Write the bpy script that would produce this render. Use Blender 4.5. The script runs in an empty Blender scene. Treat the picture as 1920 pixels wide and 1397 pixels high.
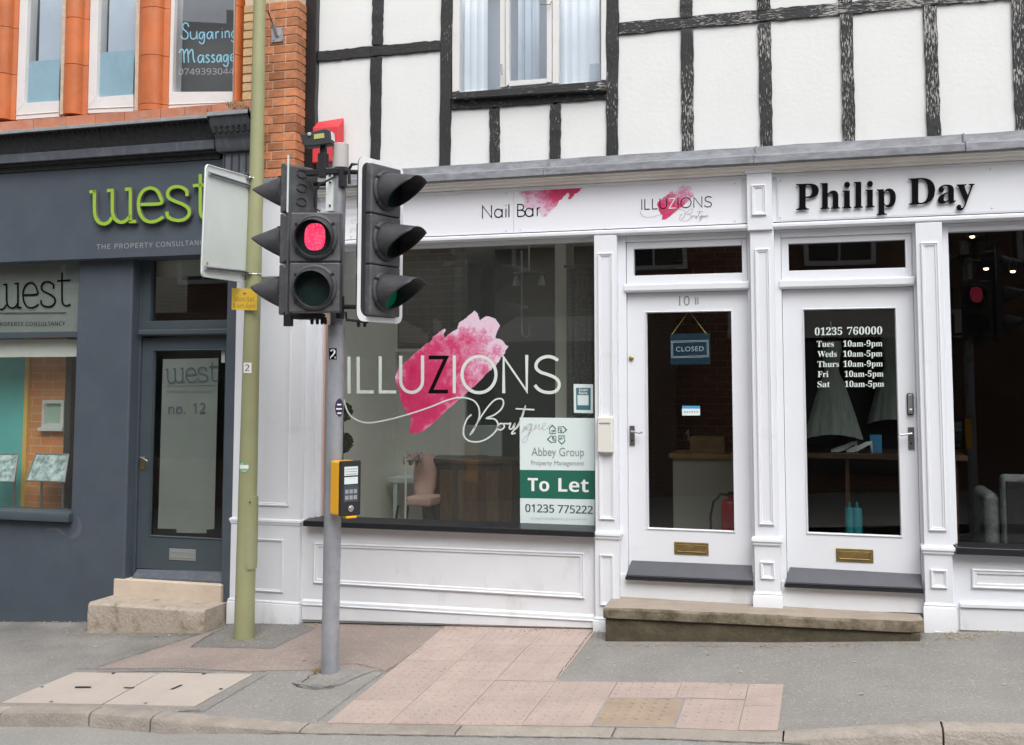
import bpy, bmesh, math, random
from mathutils import Vector, Matrix
random.seed(7)
S = bpy.context.scene
COL = S.collection
# ------------------------------------------------------------------ camera, world, sun, exposure
F_PX, YAW, PIT, ROL, CY, CX = 2001.0, math.radians(16.56), math.radians(4.37), math.radians(.049), 568.0, 960.0
W_PX, H_PX = 1920.0, 1397.0
CAM = Vector((0, -8, 1.85))
fwd = Vector((-math.sin(YAW)*math.cos(PIT), math.cos(YAW)*math.cos(PIT), math.sin(PIT)))
rt0 = Vector((math.cos(YAW), math.sin(YAW), 0)); up0 = rt0.cross(fwd)
rt = rt0*math.cos(ROL)+up0*math.sin(ROL); up = -rt0*math.sin(ROL)+up0*math.cos(ROL)
cd = bpy.data.cameras.new('camera'); cam = bpy.data.objects.new('camera', cd); COL.objects.link(cam)
cam.matrix_world = Matrix(((rt.x, up.x, -fwd.x, CAM.x), (rt.y, up.y, -fwd.y, CAM.y), (rt.z, up.z, -fwd.z, CAM.z), (0, 0, 0, 1)))
cd.sensor_fit = 'HORIZONTAL'; cd.sensor_width = 36; cd.lens = 36*F_PX/W_PX
cd.shift_x = 0; cd.shift_y = -(H_PX/2-CY)/W_PX
cd.clip_start = .05; cd.clip_end = 400
S.camera = cam
world = bpy.data.worlds.new('World'); S.world = world; world.use_nodes = True
wn = world.node_tree.nodes; wl = world.node_tree.links
bg = wn['Background']; sky = wn.new('ShaderNodeTexSky'); sky.sky_type = 'NISHITA'; sky.sun_disc = False
SUN_EL, SUN_AZ = math.radians(55), math.radians(152)   # veiled sun high over the street, to the right of the camera
sky.sun_elevation = SUN_EL; sky.sun_rotation = SUN_AZ; sky.air_density = 1.0; sky.dust_density = 6; sky.ozone_density = 1
hs = wn.new('ShaderNodeHueSaturation'); hs.inputs['Saturation'].default_value = .22
wl.new(sky.outputs[0], hs.inputs['Color']); wl.new(hs.outputs[0], bg.inputs[0]); bg.inputs[1].default_value = .13
sd = bpy.data.lights.new('sun', 'SUN'); sd.energy = .7; sd.angle = math.radians(40); sd.color = (1, .985, .965)
so = bpy.data.objects.new('sun', sd); COL.objects.link(so)
sdir = Vector((math.sin(SUN_AZ)*math.cos(SUN_EL), math.cos(SUN_AZ)*math.cos(SUN_EL), math.sin(SUN_EL)))
so.rotation_euler = sdir.to_track_quat('Z', 'Y').to_euler(); so.location = (0, -4, 12)
S.view_settings.view_transform = 'Standard'; S.view_settings.look = 'None'
S.view_settings.gamma = 1; S.view_settings.use_curve_mapping = False
S.view_settings.exposure = 0.74
S.render.engine = 'CYCLES'
S.cycles.max_bounces = 8; S.cycles.transparent_max_bounces = 12

# ------------------------------------------------------------------ helpers
def ray(px, py):
    return rt*((px-CX)/F_PX) - up*((py-CY)/F_PX) + fwd
def at(px, py, Y=0.0):
    d = ray(px, py); return CAM + d*((Y-CAM.y)/d.y)
BX = [-7.14, -4.58, -4.16, -1.73, 1.215]; BZ = [-.236, -.09, -.073, .029, .211]
KX = [-5.24, -4.46, -2.97, -.88, -.38, .49, .88]; KZ = [-.25, -.185, -.158, .003, .029, .16, .184]
def li(x, A, B, s=.055):
    if x <= A[0]: return B[0]+(x-A[0])*s
    if x >= A[-1]: return B[-1]+(x-A[-1])*s
    for i in range(len(A)-1):
        if x <= A[i+1]:
            t = (x-A[i])/(A[i+1]-A[i]); return B[i]*(1-t)+B[i+1]*t
def G(x, y):
    t = max(0, min(1.06, -y/2.1)); return li(x, BX, BZ)*(1-t)+li(x, KX, KZ)*t
def gp(px, py):
    d = ray(px, py); y = -1.0
    for _ in range(60):
        x = d.x*(8+y)/d.y; z = G(x, y)-CAM.z; y = .5*y+.5*(d.y*z/d.z-8)
    return Vector((x, y, G(x, y)))

class MB:
    def __init__(s): s.v = []; s.f = []; s.m = []
    def add(s, vs, fs, mi=0):
        n = len(s.v); s.v += [tuple(v) for v in vs]; s.f += [tuple(i+n for i in f) for f in fs]; s.m += [mi]*len(fs); return s
    def box(s, x0, x1, y0, y1, z0, z1, mi=0):
        return s.add([(x0,y0,z0),(x1,y0,z0),(x1,y1,z0),(x0,y1,z0),(x0,y0,z1),(x1,y0,z1),(x1,y1,z1),(x0,y1,z1)],
              [(0,3,2,1),(4,5,6,7),(0,1,5,4),(1,2,6,5),(2,3,7,6),(3,0,4,7)], mi)
    def prism(s, front, yb, mi=0):          # front: points (any order ring) at front; yb: back Y
        n = len(front); vs = [tuple(p) for p in front]+[(p[0], yb, p[2]) for p in front]
        fs = [tuple(range(n)), tuple(range(2*n-1, n-1, -1))]+[(i, i+n, (i+1) % n+n, (i+1) % n) for i in range(n)]
        return s.add(vs, fs, mi)
    def loft(s, rings, caps=True, mi=0, closed=True):
        n = len(rings[0]); vs = [p for r in rings for p in r]; fs = []
        for a in range(len(rings)-1):
            for i in range(n if closed else n-1):
                j = (i+1) % n; fs.append((a*n+i, a*n+j, (a+1)*n+j, (a+1)*n+i))
        if caps: fs += [tuple(range(n-1, -1, -1)), tuple(range((len(rings)-1)*n, len(rings)*n))]
        return s.add(vs, fs, mi)
    def tube(s, pts, r, seg=12, mi=0, caps=True):
        pts = [Vector(p) for p in pts]; rings = []; rr = r if isinstance(r, (list, tuple)) else [r]*len(pts)
        ref = Vector((0, 0, 1)); t0 = (pts[1]-pts[0]).normalized()
        if abs(t0.dot(ref)) > .9: ref = Vector((1, 0, 0))
        for i, p in enumerate(pts):
            t = (pts[min(i+1, len(pts)-1)]-pts[max(i-1, 0)]).normalized()
            a = t.cross(ref).normalized(); b = t.cross(a).normalized(); ref = b.cross(t) if False else ref
            rings.append([p+(a*math.cos(2*math.pi*k/seg)+b*math.sin(2*math.pi*k/seg))*rr[i] for k in range(seg)])
        return s.loft(rings, caps, mi)
    def lathe(s, c, prof, seg=20, axis='z', mi=0):      # prof: (radius, offset along axis)
        rings = []
        for r, h in prof:
            ring = []
            for k in range(seg):
                a = 2*math.pi*k/seg; u, v = r*math.cos(a), r*math.sin(a)
                o = {'z': (u, v, h), 'y': (u, h, v), 'x': (h, u, v)}[axis]
                ring.append((c[0]+o[0], c[1]+o[1], c[2]+o[2]))
            rings.append(ring)
        return s.loft(rings, True, mi)
    def frame(s, x0, z0, x1, z1, prof, mi=0):           # prof: (inset, Y) mitred picture-frame moulding
        rings = [[(x0+i, y, z0+i), (x1-i, y, z0+i), (x1-i, y, z1-i), (x0+i, y, z1-i)] for i, y in prof]
        return s.loft(rings, False, mi)
    def xprof(s, xa, xb, prof, mi=0, dz=0):             # prof: (Y,Z) closed polygon, extruded along X
        return s.loft([[(xa, y, z) for y, z in prof], [(xb, y, z+dz) for y, z in prof]], True, mi)
    def build(s, name, mat, parent=None, bevel=0, smooth=False, sub=0, solid=0, recalc=True, seg=2):
        me = bpy.data.meshes.new(name); me.from_pydata(s.v, [], s.f)
        mats = mat if isinstance(mat, (list, tuple)) else [mat]
        for m in mats: me.materials.append(m)
        for p, i in zip(me.polygons, s.m): p.material_index = i
        if recalc:
            bm = bmesh.new(); bm.from_mesh(me); bmesh.ops.recalc_face_normals(bm, faces=bm.faces); bm.to_mesh(me); bm.free()
        if smooth:
            for p in me.polygons: p.use_smooth = True
        o = bpy.data.objects.new(name, me); COL.objects.link(o)
        if parent is not None: o.parent = parent
        if solid: md = o.modifiers.new('solid', 'SOLIDIFY'); md.thickness = solid; md.offset = 0
        if bevel:
            md = o.modifiers.new('bevel', 'BEVEL'); md.width = bevel; md.segments = seg; md.limit_method = 'ANGLE'; md.angle_limit = math.radians(40); md.harden_normals = True
        if sub: md = o.modifiers.new('sub', 'SUBSURF'); md.levels = md.render_levels = sub
        if smooth or bevel:
            try:
                me.set_sharp_from_angle(angle=math.radians(38))
                if bevel: 
                    for p in me.polygons: p.use_smooth = True
            except Exception: pass
        return o

def tag(o, label=None, cat=None, group=None, kind=None):
    if label: o['label'] = label
    if cat: o['category'] = cat
    if group: o['group'] = group
    if kind: o['kind'] = kind
    return o
def thing(name, label, cat, loc=(0, 0, 0), rz=0, group=None, parent=None):
    o = bpy.data.objects.new(name, None); COL.objects.link(o); o.location = loc; o.rotation_euler = (0, 0, rz)
    o.empty_display_size = .1
    if parent is not None: o.parent = parent
    return tag(o, label, cat, group)
def node(name, parent, loc=(0, 0, 0), rz=0):
    o = bpy.data.objects.new(name, None); COL.objects.link(o); o.location = loc; o.rotation_euler = (0, 0, rz); o.parent = parent; return o
def copy_tree(o, parent=None):
    c = o.copy(); COL.objects.link(c); c.parent = parent
    for ch in o.children: copy_tree(ch, c)
    return c
def Q(mb, quad, yf, yb, mi=0): return mb.prism([at(x, y, yf) for x, y in quad], yb, mi)
def WB(mb, tl, br, yf, yb, mi=0):
    a, b = at(*tl, yf), at(*br, yf); return mb.box(a.x, b.x, yf, yb, b.z, a.z, mi)

# ------------------------------------------------------------------ materials
def new_mat(name):
    m = bpy.data.materials.new(name); m.use_nodes = True; nt = m.node_tree; return m, nt, nt.nodes, nt.links, nt.nodes['Principled BSDF']
def ramp(n, stops, interp='LINEAR'):
    r = n.new('ShaderNodeValToRGB'); r.color_ramp.interpolation = interp; e = r.color_ramp.elements
    while len(e) < len(stops): e.new(.5)
    for k, (p, c) in enumerate(stops):
        e[k].position = p; e[k].color = (c[0], c[1], c[2], 1) if len(c) == 3 else c
    return r
def c3(c, k=1.0): return (c[0]*k, c[1]*k, c[2]*k)
def surf(name, col, rough=.6, var=.08, scale=6, bump=.0, bscale=120, metal=0, dirt=0, dirtcol=(.12,.1,.07), dscale=(3,3,3), dthr=(.5,.75),
         speck=0, spcol=(.6,.6,.58), spscale=300, rand=0, stretch=(1,1,1), spec=.5):
    m, nt, n, l, b = new_mat(name)
    tc = n.new('ShaderNodeTexCoord'); mp = n.new('ShaderNodeMapping'); mp.inputs['Scale'].default_value = stretch
    l.new(tc.outputs['Object'], mp.inputs[0])
    nz = n.new('ShaderNodeTexNoise'); nz.inputs['Scale'].default_value = scale; nz.inputs['Detail'].default_value = 6; nz.inputs['Roughness'].default_value = .6
    l.new(mp.outputs[0], nz.inputs['Vector'])
    r = ramp(n, [(.3, c3(col, 1-var)), (.7, c3(col, 1+var))]); l.new(nz.outputs[0], r.inputs[0]); out = r.outputs[0]
    if rand:
        oi = n.new('ShaderNodeObjectInfo'); h = n.new('ShaderNodeHueSaturation'); mr = n.new('ShaderNodeMapRange')
        mr.inputs[3].default_value = 1-rand; mr.inputs[4].default_value = 1+rand
        l.new(oi.outputs['Random'], mr.inputs[0]); l.new(mr.outputs[0], h.inputs['Value']); l.new(out, h.inputs['Color']); out = h.outputs[0]
    if speck:
        v = n.new('ShaderNodeTexNoise'); v.inputs['Scale'].default_value = spscale; v.inputs['Detail'].default_value = 2
        l.new(tc.outputs['Object'], v.inputs['Vector'])
        rr = ramp(n, [(.56, (0,0,0)), (.68, (speck,)*3)]); l.new(v.outputs[0], rr.inputs[0])
        mx = n.new('ShaderNodeMix'); mx.data_type = 'RGBA'; mx.inputs[7].default_value = (*spcol, 1)
        l.new(rr.outputs[0], mx.inputs[0]); l.new(out, mx.inputs[6]); out = mx.outputs[2]
    if dirt:
        mp2 = n.new('ShaderNodeMapping'); mp2.inputs['Scale'].default_value = dscale; l.new(tc.outputs['Object'], mp2.inputs[0])
        d = n.new('ShaderNodeTexNoise'); d.inputs['Scale'].default_value = 1; d.inputs['Detail'].default_value = 8; d.inputs['Roughness'].default_value = .68
        l.new(mp2.outputs[0], d.inputs['Vector'])
        rr = ramp(n, [(dthr[0], (0,0,0)), (dthr[1], (dirt,)*3)]); l.new(d.outputs[0], rr.inputs[0])
        mx = n.new('ShaderNodeMix'); mx.data_type = 'RGBA'; mx.inputs[7].default_value = (*dirtcol, 1)
        l.new(rr.outputs[0], mx.inputs[0]); l.new(out, mx.inputs[6]); out = mx.outputs[2]
    l.new(out, b.inputs['Base Color']); b.inputs['Roughness'].default_value = rough; b.inputs['Metallic'].default_value = metal
    b.inputs['Specular IOR Level'].default_value = spec
    if bump:
        bn = n.new('ShaderNodeTexNoise'); bn.inputs['Scale'].default_value = bscale; bn.inputs['Detail'].default_value = 4
        l.new(mp.outputs[0], bn.inputs['Vector'])
        bp = n.new('ShaderNodeBump'); bp.inputs['Strength'].default_value = bump; bp.inputs['Distance'].default_value = .01
        l.new(bn.outputs[0], bp.inputs['Height']); l.new(bp.outputs[0], b.inputs['Normal'])
    return m
def plain(name, col, rough=.5, metal=0, emit=0, ecol=None, spec=.5):
    m, nt, n, l, b = new_mat(name); b.inputs['Base Color'].default_value = (*col, 1); b.inputs['Roughness'].default_value = rough
    b.inputs['Metallic'].default_value = metal; b.inputs['Specular IOR Level'].default_value = spec
    if emit: b.inputs['Emission Color'].default_value = (*(ecol or col), 1); b.inputs['Emission Strength'].default_value = emit
    return m
def glass(name, tint=(1, 1, 1), boost=1.0, dirt=.0):
    m, nt, n, l, b = new_mat(name); n.remove(b); out = n['Material Output']
    tr = n.new('ShaderNodeBsdfTransparent'); tr.inputs[0].default_value = (*tint, 1)
    gl = n.new('ShaderNodeBsdfGlossy'); gl.inputs['Roughness'].default_value = .0; gl.inputs[0].default_value = (1, 1, 1, 1)
    tc = n.new('ShaderNodeTexCoord'); nz = n.new('ShaderNodeTexNoise'); nz.inputs['Scale'].default_value = 1.3
    l.new(tc.outputs['Object'], nz.inputs[0]); bp = n.new('ShaderNodeBump'); bp.inputs['Strength'].default_value = .04; bp.inputs['Distance'].default_value = .02
    l.new(nz.outputs[0], bp.inputs['Height']); l.new(bp.outputs[0], gl.inputs['Normal'])
    fr = n.new('ShaderNodeFresnel'); fr.inputs[0].default_value = 1.5
    mu = n.new('ShaderNodeMath'); mu.operation = 'MULTIPLY'; mu.inputs[1].default_value = boost; mu.use_clamp = True
    ge = n.new('ShaderNodeNewGeometry'); inv = n.new('ShaderNodeMath'); inv.operation = 'SUBTRACT'; inv.inputs[0].default_value = 1
    l.new(ge.outputs['Backfacing'], inv.inputs[1]); fm = n.new('ShaderNodeMath'); fm.operation = 'MULTIPLY'
    l.new(fr.outputs[0], mu.inputs[0]); l.new(mu.outputs[0], fm.inputs[0]); l.new(inv.outputs[0], fm.inputs[1]); mx = n.new('ShaderNodeMixShader')
    l.new(fm.outputs[0], mx.inputs[0]); l.new(tr.outputs[0], mx.inputs[1]); l.new(gl.outputs[0], mx.inputs[2])
    last = mx.outputs[0]
    if dirt:
        df = n.new('ShaderNodeBsdfDiffuse'); df.inputs[0].default_value = (.6, .65, .62, 1)
        m2 = n.new('ShaderNodeMixShader'); m2.inputs[0].default_value = dirt; l.new(last, m2.inputs[1]); l.new(df.outputs[0], m2.inputs[2]); last = m2.outputs[0]
    l.new(last, out.inputs[0]); return m
def timber_mat(name, along, amount=.5):
    m, nt, n, l, b = new_mat(name); tc = n.new('ShaderNodeTexCoord')
    mp = n.new('ShaderNodeMapping'); mp.inputs['Scale'].default_value = (120, 90, 22) if along == 'z' else (22, 90, 140)
    l.new(tc.outputs['Object'], mp.inputs[0])
    a = n.new('ShaderNodeTexNoise'); a.inputs['Scale'].default_value = 1; a.inputs['Detail'].default_value = 5; a.inputs['Roughness'].default_value = .6; l.new(mp.outputs[0], a.inputs[0])
    big = n.new('ShaderNodeTexNoise'); big.inputs['Scale'].default_value = 2.6; big.inputs['Detail'].default_value = 2; l.new(tc.outputs['Object'], big.inputs[0])
    sx = n.new('ShaderNodeSeparateXYZ'); l.new(tc.outputs['Object'], sx.inputs[0])
    mr = n.new('ShaderNodeMapRange'); mr.inputs[1].default_value = -4; mr.inputs[2].default_value = 1.2; mr.inputs[3].default_value = -.12; mr.inputs[4].default_value = .10
    l.new(sx.outputs[0], mr.inputs[0])
    a1 = n.new('ShaderNodeMath'); a1.operation = 'MULTIPLY_ADD'; a1.inputs[1].default_value = .55; l.new(big.outputs[0], a1.inputs[0]); l.new(mr.outputs[0], a1.inputs[2])
    a2 = n.new('ShaderNodeMath'); a2.operation = 'ADD'; l.new(a.outputs[0], a2.inputs[0]); l.new(a1.outputs[0], a2.inputs[1])
    r = ramp(n, [(.955-amount*.12, (0,0,0)), (1.0-amount*.12, (1,1,1))]); l.new(a2.outputs[0], r.inputs[0])
    base = ramp(n, [(.3, (.007,.008,.009)), (.7, (.026,.028,.031))]); l.new(a.outputs[0], base.inputs[0])
    mx = n.new('ShaderNodeMix'); mx.data_type = 'RGBA'; mx.inputs[7].default_value = (.36,.355,.34,1)
    l.new(r.outputs[0], mx.inputs[0]); l.new(base.outputs[0], mx.inputs[6]); l.new(mx.outputs[2], b.inputs['Base Color'])
    b.inputs['Roughness'].default_value = .6
    bp = n.new('ShaderNodeBump'); bp.inputs['Strength'].default_value = .7; bp.inputs['Distance'].default_value = .01
    l.new(a.outputs[0], bp.inputs['Height']); l.new(bp.outputs[0], b.inputs['Normal'])
    return m
def brick_mat(name, c1, c2, mortar, scale=1.0, rough=.85):
    m, nt, n, l, b = new_mat(name); tc = n.new('ShaderNodeTexCoord'); mp = n.new('ShaderNodeMapping')
    mp.inputs['Rotation'].default_value = (math.radians(90), 0, 0); l.new(tc.outputs['Object'], mp.inputs[0])
    k = n.new('ShaderNodeTexBrick'); k.inputs['Color1'].default_value = (*c1, 1); k.inputs['Color2'].default_value = (*c2, 1); k.inputs['Mortar'].default_value = (*mortar, 1)
    k.inputs['Scale'].default_value = scale; k.inputs['Mortar Size'].default_value = .006; k.inputs['Brick Width'].default_value = .225; k.inputs['Row Height'].default_value = .075
    l.new(mp.outputs[0], k.inputs['Vector'])
    nz = n.new('ShaderNodeTexNoise'); nz.inputs['Scale'].default_value = 3; nz.inputs['Detail'].default_value = 5; l.new(tc.outputs['Object'], nz.inputs[0])
    mx = n.new('ShaderNodeMix'); mx.data_type = 'RGBA'; mx.blend_type = 'MULTIPLY'; mx.inputs[0].default_value = .6
    r = ramp(n, [(.3, (.6,.6,.6)), (.7, (1.1,1.05,1))]); l.new(nz.outputs[0], r.inputs[0])
    l.new(k.outputs[0], mx.inputs[6]); l.new(r.outputs[0], mx.inputs[7]); l.new(mx.outputs[2], b.inputs['Base Color'])
    bp = n.new('ShaderNodeBump'); bp.inputs['Strength'].default_value = .5; bp.inputs['Distance'].default_value = .01; bp.invert = True
    l.new(k.outputs['Fac'], bp.inputs['Height']); l.new(bp.outputs[0], b.inputs['Normal']); b.inputs['Roughness'].default_value = rough; return m
def blot_mat(name, pale=.0):
    m, nt, n, l, b = new_mat(name); tc = n.new('ShaderNodeTexCoord')
    a = n.new('ShaderNodeTexNoise'); a.inputs['Scale'].default_value = 9; a.inputs['Detail'].default_value = 12; a.inputs['Roughness'].default_value = .75; l.new(tc.outputs['Object'], a.inputs[0])
    g = n.new('ShaderNodeTexNoise'); g.inputs['Scale'].default_value = 2.2; g.inputs['Detail'].default_value = 2; l.new(tc.outputs['Object'], g.inputs[0])
    at_ = n.new('ShaderNodeAttribute'); at_.attribute_name = 'pale'
    s1 = n.new('ShaderNodeMath'); s1.operation = 'ADD'; l.new(a.outputs[0], s1.inputs[0]); l.new(at_.outputs['Fac'], s1.inputs[1])
    s2 = n.new('ShaderNodeMath'); s2.operation = 'MULTIPLY_ADD'; s2.inputs[1].default_value = .5; l.new(g.outputs[0], s2.inputs[0]); l.new(s1.outputs[0], s2.inputs[2])
    r = ramp(n, [(.58, (.50,.012,.085)), (.78, (.56,.04,.14)), (.93, (.62,.24,.38)), (1.05, (.68,.52,.64))]); l.new(s2.outputs[0], r.inputs[0])
    l.new(r.outputs[0], b.inputs['Base Color']); b.inputs['Roughness'].default_value = .5; return m

M = {}
M['white'] = surf('white_gloss_paint', (.70,.725,.77), .38, .02, 2, bump=.03, bscale=40, dirt=.35, dirtcol=(.45,.42,.36), dscale=(2.5,2.5,5), dthr=(.6,.85))
M['whiteshade'] = surf('white_cornice_paint', (.68,.66,.62), .5, .05, 3, dirt=.5, dirtcol=(.4,.35,.28), dscale=(2,2,30), dthr=(.5,.8))
M['whitelow'] = surf('white_paint_grimy_near_pavement', (.69,.71,.745), .42, .03, 3, bump=.05, bscale=40, dirt=.6, dirtcol=(.36,.34,.29), dscale=(4,4,2), dthr=(.56,.82))
M['panelwhite'] = surf('white_sign_panel', (.76,.77,.82), .3, .01, 1)
M['plaster'] = surf('white_roughcast_render', (.70,.715,.715), .9, .02, 2.5, bump=.16, bscale=30, dirt=.18, dirtcol=(.46,.46,.43), dscale=(5,5,1.5), dthr=(.55,.8))
M['timber_z'] = timber_mat('black_post_paint', 'z', .55)
M['timber_x'] = timber_mat('black_rail_paint', 'x', .6)
M['blackpaint'] = surf('black_sill_paint', (.012,.013,.016), .35, .15, 8, bump=.05, dirt=.3, dirtcol=(.12,.12,.12), dscale=(30,8,8), dthr=(.6,.8))
M['barblack'] = surf('black_weather_bar_paint', (.06,.062,.078), .4, .1, 10)
M['lead'] = surf('weathered_lead', (.17,.18,.20), .55, .25, 5, bump=.15, bscale=20, dirt=.55, dirtcol=(.36,.38,.42), dscale=(9,9,28), dthr=(.42,.7))
M['grey'] = surf('slate_grey_masonry_paint', (.058,.074,.096), .62, .10, 4, bump=.12, bscale=160, dirt=.25, dirtcol=(.13,.14,.15), dscale=(1.2,1.2,2.4), dthr=(.5,.85))
M['greywood'] = surf('slate_grey_joinery_paint', (.052,.07,.083), .42, .06, 4, dirt=.2, dirtcol=(.12,.13,.14), dscale=(2,2,6), dthr=(.55,.85))
M['greydark'] = surf('sooty_shaded_cornice', (.028,.031,.034), .7, .35, 30, bump=.8, bscale=60, dirt=.4, dirtcol=(.15,.16,.16), dscale=(60,60,60), dthr=(.58,.75))
M['greymould'] = surf('grey_cornice_paint', (.085,.095,.115), .5, .15, 10, dirt=.6, dirtcol=(.2,.22,.24), dscale=(25,25,4), dthr=(.5,.8))
M['greytop'] = surf('pale_grey_cornice_lead', (.26,.28,.30), .6, .15, 10, dirt=.6, dirtcol=(.12,.12,.1), dscale=(15,15,40), dthr=(.5,.75))
M['terra'] = surf('glazed_orange_terracotta', (.48,.128,.036), .42, .14, 5, bump=.06, bscale=60, dirt=.6, dirtcol=(.40,.20,.11), dscale=(10,10,5), dthr=(.52,.75), rand=.08)
M['terrapink'] = surf('pinkish_terracotta', (.43,.17,.10), .6, .16, 6, dirt=.5, dirtcol=(.5,.33,.26), dscale=(9,9,9), dthr=(.5,.7), rand=.1)
M['brick'] = surf('orange_red_brick', (.47,.185,.085), .85, .22, 14, bump=.5, bscale=90, dirt=.6, dirtcol=(.24,.11,.07), dscale=(9,9,9), dthr=(.54,.74), rand=.36)
M['creambrick'] = surf('cream_brick', (.56,.38,.20), .85, .12, 14, bump=.4, bscale=90, rand=.12, dirt=.4, dirtcol=(.3,.2,.12), dscale=(9,9,9))
M['mortar'] = surf('lime_mortar', (.60,.46,.34), .95, .15, 20, bump=.5, bscale=120)
M['upvc'] = surf('old_white_window_paint', (.66,.66,.66), .45, .04, 5, dirt=.5, dirtcol=(.4,.37,.3), dscale=(12,12,12), dthr=(.58,.8))
M['glass'] = glass('window_glass', (.92,.94,.95), 1.7)
M['glassdoor'] = glass('door_glass', (.89,.9,.895), 2.2)
M['glassright'] = glass('dark_shop_glass', (.86,.87,.865), 1.25)
M['glasswarm'] = glass('shop_glass', (.92,.935,.92), 2.0, dirt=.02)
M['asphalt'] = surf('worn_grey_pavement_asphalt', (.245,.235,.222), .92, .10, 1.5, bump=.9, bscale=70, speck=.5, spcol=(.42,.41,.39), spscale=55, dirt=.35, dirtcol=(.13,.13,.125), dscale=(1.1,1.6,1), dthr=(.5,.8))
def darken_to_wall(m):  # darkens the asphalt towards the facade, more on the left, broken by noise
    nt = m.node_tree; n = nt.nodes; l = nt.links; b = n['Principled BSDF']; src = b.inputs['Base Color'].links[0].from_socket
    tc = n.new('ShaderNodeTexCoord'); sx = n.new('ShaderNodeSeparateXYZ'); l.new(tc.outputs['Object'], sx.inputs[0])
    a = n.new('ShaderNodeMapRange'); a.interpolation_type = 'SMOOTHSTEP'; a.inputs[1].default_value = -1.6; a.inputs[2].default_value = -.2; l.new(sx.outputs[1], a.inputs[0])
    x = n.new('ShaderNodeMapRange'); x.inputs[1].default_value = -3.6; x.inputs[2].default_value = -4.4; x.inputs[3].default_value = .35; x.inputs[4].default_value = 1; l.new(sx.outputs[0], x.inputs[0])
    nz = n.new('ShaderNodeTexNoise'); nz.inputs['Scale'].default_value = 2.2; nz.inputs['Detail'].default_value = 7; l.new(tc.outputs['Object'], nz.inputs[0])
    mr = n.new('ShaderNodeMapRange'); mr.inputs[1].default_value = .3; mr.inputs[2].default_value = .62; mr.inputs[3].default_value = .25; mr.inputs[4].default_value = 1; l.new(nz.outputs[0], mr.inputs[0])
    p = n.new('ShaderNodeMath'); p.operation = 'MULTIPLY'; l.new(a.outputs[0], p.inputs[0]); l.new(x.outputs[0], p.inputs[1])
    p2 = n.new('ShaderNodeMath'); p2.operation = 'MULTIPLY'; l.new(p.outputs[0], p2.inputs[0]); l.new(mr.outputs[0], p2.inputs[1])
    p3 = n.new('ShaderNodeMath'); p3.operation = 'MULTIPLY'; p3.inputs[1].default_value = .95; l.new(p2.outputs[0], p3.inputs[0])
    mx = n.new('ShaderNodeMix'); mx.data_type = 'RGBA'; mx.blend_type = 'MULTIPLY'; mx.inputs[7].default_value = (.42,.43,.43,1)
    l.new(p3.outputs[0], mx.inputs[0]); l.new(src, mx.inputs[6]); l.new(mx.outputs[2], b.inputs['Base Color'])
darken_to_wall(M['asphalt'])
M['asphaltred'] = surf('faded_red_tarmac_patch', (.275,.222,.198), .92, .12, 2, bump=.7, bscale=90, speck=.5, spcol=(.42,.38,.35), spscale=55, dirt=.45, dirtcol=(.17,.155,.145), dscale=(1.4,2,1), dthr=(.45,.75))
M['asphaltdark'] = surf('dark_tarmac_patch', (.165,.158,.15), .92, .12, 4, bump=.7, bscale=90, speck=.6, spcol=(.32,.31,.3), spscale=55)
M['asphaltmid'] = surf('slightly_darker_tarmac', (.225,.215,.205), .92, .1, 3, bump=.7, bscale=90, speck=.5, spcol=(.38,.37,.35), spscale=55)
M['road'] = surf('pale_road_asphalt', (.262,.255,.242), .92, .08, 2, bump=.8, bscale=70, speck=.5, spcol=(.4,.39,.37), spscale=60, dirt=.3, dirtcol=(.16,.158,.15), dscale=(1,2,1))
M['tactile'] = surf('faded_pink_tactile_concrete', (.39,.312,.278), .9, .08, 5, bump=.25, bscale=200, rand=.05, dirt=.5, dirtcol=(.31,.25,.22), dscale=(4,4,4), dthr=(.5,.8), speck=.3, spcol=(.5,.43,.39), spscale=90)
M['buff'] = surf('buff_tactile_concrete', (.335,.262,.20), .9, .1, 6, bump=.3, bscale=200, dirt=.4, dirtcol=(.25,.18,.12), dscale=(8,8,8))
M['cover'] = surf('pale_concrete_cover', (.42,.37,.33), .88, .05, 3, bump=.2, bscale=220, rand=.03, dirt=.4, dirtcol=(.34,.29,.26), dscale=(4,4,4), speck=.3, spcol=(.5,.46,.42), spscale=90)
M['kerb'] = surf('grey_brown_kerb_concrete', (.33,.295,.26), .92, .12, 6, bump=.9, bscale=60, rand=.12, dirt=.5, dirtcol=(.17,.15,.125), dscale=(6,6,14), dthr=(.45,.7))
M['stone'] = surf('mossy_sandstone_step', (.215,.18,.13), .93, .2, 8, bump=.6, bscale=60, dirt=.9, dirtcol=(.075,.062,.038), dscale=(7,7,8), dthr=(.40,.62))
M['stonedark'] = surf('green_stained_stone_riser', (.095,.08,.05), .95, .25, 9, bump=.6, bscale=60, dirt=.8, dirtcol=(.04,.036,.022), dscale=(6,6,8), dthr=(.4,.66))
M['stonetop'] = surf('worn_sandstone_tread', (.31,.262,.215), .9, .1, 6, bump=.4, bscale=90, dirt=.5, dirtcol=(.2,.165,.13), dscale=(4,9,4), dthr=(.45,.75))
M['palestone'] = surf('cream_limestone_step', (.56,.47,.38), .88, .08, 5, bump=.3, bscale=90, dirt=.4, dirtcol=(.38,.3,.2), dscale=(7,7,14), dthr=(.5,.8))
M['roughstone'] = surf('rough_weathered_step', (.42,.36,.30), .95, .22, 9, bump=.7, bscale=45, dirt=.8, dirtcol=(.15,.125,.08), dscale=(9,9,9), dthr=(.46,.68))
M['polegreen'] = surf('olive_green_lamp_paint', (.295,.305,.165), .45, .07, 3, dirt=.45, dirtcol=(.36,.34,.26), dscale=(3,3,1.2), dthr=(.5,.85))
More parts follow.
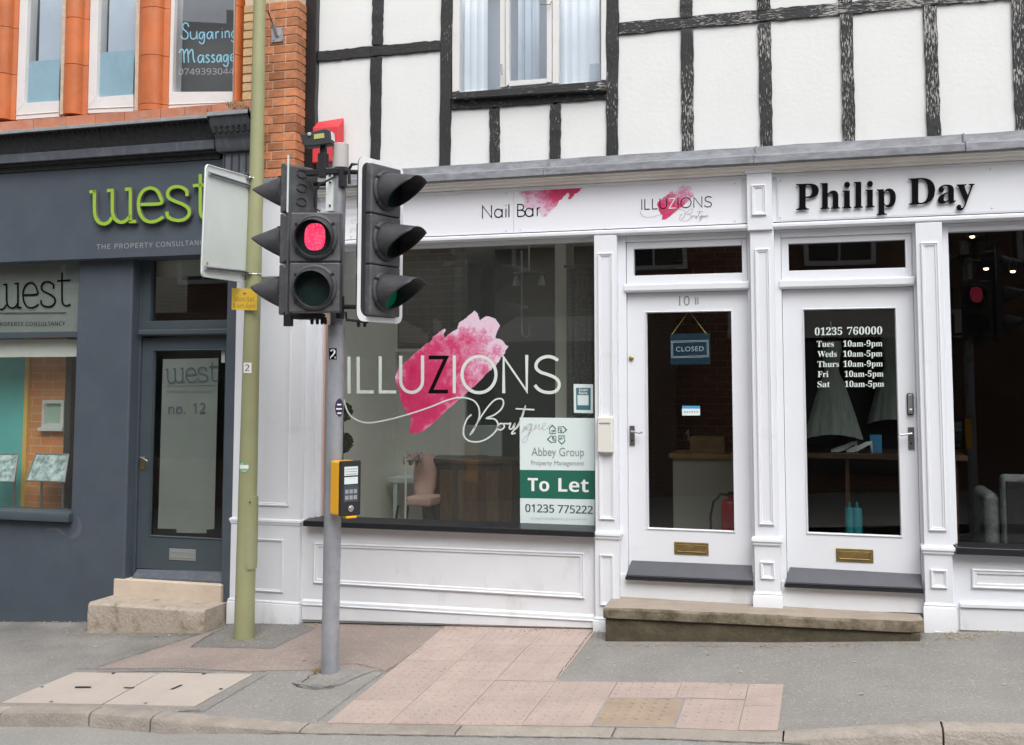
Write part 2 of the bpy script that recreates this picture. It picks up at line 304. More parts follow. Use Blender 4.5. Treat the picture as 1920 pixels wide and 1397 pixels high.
M['galv'] = surf('dull_galvanised_steel', (.36,.38,.42), .38, .12, 9, metal=.35, dirt=.5, dirtcol=(.2,.21,.225), dscale=(8,8,4), dthr=(.45,.75), bump=.05)
M['sigblack'] = surf('weathered_signal_housing', (.078,.081,.089), .45, .15, 6, dirt=.7, dirtcol=(.21,.215,.225), dscale=(9,9,9), dthr=(.5,.85), bump=.05)
M['visor'] = surf('chalky_visor_plastic', (.045,.047,.053), .6, .15, 8, dirt=.5, dirtcol=(.14,.145,.155), dscale=(6,6,14), dthr=(.5,.85))
M['boardback'] = surf('signal_backboard_black', (.03,.03,.035), .5, .1, 8)
M['boardwhite'] = surf('backboard_white_border', (.78,.79,.82), .4, .05, 8)
M['signback'] = surf('pale_grey_sign_back', (.66,.73,.71), .42, .04, 3, metal=.0, dirt=.3, dirtcol=(.5,.56,.55), dscale=(3,3,1))
M['metal'] = plain('bright_galvanised_fittings', (.45,.45,.46), .35, .8)
M['chrome'] = plain('chrome_fittings', (.62,.62,.63), .2, 1)
M['brass'] = surf('tarnished_brass', (.30,.215,.085), .4, .2, 12, metal=.7, dirt=.5, dirtcol=(.12,.085,.035), dscale=(20,20,40))
M['steelplate'] = plain('brushed_steel', (.38,.40,.40), .4, .6)
M['yellow'] = plain('yellow_button_box', (.85,.42,.015), .42)
M['yellowplate'] = surf('faded_yellow_plate', (.70,.46,.045), .45, .05, 8, dirt=.5, dirtcol=(.5,.42,.2), dscale=(18,18,18), dthr=(.58,.75))
M['plate_text'] = plain('faded_brown_print', (.42,.27,.05), .5)
M['black'] = plain('black_plastic', (.02,.021,.024), .4)
M['blackprint'] = plain('black_vinyl', (.004,.004,.005), .8, spec=.08)
M['whitevinyl'] = plain('white_vinyl', (.62,.70,.66), .5)
M['whiteprint'] = plain('white_print', (.8,.8,.8), .5)
M['greytext'] = plain('pale_grey_vinyl', (.30,.31,.33), .5)
M['faint'] = plain('faint_grey_print', (.52,.58,.57), .5)
M['greyprint'] = plain('mid_grey_print', (.25,.26,.28), .5)
M['navyprint'] = plain('charcoal_print', (.05,.07,.09), .5)
M['green'] = plain('lime_green_letter', (.27,.45,.04), .5)
M['greenside'] = plain('brushed_letter_return', (.22,.22,.2), .4, .4)
M['letgreen'] = plain('bottle_green_print', (.012,.125,.085), .5)
M['posterwhite'] = plain('pale_poster_board', (.66,.76,.76), .5)
M['teal'] = plain('teal_print', (.05,.17,.19), .4)
M['blot'] = blot_mat('crimson_watercolour_vinyl')
M['redlamp'] = plain('lit_red_lamp', (.7,.02,.06), .4, emit=.62, ecol=(1,.045,.15))
def led(m):
    nt = m.node_tree; n = nt.nodes; l = nt.links; b = n['Principled BSDF']; tc = n.new('ShaderNodeTexCoord'); v = n.new('ShaderNodeTexVoronoi'); v.inputs['Scale'].default_value = 85
    l.new(tc.outputs['Object'], v.inputs['Vector']); r = ramp(n, [(.1, (1,.22,.36)), (.55, (.9,.03,.11))]); l.new(v.outputs['Distance'], r.inputs[0]); l.new(r.outputs[0], b.inputs['Emission Color'])
led(M['redlamp'])
M['greenlamp'] = plain('lit_green_lamp', (.008,.07,.04), .3, emit=.03, ecol=(.0,.9,.4))
M['darklens'] = plain('unlit_dark_lens', (.015,.03,.03), .12)
M['redbox'] = plain('red_alarm_box_plastic', (.62,.045,.06), .45)
M['capgrey'] = plain('pale_grey_cap', (.46,.44,.44), .55)
M['frost'] = surf('frosted_film', (.25,.275,.245), .7, .06, 3)
M['frostpale'] = surf('pale_frosted_film', (.25,.28,.26), .7, .1, 2)
M['blind'] = plain('pale_grey_blind', (.75,.76,.74), .8)
M['bluefilm'] = surf('pale_blue_film', (.32,.49,.58), .45, .06, 4, dirt=.3, dirtcol=(.12,.24,.3), dscale=(6,6,3))
M['curtain'] = surf('pale_net_curtain', (.78,.82,.88), .9, .06, 3)
M['curtaingrey'] = surf('grey_blue_blind', (.50,.56,.64), .9, .06, 3)
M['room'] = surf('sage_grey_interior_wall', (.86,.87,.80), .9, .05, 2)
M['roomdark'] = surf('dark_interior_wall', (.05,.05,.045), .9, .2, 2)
M['roomfloor'] = surf('interior_floor', (.4,.36,.3), .6, .1, 4)
M['walnut'] = surf('dark_walnut_veneer', (.085,.045,.025), .35, .35, 12, stretch=(4,4,.6))
M['walnutlight'] = surf('worn_walnut_panel', (.13,.075,.04), .4, .35, 12, stretch=(4,4,.6))
M['pinkvelvet'] = surf('pale_pink_velvet', (.66,.43,.38), .85, .08, 8)
M['cream'] = plain('cream_counter', (.42,.42,.36), .8)
M['counterwood'] = surf('oak_counter_top', (.33,.22,.1), .5, .2, 8)
M['leaf'] = surf('dark_topiary_leaf', (.025,.06,.02), .7, .4, 30)
M['extred'] = plain('red_extinguisher_paint', (.42,.02,.02), .3)
M['tulle'] = surf('pale_mint_tulle', (.27,.32,.29), .95, .18, 9, stretch=(6,6,.6))
M['tealbottle'] = plain('teal_bottle', (.01,.17,.2), .3)
M['velvetgrey'] = surf('light_grey_velvet', (.15,.16,.165), .9, .4, 25)
M['mirrorbrick'] = brick_mat('reflected_orange_brick', (.80,.28,.09), (.72,.34,.13), (.75,.5,.32))
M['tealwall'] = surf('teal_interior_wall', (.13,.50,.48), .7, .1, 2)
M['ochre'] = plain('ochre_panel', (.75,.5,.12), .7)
M['oppbrick'] = brick_mat('opposite_brown_brick', (.22,.09,.05), (.15,.07,.045), (.25,.22,.18))
M['dimbrick'] = brick_mat('reflected_brown_brick', (.10,.075,.055), (.075,.06,.045), (.12,.10,.08))
M['lampwarm'] = plain('warm_spot_lamp', (1,.8,.5), .4, emit=5, ecol=(1,.72,.4))
M['leaflitter'] = surf('dry_leaf_litter', (.30,.24,.15), .9, .4, 60)
M['bluecard'] = plain('pale_blue_card', (.5,.66,.78), .5)
M['bluestripe'] = plain('blue_card_stripe', (.06,.3,.55), .5)
M['closed'] = surf('dark_teal_closed_sign', (.01,.045,.075), .3, .2, 12)
M['palemint'] = plain('mint_reveal_paint', (.5,.55,.51), .6)
M['pinkreveal'] = plain('pinkish_reveal_strip', (.62,.42,.38), .6)
M['scuff'] = plain('pale_scuff_mark', (.088,.10,.12), .7)
M['handle'] = plain('dull_pewter', (.25,.25,.25), .35, .8)

# ------------------------------------------------------------------ lettering
def trans(t, U, Lw, D):
    r = ''
    for c in t:
        if 'A' <= c <= 'Z' and U: r += chr(U+ord(c)-65)
        elif 'a' <= c <= 'z' and Lw: r += chr(Lw+ord(c)-97)
        elif c.isdigit() and D: r += chr(D+int(c))
        else: r += c
    return r
STY = dict(plain=(0, 0, 0), serif=(0x1D400, 0x1D41A, 0x1D7CE), sans=(0x1D5A0, 0x1D5BA, 0x1D7E2), sansb=(0x1D5D4, 0x1D5EE, 0x1D7EC))
_tc = {}
def text2d(body, style='plain', space=1.0):
    key = (body, style, space)
    if key in _tc: return _tc[key]
    cu = bpy.data.curves.new('tmp', 'FONT'); cu.body = trans(body, *STY[style]); cu.space_character = space; cu.resolution_u = 4
    o = bpy.data.objects.new('tmp', cu); COL.objects.link(o); bpy.context.view_layer.update()
    me = bpy.data.meshes.new_from_object(o.evaluated_get(bpy.context.evaluated_depsgraph_get()))
    vs = [(v.co.x, v.co.y) for v in me.vertices]; fs = [tuple(p.vertices) for p in me.polygons]
    bpy.data.objects.remove(o); bpy.data.curves.remove(cu); bpy.data.meshes.remove(me)
    _tc[key] = (vs, fs); return vs, fs
def fit_text(body, style, mapf, p0, p1, height, ref=None, space=1.0, depth=0.0, thick=.0015):
    """flat lettering: baseline from p0 to p1 (drawing coords, y down), capital height in drawing units"""
    vs, fs = text2d(body, style, space)
    x0 = min(v[0] for v in vs); x1 = max(v[0] for v in vs)
    cap = {'plain': .69, 'serif': .69, 'sans': .715, 'sansb': .715}[style]
    ux = (p1[0]-p0[0])/(x1-x0); uy = (p1[1]-p0[1])/(x1-x0); k = height/cap
    P = [(p0[0]+(x-x0)*ux, p0[1]+(x-x0)*uy-y*k) for x, y in vs]
    return P, fs
def flat(mb, P, fs, mapf, thick=0.0, mi=0):
    V = [mapf(*p) for p in P]
    if not thick: mb.add(V, fs, mi); return mb
    n = len(V); mb.add(V+[Vector((v[0], v[1]+thick, v[2])) for v in V], list(fs)+[tuple(i+n for i in reversed(f)) for f in fs], mi)
    cnt = {}
    for f in fs:
        for i in range(len(f)):
            e = (f[i], f[(i+1) % len(f)]); cnt[tuple(sorted(e))] = cnt.get(tuple(sorted(e)), 0)+1
    side = [(a, b, b+n, a+n) for (a, b), c in cnt.items() if c == 1]
    mb.add(V+[Vector((v[0], v[1]+thick, v[2])) for v in V], side, mi+1 if mi == 0 and mb.__dict__.get('two') else mi)
    return mb
def smoothpts(pts, n=6):
    if len(pts) < 3: return pts
    out = []; P = [pts[0]]+list(pts)+[pts[-1]]
    for i in range(1, len(P)-2):
        for k in range(n):
            t = k/n; a, b, c, d = P[i-1], P[i], P[i+1], P[i+2]
            out.append(tuple(.5*((2*b[j])+(-a[j]+c[j])*t+(2*a[j]-5*b[j]+4*c[j]-d[j])*t*t+(-a[j]+3*b[j]-3*c[j]+d[j])*t**3) for j in (0, 1)))
    out.append(pts[-1]); return out
def ribbon(pts, w, closed=False, sm=False, cap=False):
    if sm: pts = smoothpts(pts)
    n = len(pts); P = []; fs = []
    for i, (x, y) in enumerate(pts):
        a = pts[(i-1) % n] if (closed or i) else pts[i]; b = pts[(i+1) % n] if (closed or i < n-1) else pts[i]
        d1 = Vector((x-a[0], y-a[1])); d2 = Vector((b[0]-x, b[1]-y))
        if d1.length < 1e-9: d1 = d2
        if d2.length < 1e-9: d2 = d1
        d1.normalize(); d2.normalize(); t = (d1+d2)
        if t.length < 1e-6: t = d1
        t.normalize(); nn = Vector((-t.y, t.x)); c = max(.5, nn.dot(Vector((-d1.y, d1.x)))); h = (w(i/(n-1)) if callable(w) else w)/2/c
        P += [(x+nn.x*h, y+nn.y*h), (x-nn.x*h, y-nn.y*h)]
    for i in range(n if closed else n-1):
        j = (i+1) % n; fs.append((2*i, 2*j, 2*j+1, 2*i+1))
    return P, fs
def arc(cx, cy, rx, ry, a0, a1, n=16):
    return [(cx+rx*math.cos(math.radians(a0+(a1-a0)*k/n)), cy+ry*math.sin(math.radians(a0+(a1-a0)*k/n))) for k in range(n+1)]
def strokes(mb, lst, w, mapf, aff=lambda x, y: (x, y), thick=0, mi=0):
    for s in lst:
        sm = False; ww = w; pts = s
        if isinstance(s, dict): sm = s.get('s', False); ww = s.get('w', w); pts = s['p']
        P, fs = ribbon([aff(*p) for p in (smoothpts(pts) if sm else pts)], ww); flat(mb, P, fs, mapf, thick, mi)
    return mb
def cropmap(ox, oy, sc, Y):
    return lambda x, y: at(ox+x/sc, oy+y/sc, Y)

# ================================================================== GROUND
def gridx(a, b, step):
    n = max(1, int(round((b-a)/step))); return [a+(b-a)*i/n for i in range(n+1)]
def ground_sheet(name, xs, ys, mat, dz=0, zf=None):
    mb = MB(); zf = zf or G
    for y in ys:
        for x in xs: mb.v.append((x, y, zf(x, y)+dz))
    w = len(xs)
    for j in range(len(ys)-1):
        for i in range(w-1): mb.f.append((j*w+i, j*w+i+1, (j+1)*w+i+1, (j+1)*w+i)); mb.m.append(0)
    return tag(mb.build(name, mat, smooth=True), kind='structure')
XS = sorted(set([-60, -30, -15, 15, 30, 60]+gridx(-9, 4, .25)+BX+KX))
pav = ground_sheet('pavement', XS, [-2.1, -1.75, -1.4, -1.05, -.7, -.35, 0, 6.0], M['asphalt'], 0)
UPX = [-60, -3.9, -3.0, -.35, .5, 60]; UPZ = [.088, .088, .018, .014, .1, .1]
def road_z(x, y):
    k = li(x, KX, KZ)-li(x, UPX, UPZ, 0)
    far = li(x, [-60, 60], [-3.35, 3.3])-.06; t = min(1, max(0, (-2.2-y)/1.5)); return k*(1-t)+far*t
road = ground_sheet('road', sorted(set(XS+UPX)), [-6.4, -5.5, -4.5, -3.7, -3.2, -2.9, -2.6, -2.4, -2.2], M['road'], 0, road_z)
opp = ground_sheet('opposite_pavement', [-60, -20, -8, 0, 8, 20, 60], [-16, -6.4], M['asphalt'], 0, lambda x, y: li(x, [-60, 60], [-3.35, 3.3])+.05)

def patch(name, pts, mat, dz, kind='structure', parent=None, depth=0):
    bm = bmesh.new(); vs = [bm.verts.new((p[0], p[1], 0)) for p in pts]; bm.faces.new(vs)
    x0 = min(p[0] for p in pts); x1 = max(p[0] for p in pts); y0 = min(p[1] for p in pts); y1 = max(p[1] for p in pts)
    for x in [q for q in XS if x0 < q < x1]:
        bmesh.ops.bisect_plane(bm, geom=bm.verts[:]+bm.edges[:]+bm.faces[:], plane_co=(x, 0, 0), plane_no=(1, 0, 0))
    for y in [q for q in (-1.75, -1.4, -1.05, -.7, -.35) if y0 < q < y1]:
        bmesh.ops.bisect_plane(bm, geom=bm.verts[:]+bm.edges[:]+bm.faces[:], plane_co=(0, y, 0), plane_no=(0, 1, 0))
    bmesh.ops.triangulate(bm, faces=bm.faces)
    for v in bm.verts: v.co.z = G(v.co.x, v.co.y)+dz
    if depth:
        r = bmesh.ops.extrude_face_region(bm, geom=bm.faces[:])
        for v in [g for g in r['geom'] if isinstance(g, bmesh.types.BMVert)]: v.co.z -= depth
    bmesh.ops.recalc_face_normals(bm, faces=bm.faces)
    me = bpy.data.meshes.new(name); bm.to_mesh(me); bm.free(); me.materials.append(mat)
    if not depth:
        for p in me.polygons:
            if p.normal.z < 0: p.flip()
    o = bpy.data.objects.new(name, me); COL.objects.link(o)
    if kind: o['kind'] = kind
    if parent is not None: o.parent = parent; 
    return o
def wob(pts, amp=.012, step=.12):
    out = []
    for i in range(len(pts)):
        a = Vector(pts[i][:2]); b = Vector(pts[(i+1) % len(pts)][:2]); n = max(1, int((b-a).length/step))
        for k in range(n):
            p = a.lerp(b, k/n); out.append((p.x+random.uniform(-amp, amp), p.y+random.uniform(-amp, amp)))
    return out
GP = lambda L: [gp(*p) for p in L]
patch('red_tarmac_strip', wob(GP([(177,1255),(305,1214),(425,1174),(470,1168),(640,1171),(833,1179),(797,1208),(751,1243),(727,1259),(640,1256),(463,1259)]), .006), M['asphaltred'], .0025)
patch('dark_tarmac_patch', wob(GP([(357,1215),(513,1217),(592,1178),(560,1168),(445,1169),(395,1188)]), .008), M['asphaltdark'], .0045)
patch('trench_patch', wob(GP([(140,1256),(300,1259),(505,1262),(380,1336),(330,1335),(366,1328),(475,1266),(140,1262)]), .004), M['asphaltmid'], .0035)
patch('pole_footing_patch', wob(GP([(548,1283),(575,1262),(600,1252),(660,1252),(700,1258),(640,1284),(600,1292)]), .012, .08), M['asphaltmid'], .0045)
patch('pole_mortar_collar', wob(GP([(582,1284),(600,1262),(632,1258),(650,1268),(630,1284),(610,1290)]), .010, .05), M['asphalt'], .007)

# kerb stones, each a piece
kerb = tag(thing('kerb', None, None), kind='structure')
joints = [gp(22, 1327).x, gp(188, 1327).x, gp(307, 1333).x]
a_ = joints[0]
KJ = [-9.4, -8.5, -7.6, -6.7, -5.95]+[a_, joints[1], joints[2]]
x = joints[2]
for px in (578,): KJ.append(gp(px, 1358).x)
x = KJ[-1]
for q in (-2.05, -1.16, -.27): KJ.append(q)
KJ += [gp(1764, 1354).x, gp(1764, 1354).x+.915, gp(1764, 1354).x+1.83, gp(1764, 1354).x+2.74]
for i in range(len(KJ)-1):
    xa, xb = KJ[i]+.004, KJ[i+1]-.004
    xs = [xa]+[u for u in sorted(KX+UPX) if xa < u < xb]+[xb]; rings = []
    for u in xs:
        zt = li(u, KX, KZ)+.003; zb = zt-li(u, UPX, UPZ, 0)
        rings.append([(u, -2.1, zt-.25), (u, -2.1, zt), (u, -2.195, zt-.004), (u, -2.215, zt-.012), (u, -2.225, zt-min(.03, (zt-zb)*.9)), (u, -2.232, zt-.25)])
    MB().loft(rings).build('kerb_stone', M['kerb'], kerb, bevel=.003, seg=1)

# tactile paving slabs: 0.4 m grid with blisters
tact = tag(thing('tactile_paving', None, None), kind='structure')
def slab(x0, x1, y0, y1, mat, parent, name='paving_slab', nb=6, tilt=0):
    mb = MB(); g = .0022; a, b, c, d = x0+g, x1-g, y0+g, y1-g
    e = random.uniform(.004, .0065); t = [random.uniform(-.0012, .0012) for _ in range(4)]
    T = [(a, c, G(a, c)+e+t[0]), (b, c, G(b, c)+e+t[1]), (b, d, G(b, d)+e+t[2]), (a, d, G(a, d)+e+t[3])]
    rings = [[(p[0], p[1], p[2]-.05) for p in T], T]
    mb.loft(rings)
    p = .4/nb; ox = math.floor(x0/.4+.01)*.4
    for i in range(nb):
        for j in range(nb):
            u = x0+p*(i+.5); v = y1-p*(j+.5)
            if u > x1-.02 or v < y0+.02: continue
            z = G(u, v)+e; k = 6
            r1 = [(u+.012*math.cos(q*6.283/k), v+.012*math.sin(q*6.283/k), z-.001) for q in range(k)]
            r2 = [(u+.008*math.cos(q*6.283/k), v+.008*math.sin(q*6.283/k), z+.0042) for q in range(k)]
            mb.loft([r1, r2])
    return mb.build(name, mat, parent)
rows = [-.045, -.5, -.9, -1.3, -1.7, -2.095]
for ri in range(5):
    for ci in range(3):
        x0 = -2.9+.4*ci; slab(x0, x0+.4, rows[ri+1], rows[ri], M['tactile'], tact)
BUF = (-1.305, -.845, -2.095, -1.6)
for (x0, x1, y0, y1) in [(-1.7,-1.305,-1.7,-1.3),(-1.305,-.905,-1.598,-1.3),(-.905,-.505,-1.598,-1.3),(-.505,-.3,-1.7,-1.3),
                         (-1.7,-1.307,-2.095,-1.7),(-.843,-.505,-2.095,-1.602),(-.505,-.3,-2.095,-1.7)]:
    slab(x0, x1, y0, y1, M['tactile'], tact)
bc = thing('tactile_access_cover', 'square buff tactile access cover set in pink paving by the kerb', 'access cover')
slab(*BUF, M['buff'], bc, 'cover_slab', 6)
mb = MB()
for (x0, x1, y0, y1) in [(BUF[0]-.004, BUF[0]+.004, BUF[2], BUF[3]), (BUF[1]-.004, BUF[1]+.004, BUF[2], BUF[3]), (BUF[0], BUF[1], BUF[2]-.002, BUF[2]+.006), (BUF[0], BUF[1], BUF[3]-.006, BUF[3]+.002)]:
    P = [(x0, y0), (x1, y0), (x1, y1), (x0, y1)]; mb.loft([[(u, v, G(u, v)-.03) for u, v in P], [(u, v, G(u, v)+.006) for u, v in P]])
mb.build('cover_rim', M['galv'], bc)
cv = thing('concrete_access_cover', 'wide pale concrete utility cover in two halves near the left kerb', 'access cover')
c1 = GP([(140,1263),(296,1265),(192,1323),(3,1320)]); c2 = GP([(298,1265),(475,1266),(365,1327),(195,1323)])
for c in (c1, c2): patch('cover_panel', [p[:2] for p in c], M['cover'], .010, None, cv, .03)
for L in ([(141,1290.4),(171,1290.4),(170,1293.6),(140,1293.6)], [(318,1296),(338,1287.5),(344,1287.5),(325,1296)], [(232,1292),(252,1292),(252,1294),(232,1294)],
          [(212,1264.5),(217,1264.5),(213,1267),(207,1267)], [(380,1266),(387,1266),(383,1268),(377,1268)], [(96,1318),(101,1318),(97,1320),(91,1320)], [(272,1321),(277,1321),(273,1323),(268,1323)], [(412,1294),(418,1294),(416,1296.5),(410,1296.5)], [(78,1290),(83,1290),(80,1292),(75,1292)]):
    patch('lifting_slot', [p[:2] for p in GP(L)], M['black'], .0125, None, cv)

# ================================================================== TIMBER-FRAMED BUILDING
TB = thing('timber_framed_building', 'white rendered building with black timbers above two white shopfronts', 'building')
# upper wall
YT, YP = -.022, .0
mb = MB(); zt = 5.6; zb = 3.5
wx0, wx1, wz0 = at(848,100,.06).x, at(1137,100,.06).x, at(990,175,.06).z-.02
mb.box(-4.35, wx0, .06, .25, 3.45, 6.2); mb.box(wx1, 6.0, .06, .25, 3.45, 6.2); mb.box(wx0, wx1, .06, .25, 3.45, wz0); mb.box(wx0, wx1, .06, .25, 5.6, 6.2); mb.build('upper_wall', M['mortar'], TB)
WX0 = at(848, 100, 0).x; WX1 = at(1137, 100, 0).x
def wobbly(quad, y0, y1, mat, name, axis, bevel=.004):
    """a timber with slightly wavy arrises"""
    A = [at(x, y, y0) for x, y in quad]; n = 14; rings = []
    for k in range(n+1):
        t = k/n
        if axis == 'z': l = A[0].lerp(A[3], t); r = A[1].lerp(A[2], t)
        else: l = A[0].lerp(A[1], t); r = A[3].lerp(A[2], t)
        j1 = random.uniform(-.004, .004); j2 = random.uniform(-.004, .004); d = random.uniform(-.003, .003)
        if axis == 'z':
            rings.append([(l.x+j1, y0+d, l.z), (r.x+j2, y0+d, r.z), (r.x+j2, y1, r.z), (l.x+j1, y1, l.z)])
        else:
            rings.append([(l.x, y0+d, l.z+j1), (r.x, y0+d, r.z+j2), (r.x, y1, r.z+j2), (l.x, y1, l.z+j1)])
    return MB().loft(rings).build(name, mat, TB, bevel=bevel, seg=1)
TOP = -14
posts = [[(697.5,TOP),(718.5,TOP),(716,84),(697,84)], [(694,108),(715,106),(711,298),(694,300)],
         [(827,TOP),(849,TOP),(843,312),(823,314)], [(1136,TOP),(1160,TOP),(1158,296),(1136.5,298)],
         [(917,204),(936,203),(936,309),(918,310)], [(1031,196),(1051.5,194),(1049.5,302),(1030,303)],
         [(1275,TOP),(1298,TOP),(1298,33),(1275,35)], [(1276,54),(1300,52),(1300,286),(1278,288)],
         [(1420,TOP),(1444,TOP),(1444,19),(1420,21)], [(1420.5,43),(1445,40),(1449,276),(1426,278)],
         [(1572,TOP),(1598,TOP),(1598,3),(1573,5)], [(1575.5,27),(1599,25),(1604,270),(1580.5,272)],
         [(1731,12),(1756,10),(1765,259),(1739,261)], [(1896,TOP),(1926,TOP),(1931,250),(1905,252)]]
for q in posts: wobbly(q, YT, .05, M['timber_z'], 'timber_post', 'z')
for q in ([(591,97),(694,86),(694,106),(591,116)], [(694,86),(825,75),(825,94),(694,106)],
          [(846,188),(1137,165),(1137,186),(846,206)],
          [(1160,42),(1421,18),(1421,41),(1160,65)], [(1421,18),(1573,4),(1573,28),(1421,41)], [(1573,4),(1760,-12),(1760,9),(1573,28)], [(1760,-12),(1897,-24),(1897,-1),(1760,9)]):
    wobbly(q, YT+.003, .05, M['timber_x'], 'timber_rail', 'x')
wobbly([(572,TOP-10),(594,TOP-10),(588.5,322),(567,324)], -.06, .05, M['blackpaint'], 'corner_post', 'z')
# plaster infill panels (each a piece, slightly cushioned)
def ppanel(q):
    A = [at(x, y, YP) for x, y in q]; n = 6; mb = MB(); vs = []
    for j in range(n+1):
        for i in range(n+1):
            u, v = i/n, j/n; p = A[0].lerp(A[1], u).lerp(A[3].lerp(A[2], u), v)
            e = min(u, 1-u, v, 1-v); y = YP+.0015*(1-min(1, e*7))**2+random.uniform(-.0015, .0015); vs.append((p.x, y, p.z))
    fs = [(j*(n+1)+i, j*(n+1)+i+1, (j+1)*(n+1)+i+1, (j+1)*(n+1)+i) for j in range(n) for i in range(n)]
    mb.add(vs, fs); o = mb.build('plaster_panel', M['plaster'], TB, smooth=True, recalc=False); return o
for q in ([(588,TOP),(702,TOP),(702,92),(588,104)], [(712,TOP),(832,TOP),(832,82),(712,91)],
          [(584,108),(700,98),(700,340),(582,340)], [(708,98),(830,88),(828,340),(706,335)],
          [(838,196),(924,190),(924,325),(838,330)], [(930,190),(1038,182),(1036,318),(930,325)], [(1044,182),(1145,174),(1145,310),(1042,318)],
          [(1152,TOP),(1284,TOP),(1284,44),(1152,56)], [(1290,TOP),(1430,TOP),(1430,32),(1290,44)], [(1436,TOP),(1584,TOP),(1584,18),(1436,31)],
          [(1152,54),(1286,42),(1288,300),(1150,310)], [(1292,40),(1430,28),(1436,290),(1292,300)], [(1438,28),(1585,14),(1590,280),(1440,290)],
          [(1590,14),(1742,-2),(1750,270),(1594,280)], [(1748,-4),(1910,-18),(1916,258),(1756,268)], [(1914,TOP-20),(2060,TOP-20),(2070,250),(1920,258)],
          [(1592,TOP-10),(1740,TOP-24),(1740,-6),(1592,10)]):
    ppanel(q)
# casement window
cw = node('casement_window', TB)
fr = MB()
def fq(mb, x0, y0, x1, y1, x2, y2, x3, y3, yf, yb): Q(mb, [(x0,y0),(x1,y1),(x2,y2),(x3,y3)], yf, yb)
fq(fr, 848,TOP,861,TOP,860,170,848,173, -.015, .07); fq(fr, 937.5,TOP,948,TOP,947.5,163,937.5,164, -.012, .07)
fq(fr, 1036,TOP,1047.5,TOP,1047,156,1036,157, -.012, .07); fq(fr, 1127,TOP,1137,TOP,1137,150,1127,150, -.015, .07)
fr.build('window_frame', M['upvc'], cw, bevel=.002)
cs = MB(); fq(cs, 948,TOP,954,TOP,954,158,948,163, -.03, .03); fq(cs, 1025,TOP,1034,TOP,1034,154,1025,154, -.03, .03); fq(cs, 954,152,1025,147,1025,156,954,162, -.028, .03)
cs.build('open_casement', M['upvc'], cw, bevel=.002)
for (a, b, c, d) in ((861, 937.5, 169, 164), (954, 1025, 153, 147.5), (1047.5, 1127, 156, 149)):
    Q(MB(), [(a,TOP),(b,TOP),(b,d),(a,c)], .012, .016).build('window_pane', M['glass'], cw)
hd = MB(); p = at(941, 122, -.03); hd.tube([p, p+Vector((0,-.02,0)), p+Vector((.01,-.03,-.09))], .006, 8); p = at(1034, 10, -.035); hd.tube([p+Vector((0,0,.03)), p+Vector((-.01,-.02,0)), p+Vector((-.09,-.02,.012))], .005, 8)
hd.build('window_catch', M['handle'], cw)
WS = MB(); Q(WS, [(846,174),(1137,150.5),(1137,168),(846,186)], -.075, .04); WS.build('window_sill', M['timber_x'], TB, bevel=.006)
def curtain(x0, x1, Y, z0, z1, mat, name, parent, amp=.005, per=.07):
    n = int((x1-x0)/.012); mb = MB(); a = []
    for i in range(n+1):
        x = x0+(x1-x0)*i/n; y = Y+amp*math.sin(x/per*6.28+.8*math.sin(x*9))+amp*.4*math.sin(x/per*15); a.append((x, y))
    mb.loft([[(x, y, z0) for x, y in a], [(x, y, z1) for x, y in a]], False, closed=False); return mb.build(name, mat, parent, smooth=True, recalc=False)
zc0 = at(900, 172, .1).z-.05
curtain(at(862,0,.12).x, at(915,0,.12).x, .12, zc0, 5.4, M['curtain'], 'curtain', cw)
curtain(at(972,0,.2).x, at(1012,0,.2).x, .2, zc0, 5.4, M['curtaingrey'], 'curtain', cw, .01)
curtain(at(1048,0,.12).x, at(1124,0,.12).x, .12, zc0, 5.4, M['curtain'], 'curtain', cw)
MB().box(WX0-.05, WX1+.05, .45, .47, zc0-.02, 5.6).build('window_blind', M['curtaingrey'], cw)
bm_ = MB(); bm_.box(WX0-.03, WX1+.03, .05, .6, zc0-.04, zc0); bm_.build('window_board', M['upvc'], cw)
MB().box(at(1106,130,.09).x, at(1126,130,.09).x, .09, .13, zc0, at(1106,120,.09).z).build('photo_frame', M['curtaingrey'], cw)
for k, t in enumerate(()): pass
# recess hole is simply in front of the upper wall slab; lead flashing and cornice
XL, XR = at(480, 330, -.1).x, 2.6
zA = at(1120, 293, -.04).z; zB = at(1120, 306, -.1).z; zC = at(1120, 309, -.19).z; zD = at(1120, 323, -.19).z
segx = [XL, at(1026,300,-.1).x, at(1417,300,-.1).x, at(1810,300,-.1).x, XR]
for i in range(4):
    xa, xb = segx[i]+.0015, segx[i+1]-.0015
    n = 10; rings = []
    for k in range(n+1):
        x = xa+(xb-xa)*k/n; j = random.uniform(-.003, .003); j2 = random.uniform(-.003, .003)
        rings.append([(x, -.038, zA+j), (x, -.045, zB+.012+j), (x, -.05, zB+j), (x, -.16, zC+.012+j2), (x, -.19, zC+j2), (x, -.193, zD+.004+j), (x, -.188, zD+j), (x, -.165, zD), (x, .05, zD), (x, .05, zA)])
    MB().loft(rings).build('lead_flashing', M['lead'], TB, bevel=.002, seg=1)
for i in (1, 2, 3):
    MB().tube([(segx[i], -.05, zA), (segx[i], -.055, zB), (segx[i], -.17, zC+.012), (segx[i], -.196, zC-.005), (segx[i], -.197, zD)], .007, 8).build('lead_roll', M['lead'], TB, smooth=True)
co = MB(); zE = at(1120, 343, -.06).z
XLc = at(600, 350, -.06).x
co.xprof(XLc, XR, [(-.165, zD-.001), (-.165, zD-.014), (-.15, zD-.018), (-.145, zD-.032), (-.12, zD-.04), (-.115, zD-.052), (-.085, zD-.06), (-.08, zE+.004), (.05, zE+.004), (.05, zD-.001)])
co.build('cornice', M['whiteshade'], TB, bevel=.002)
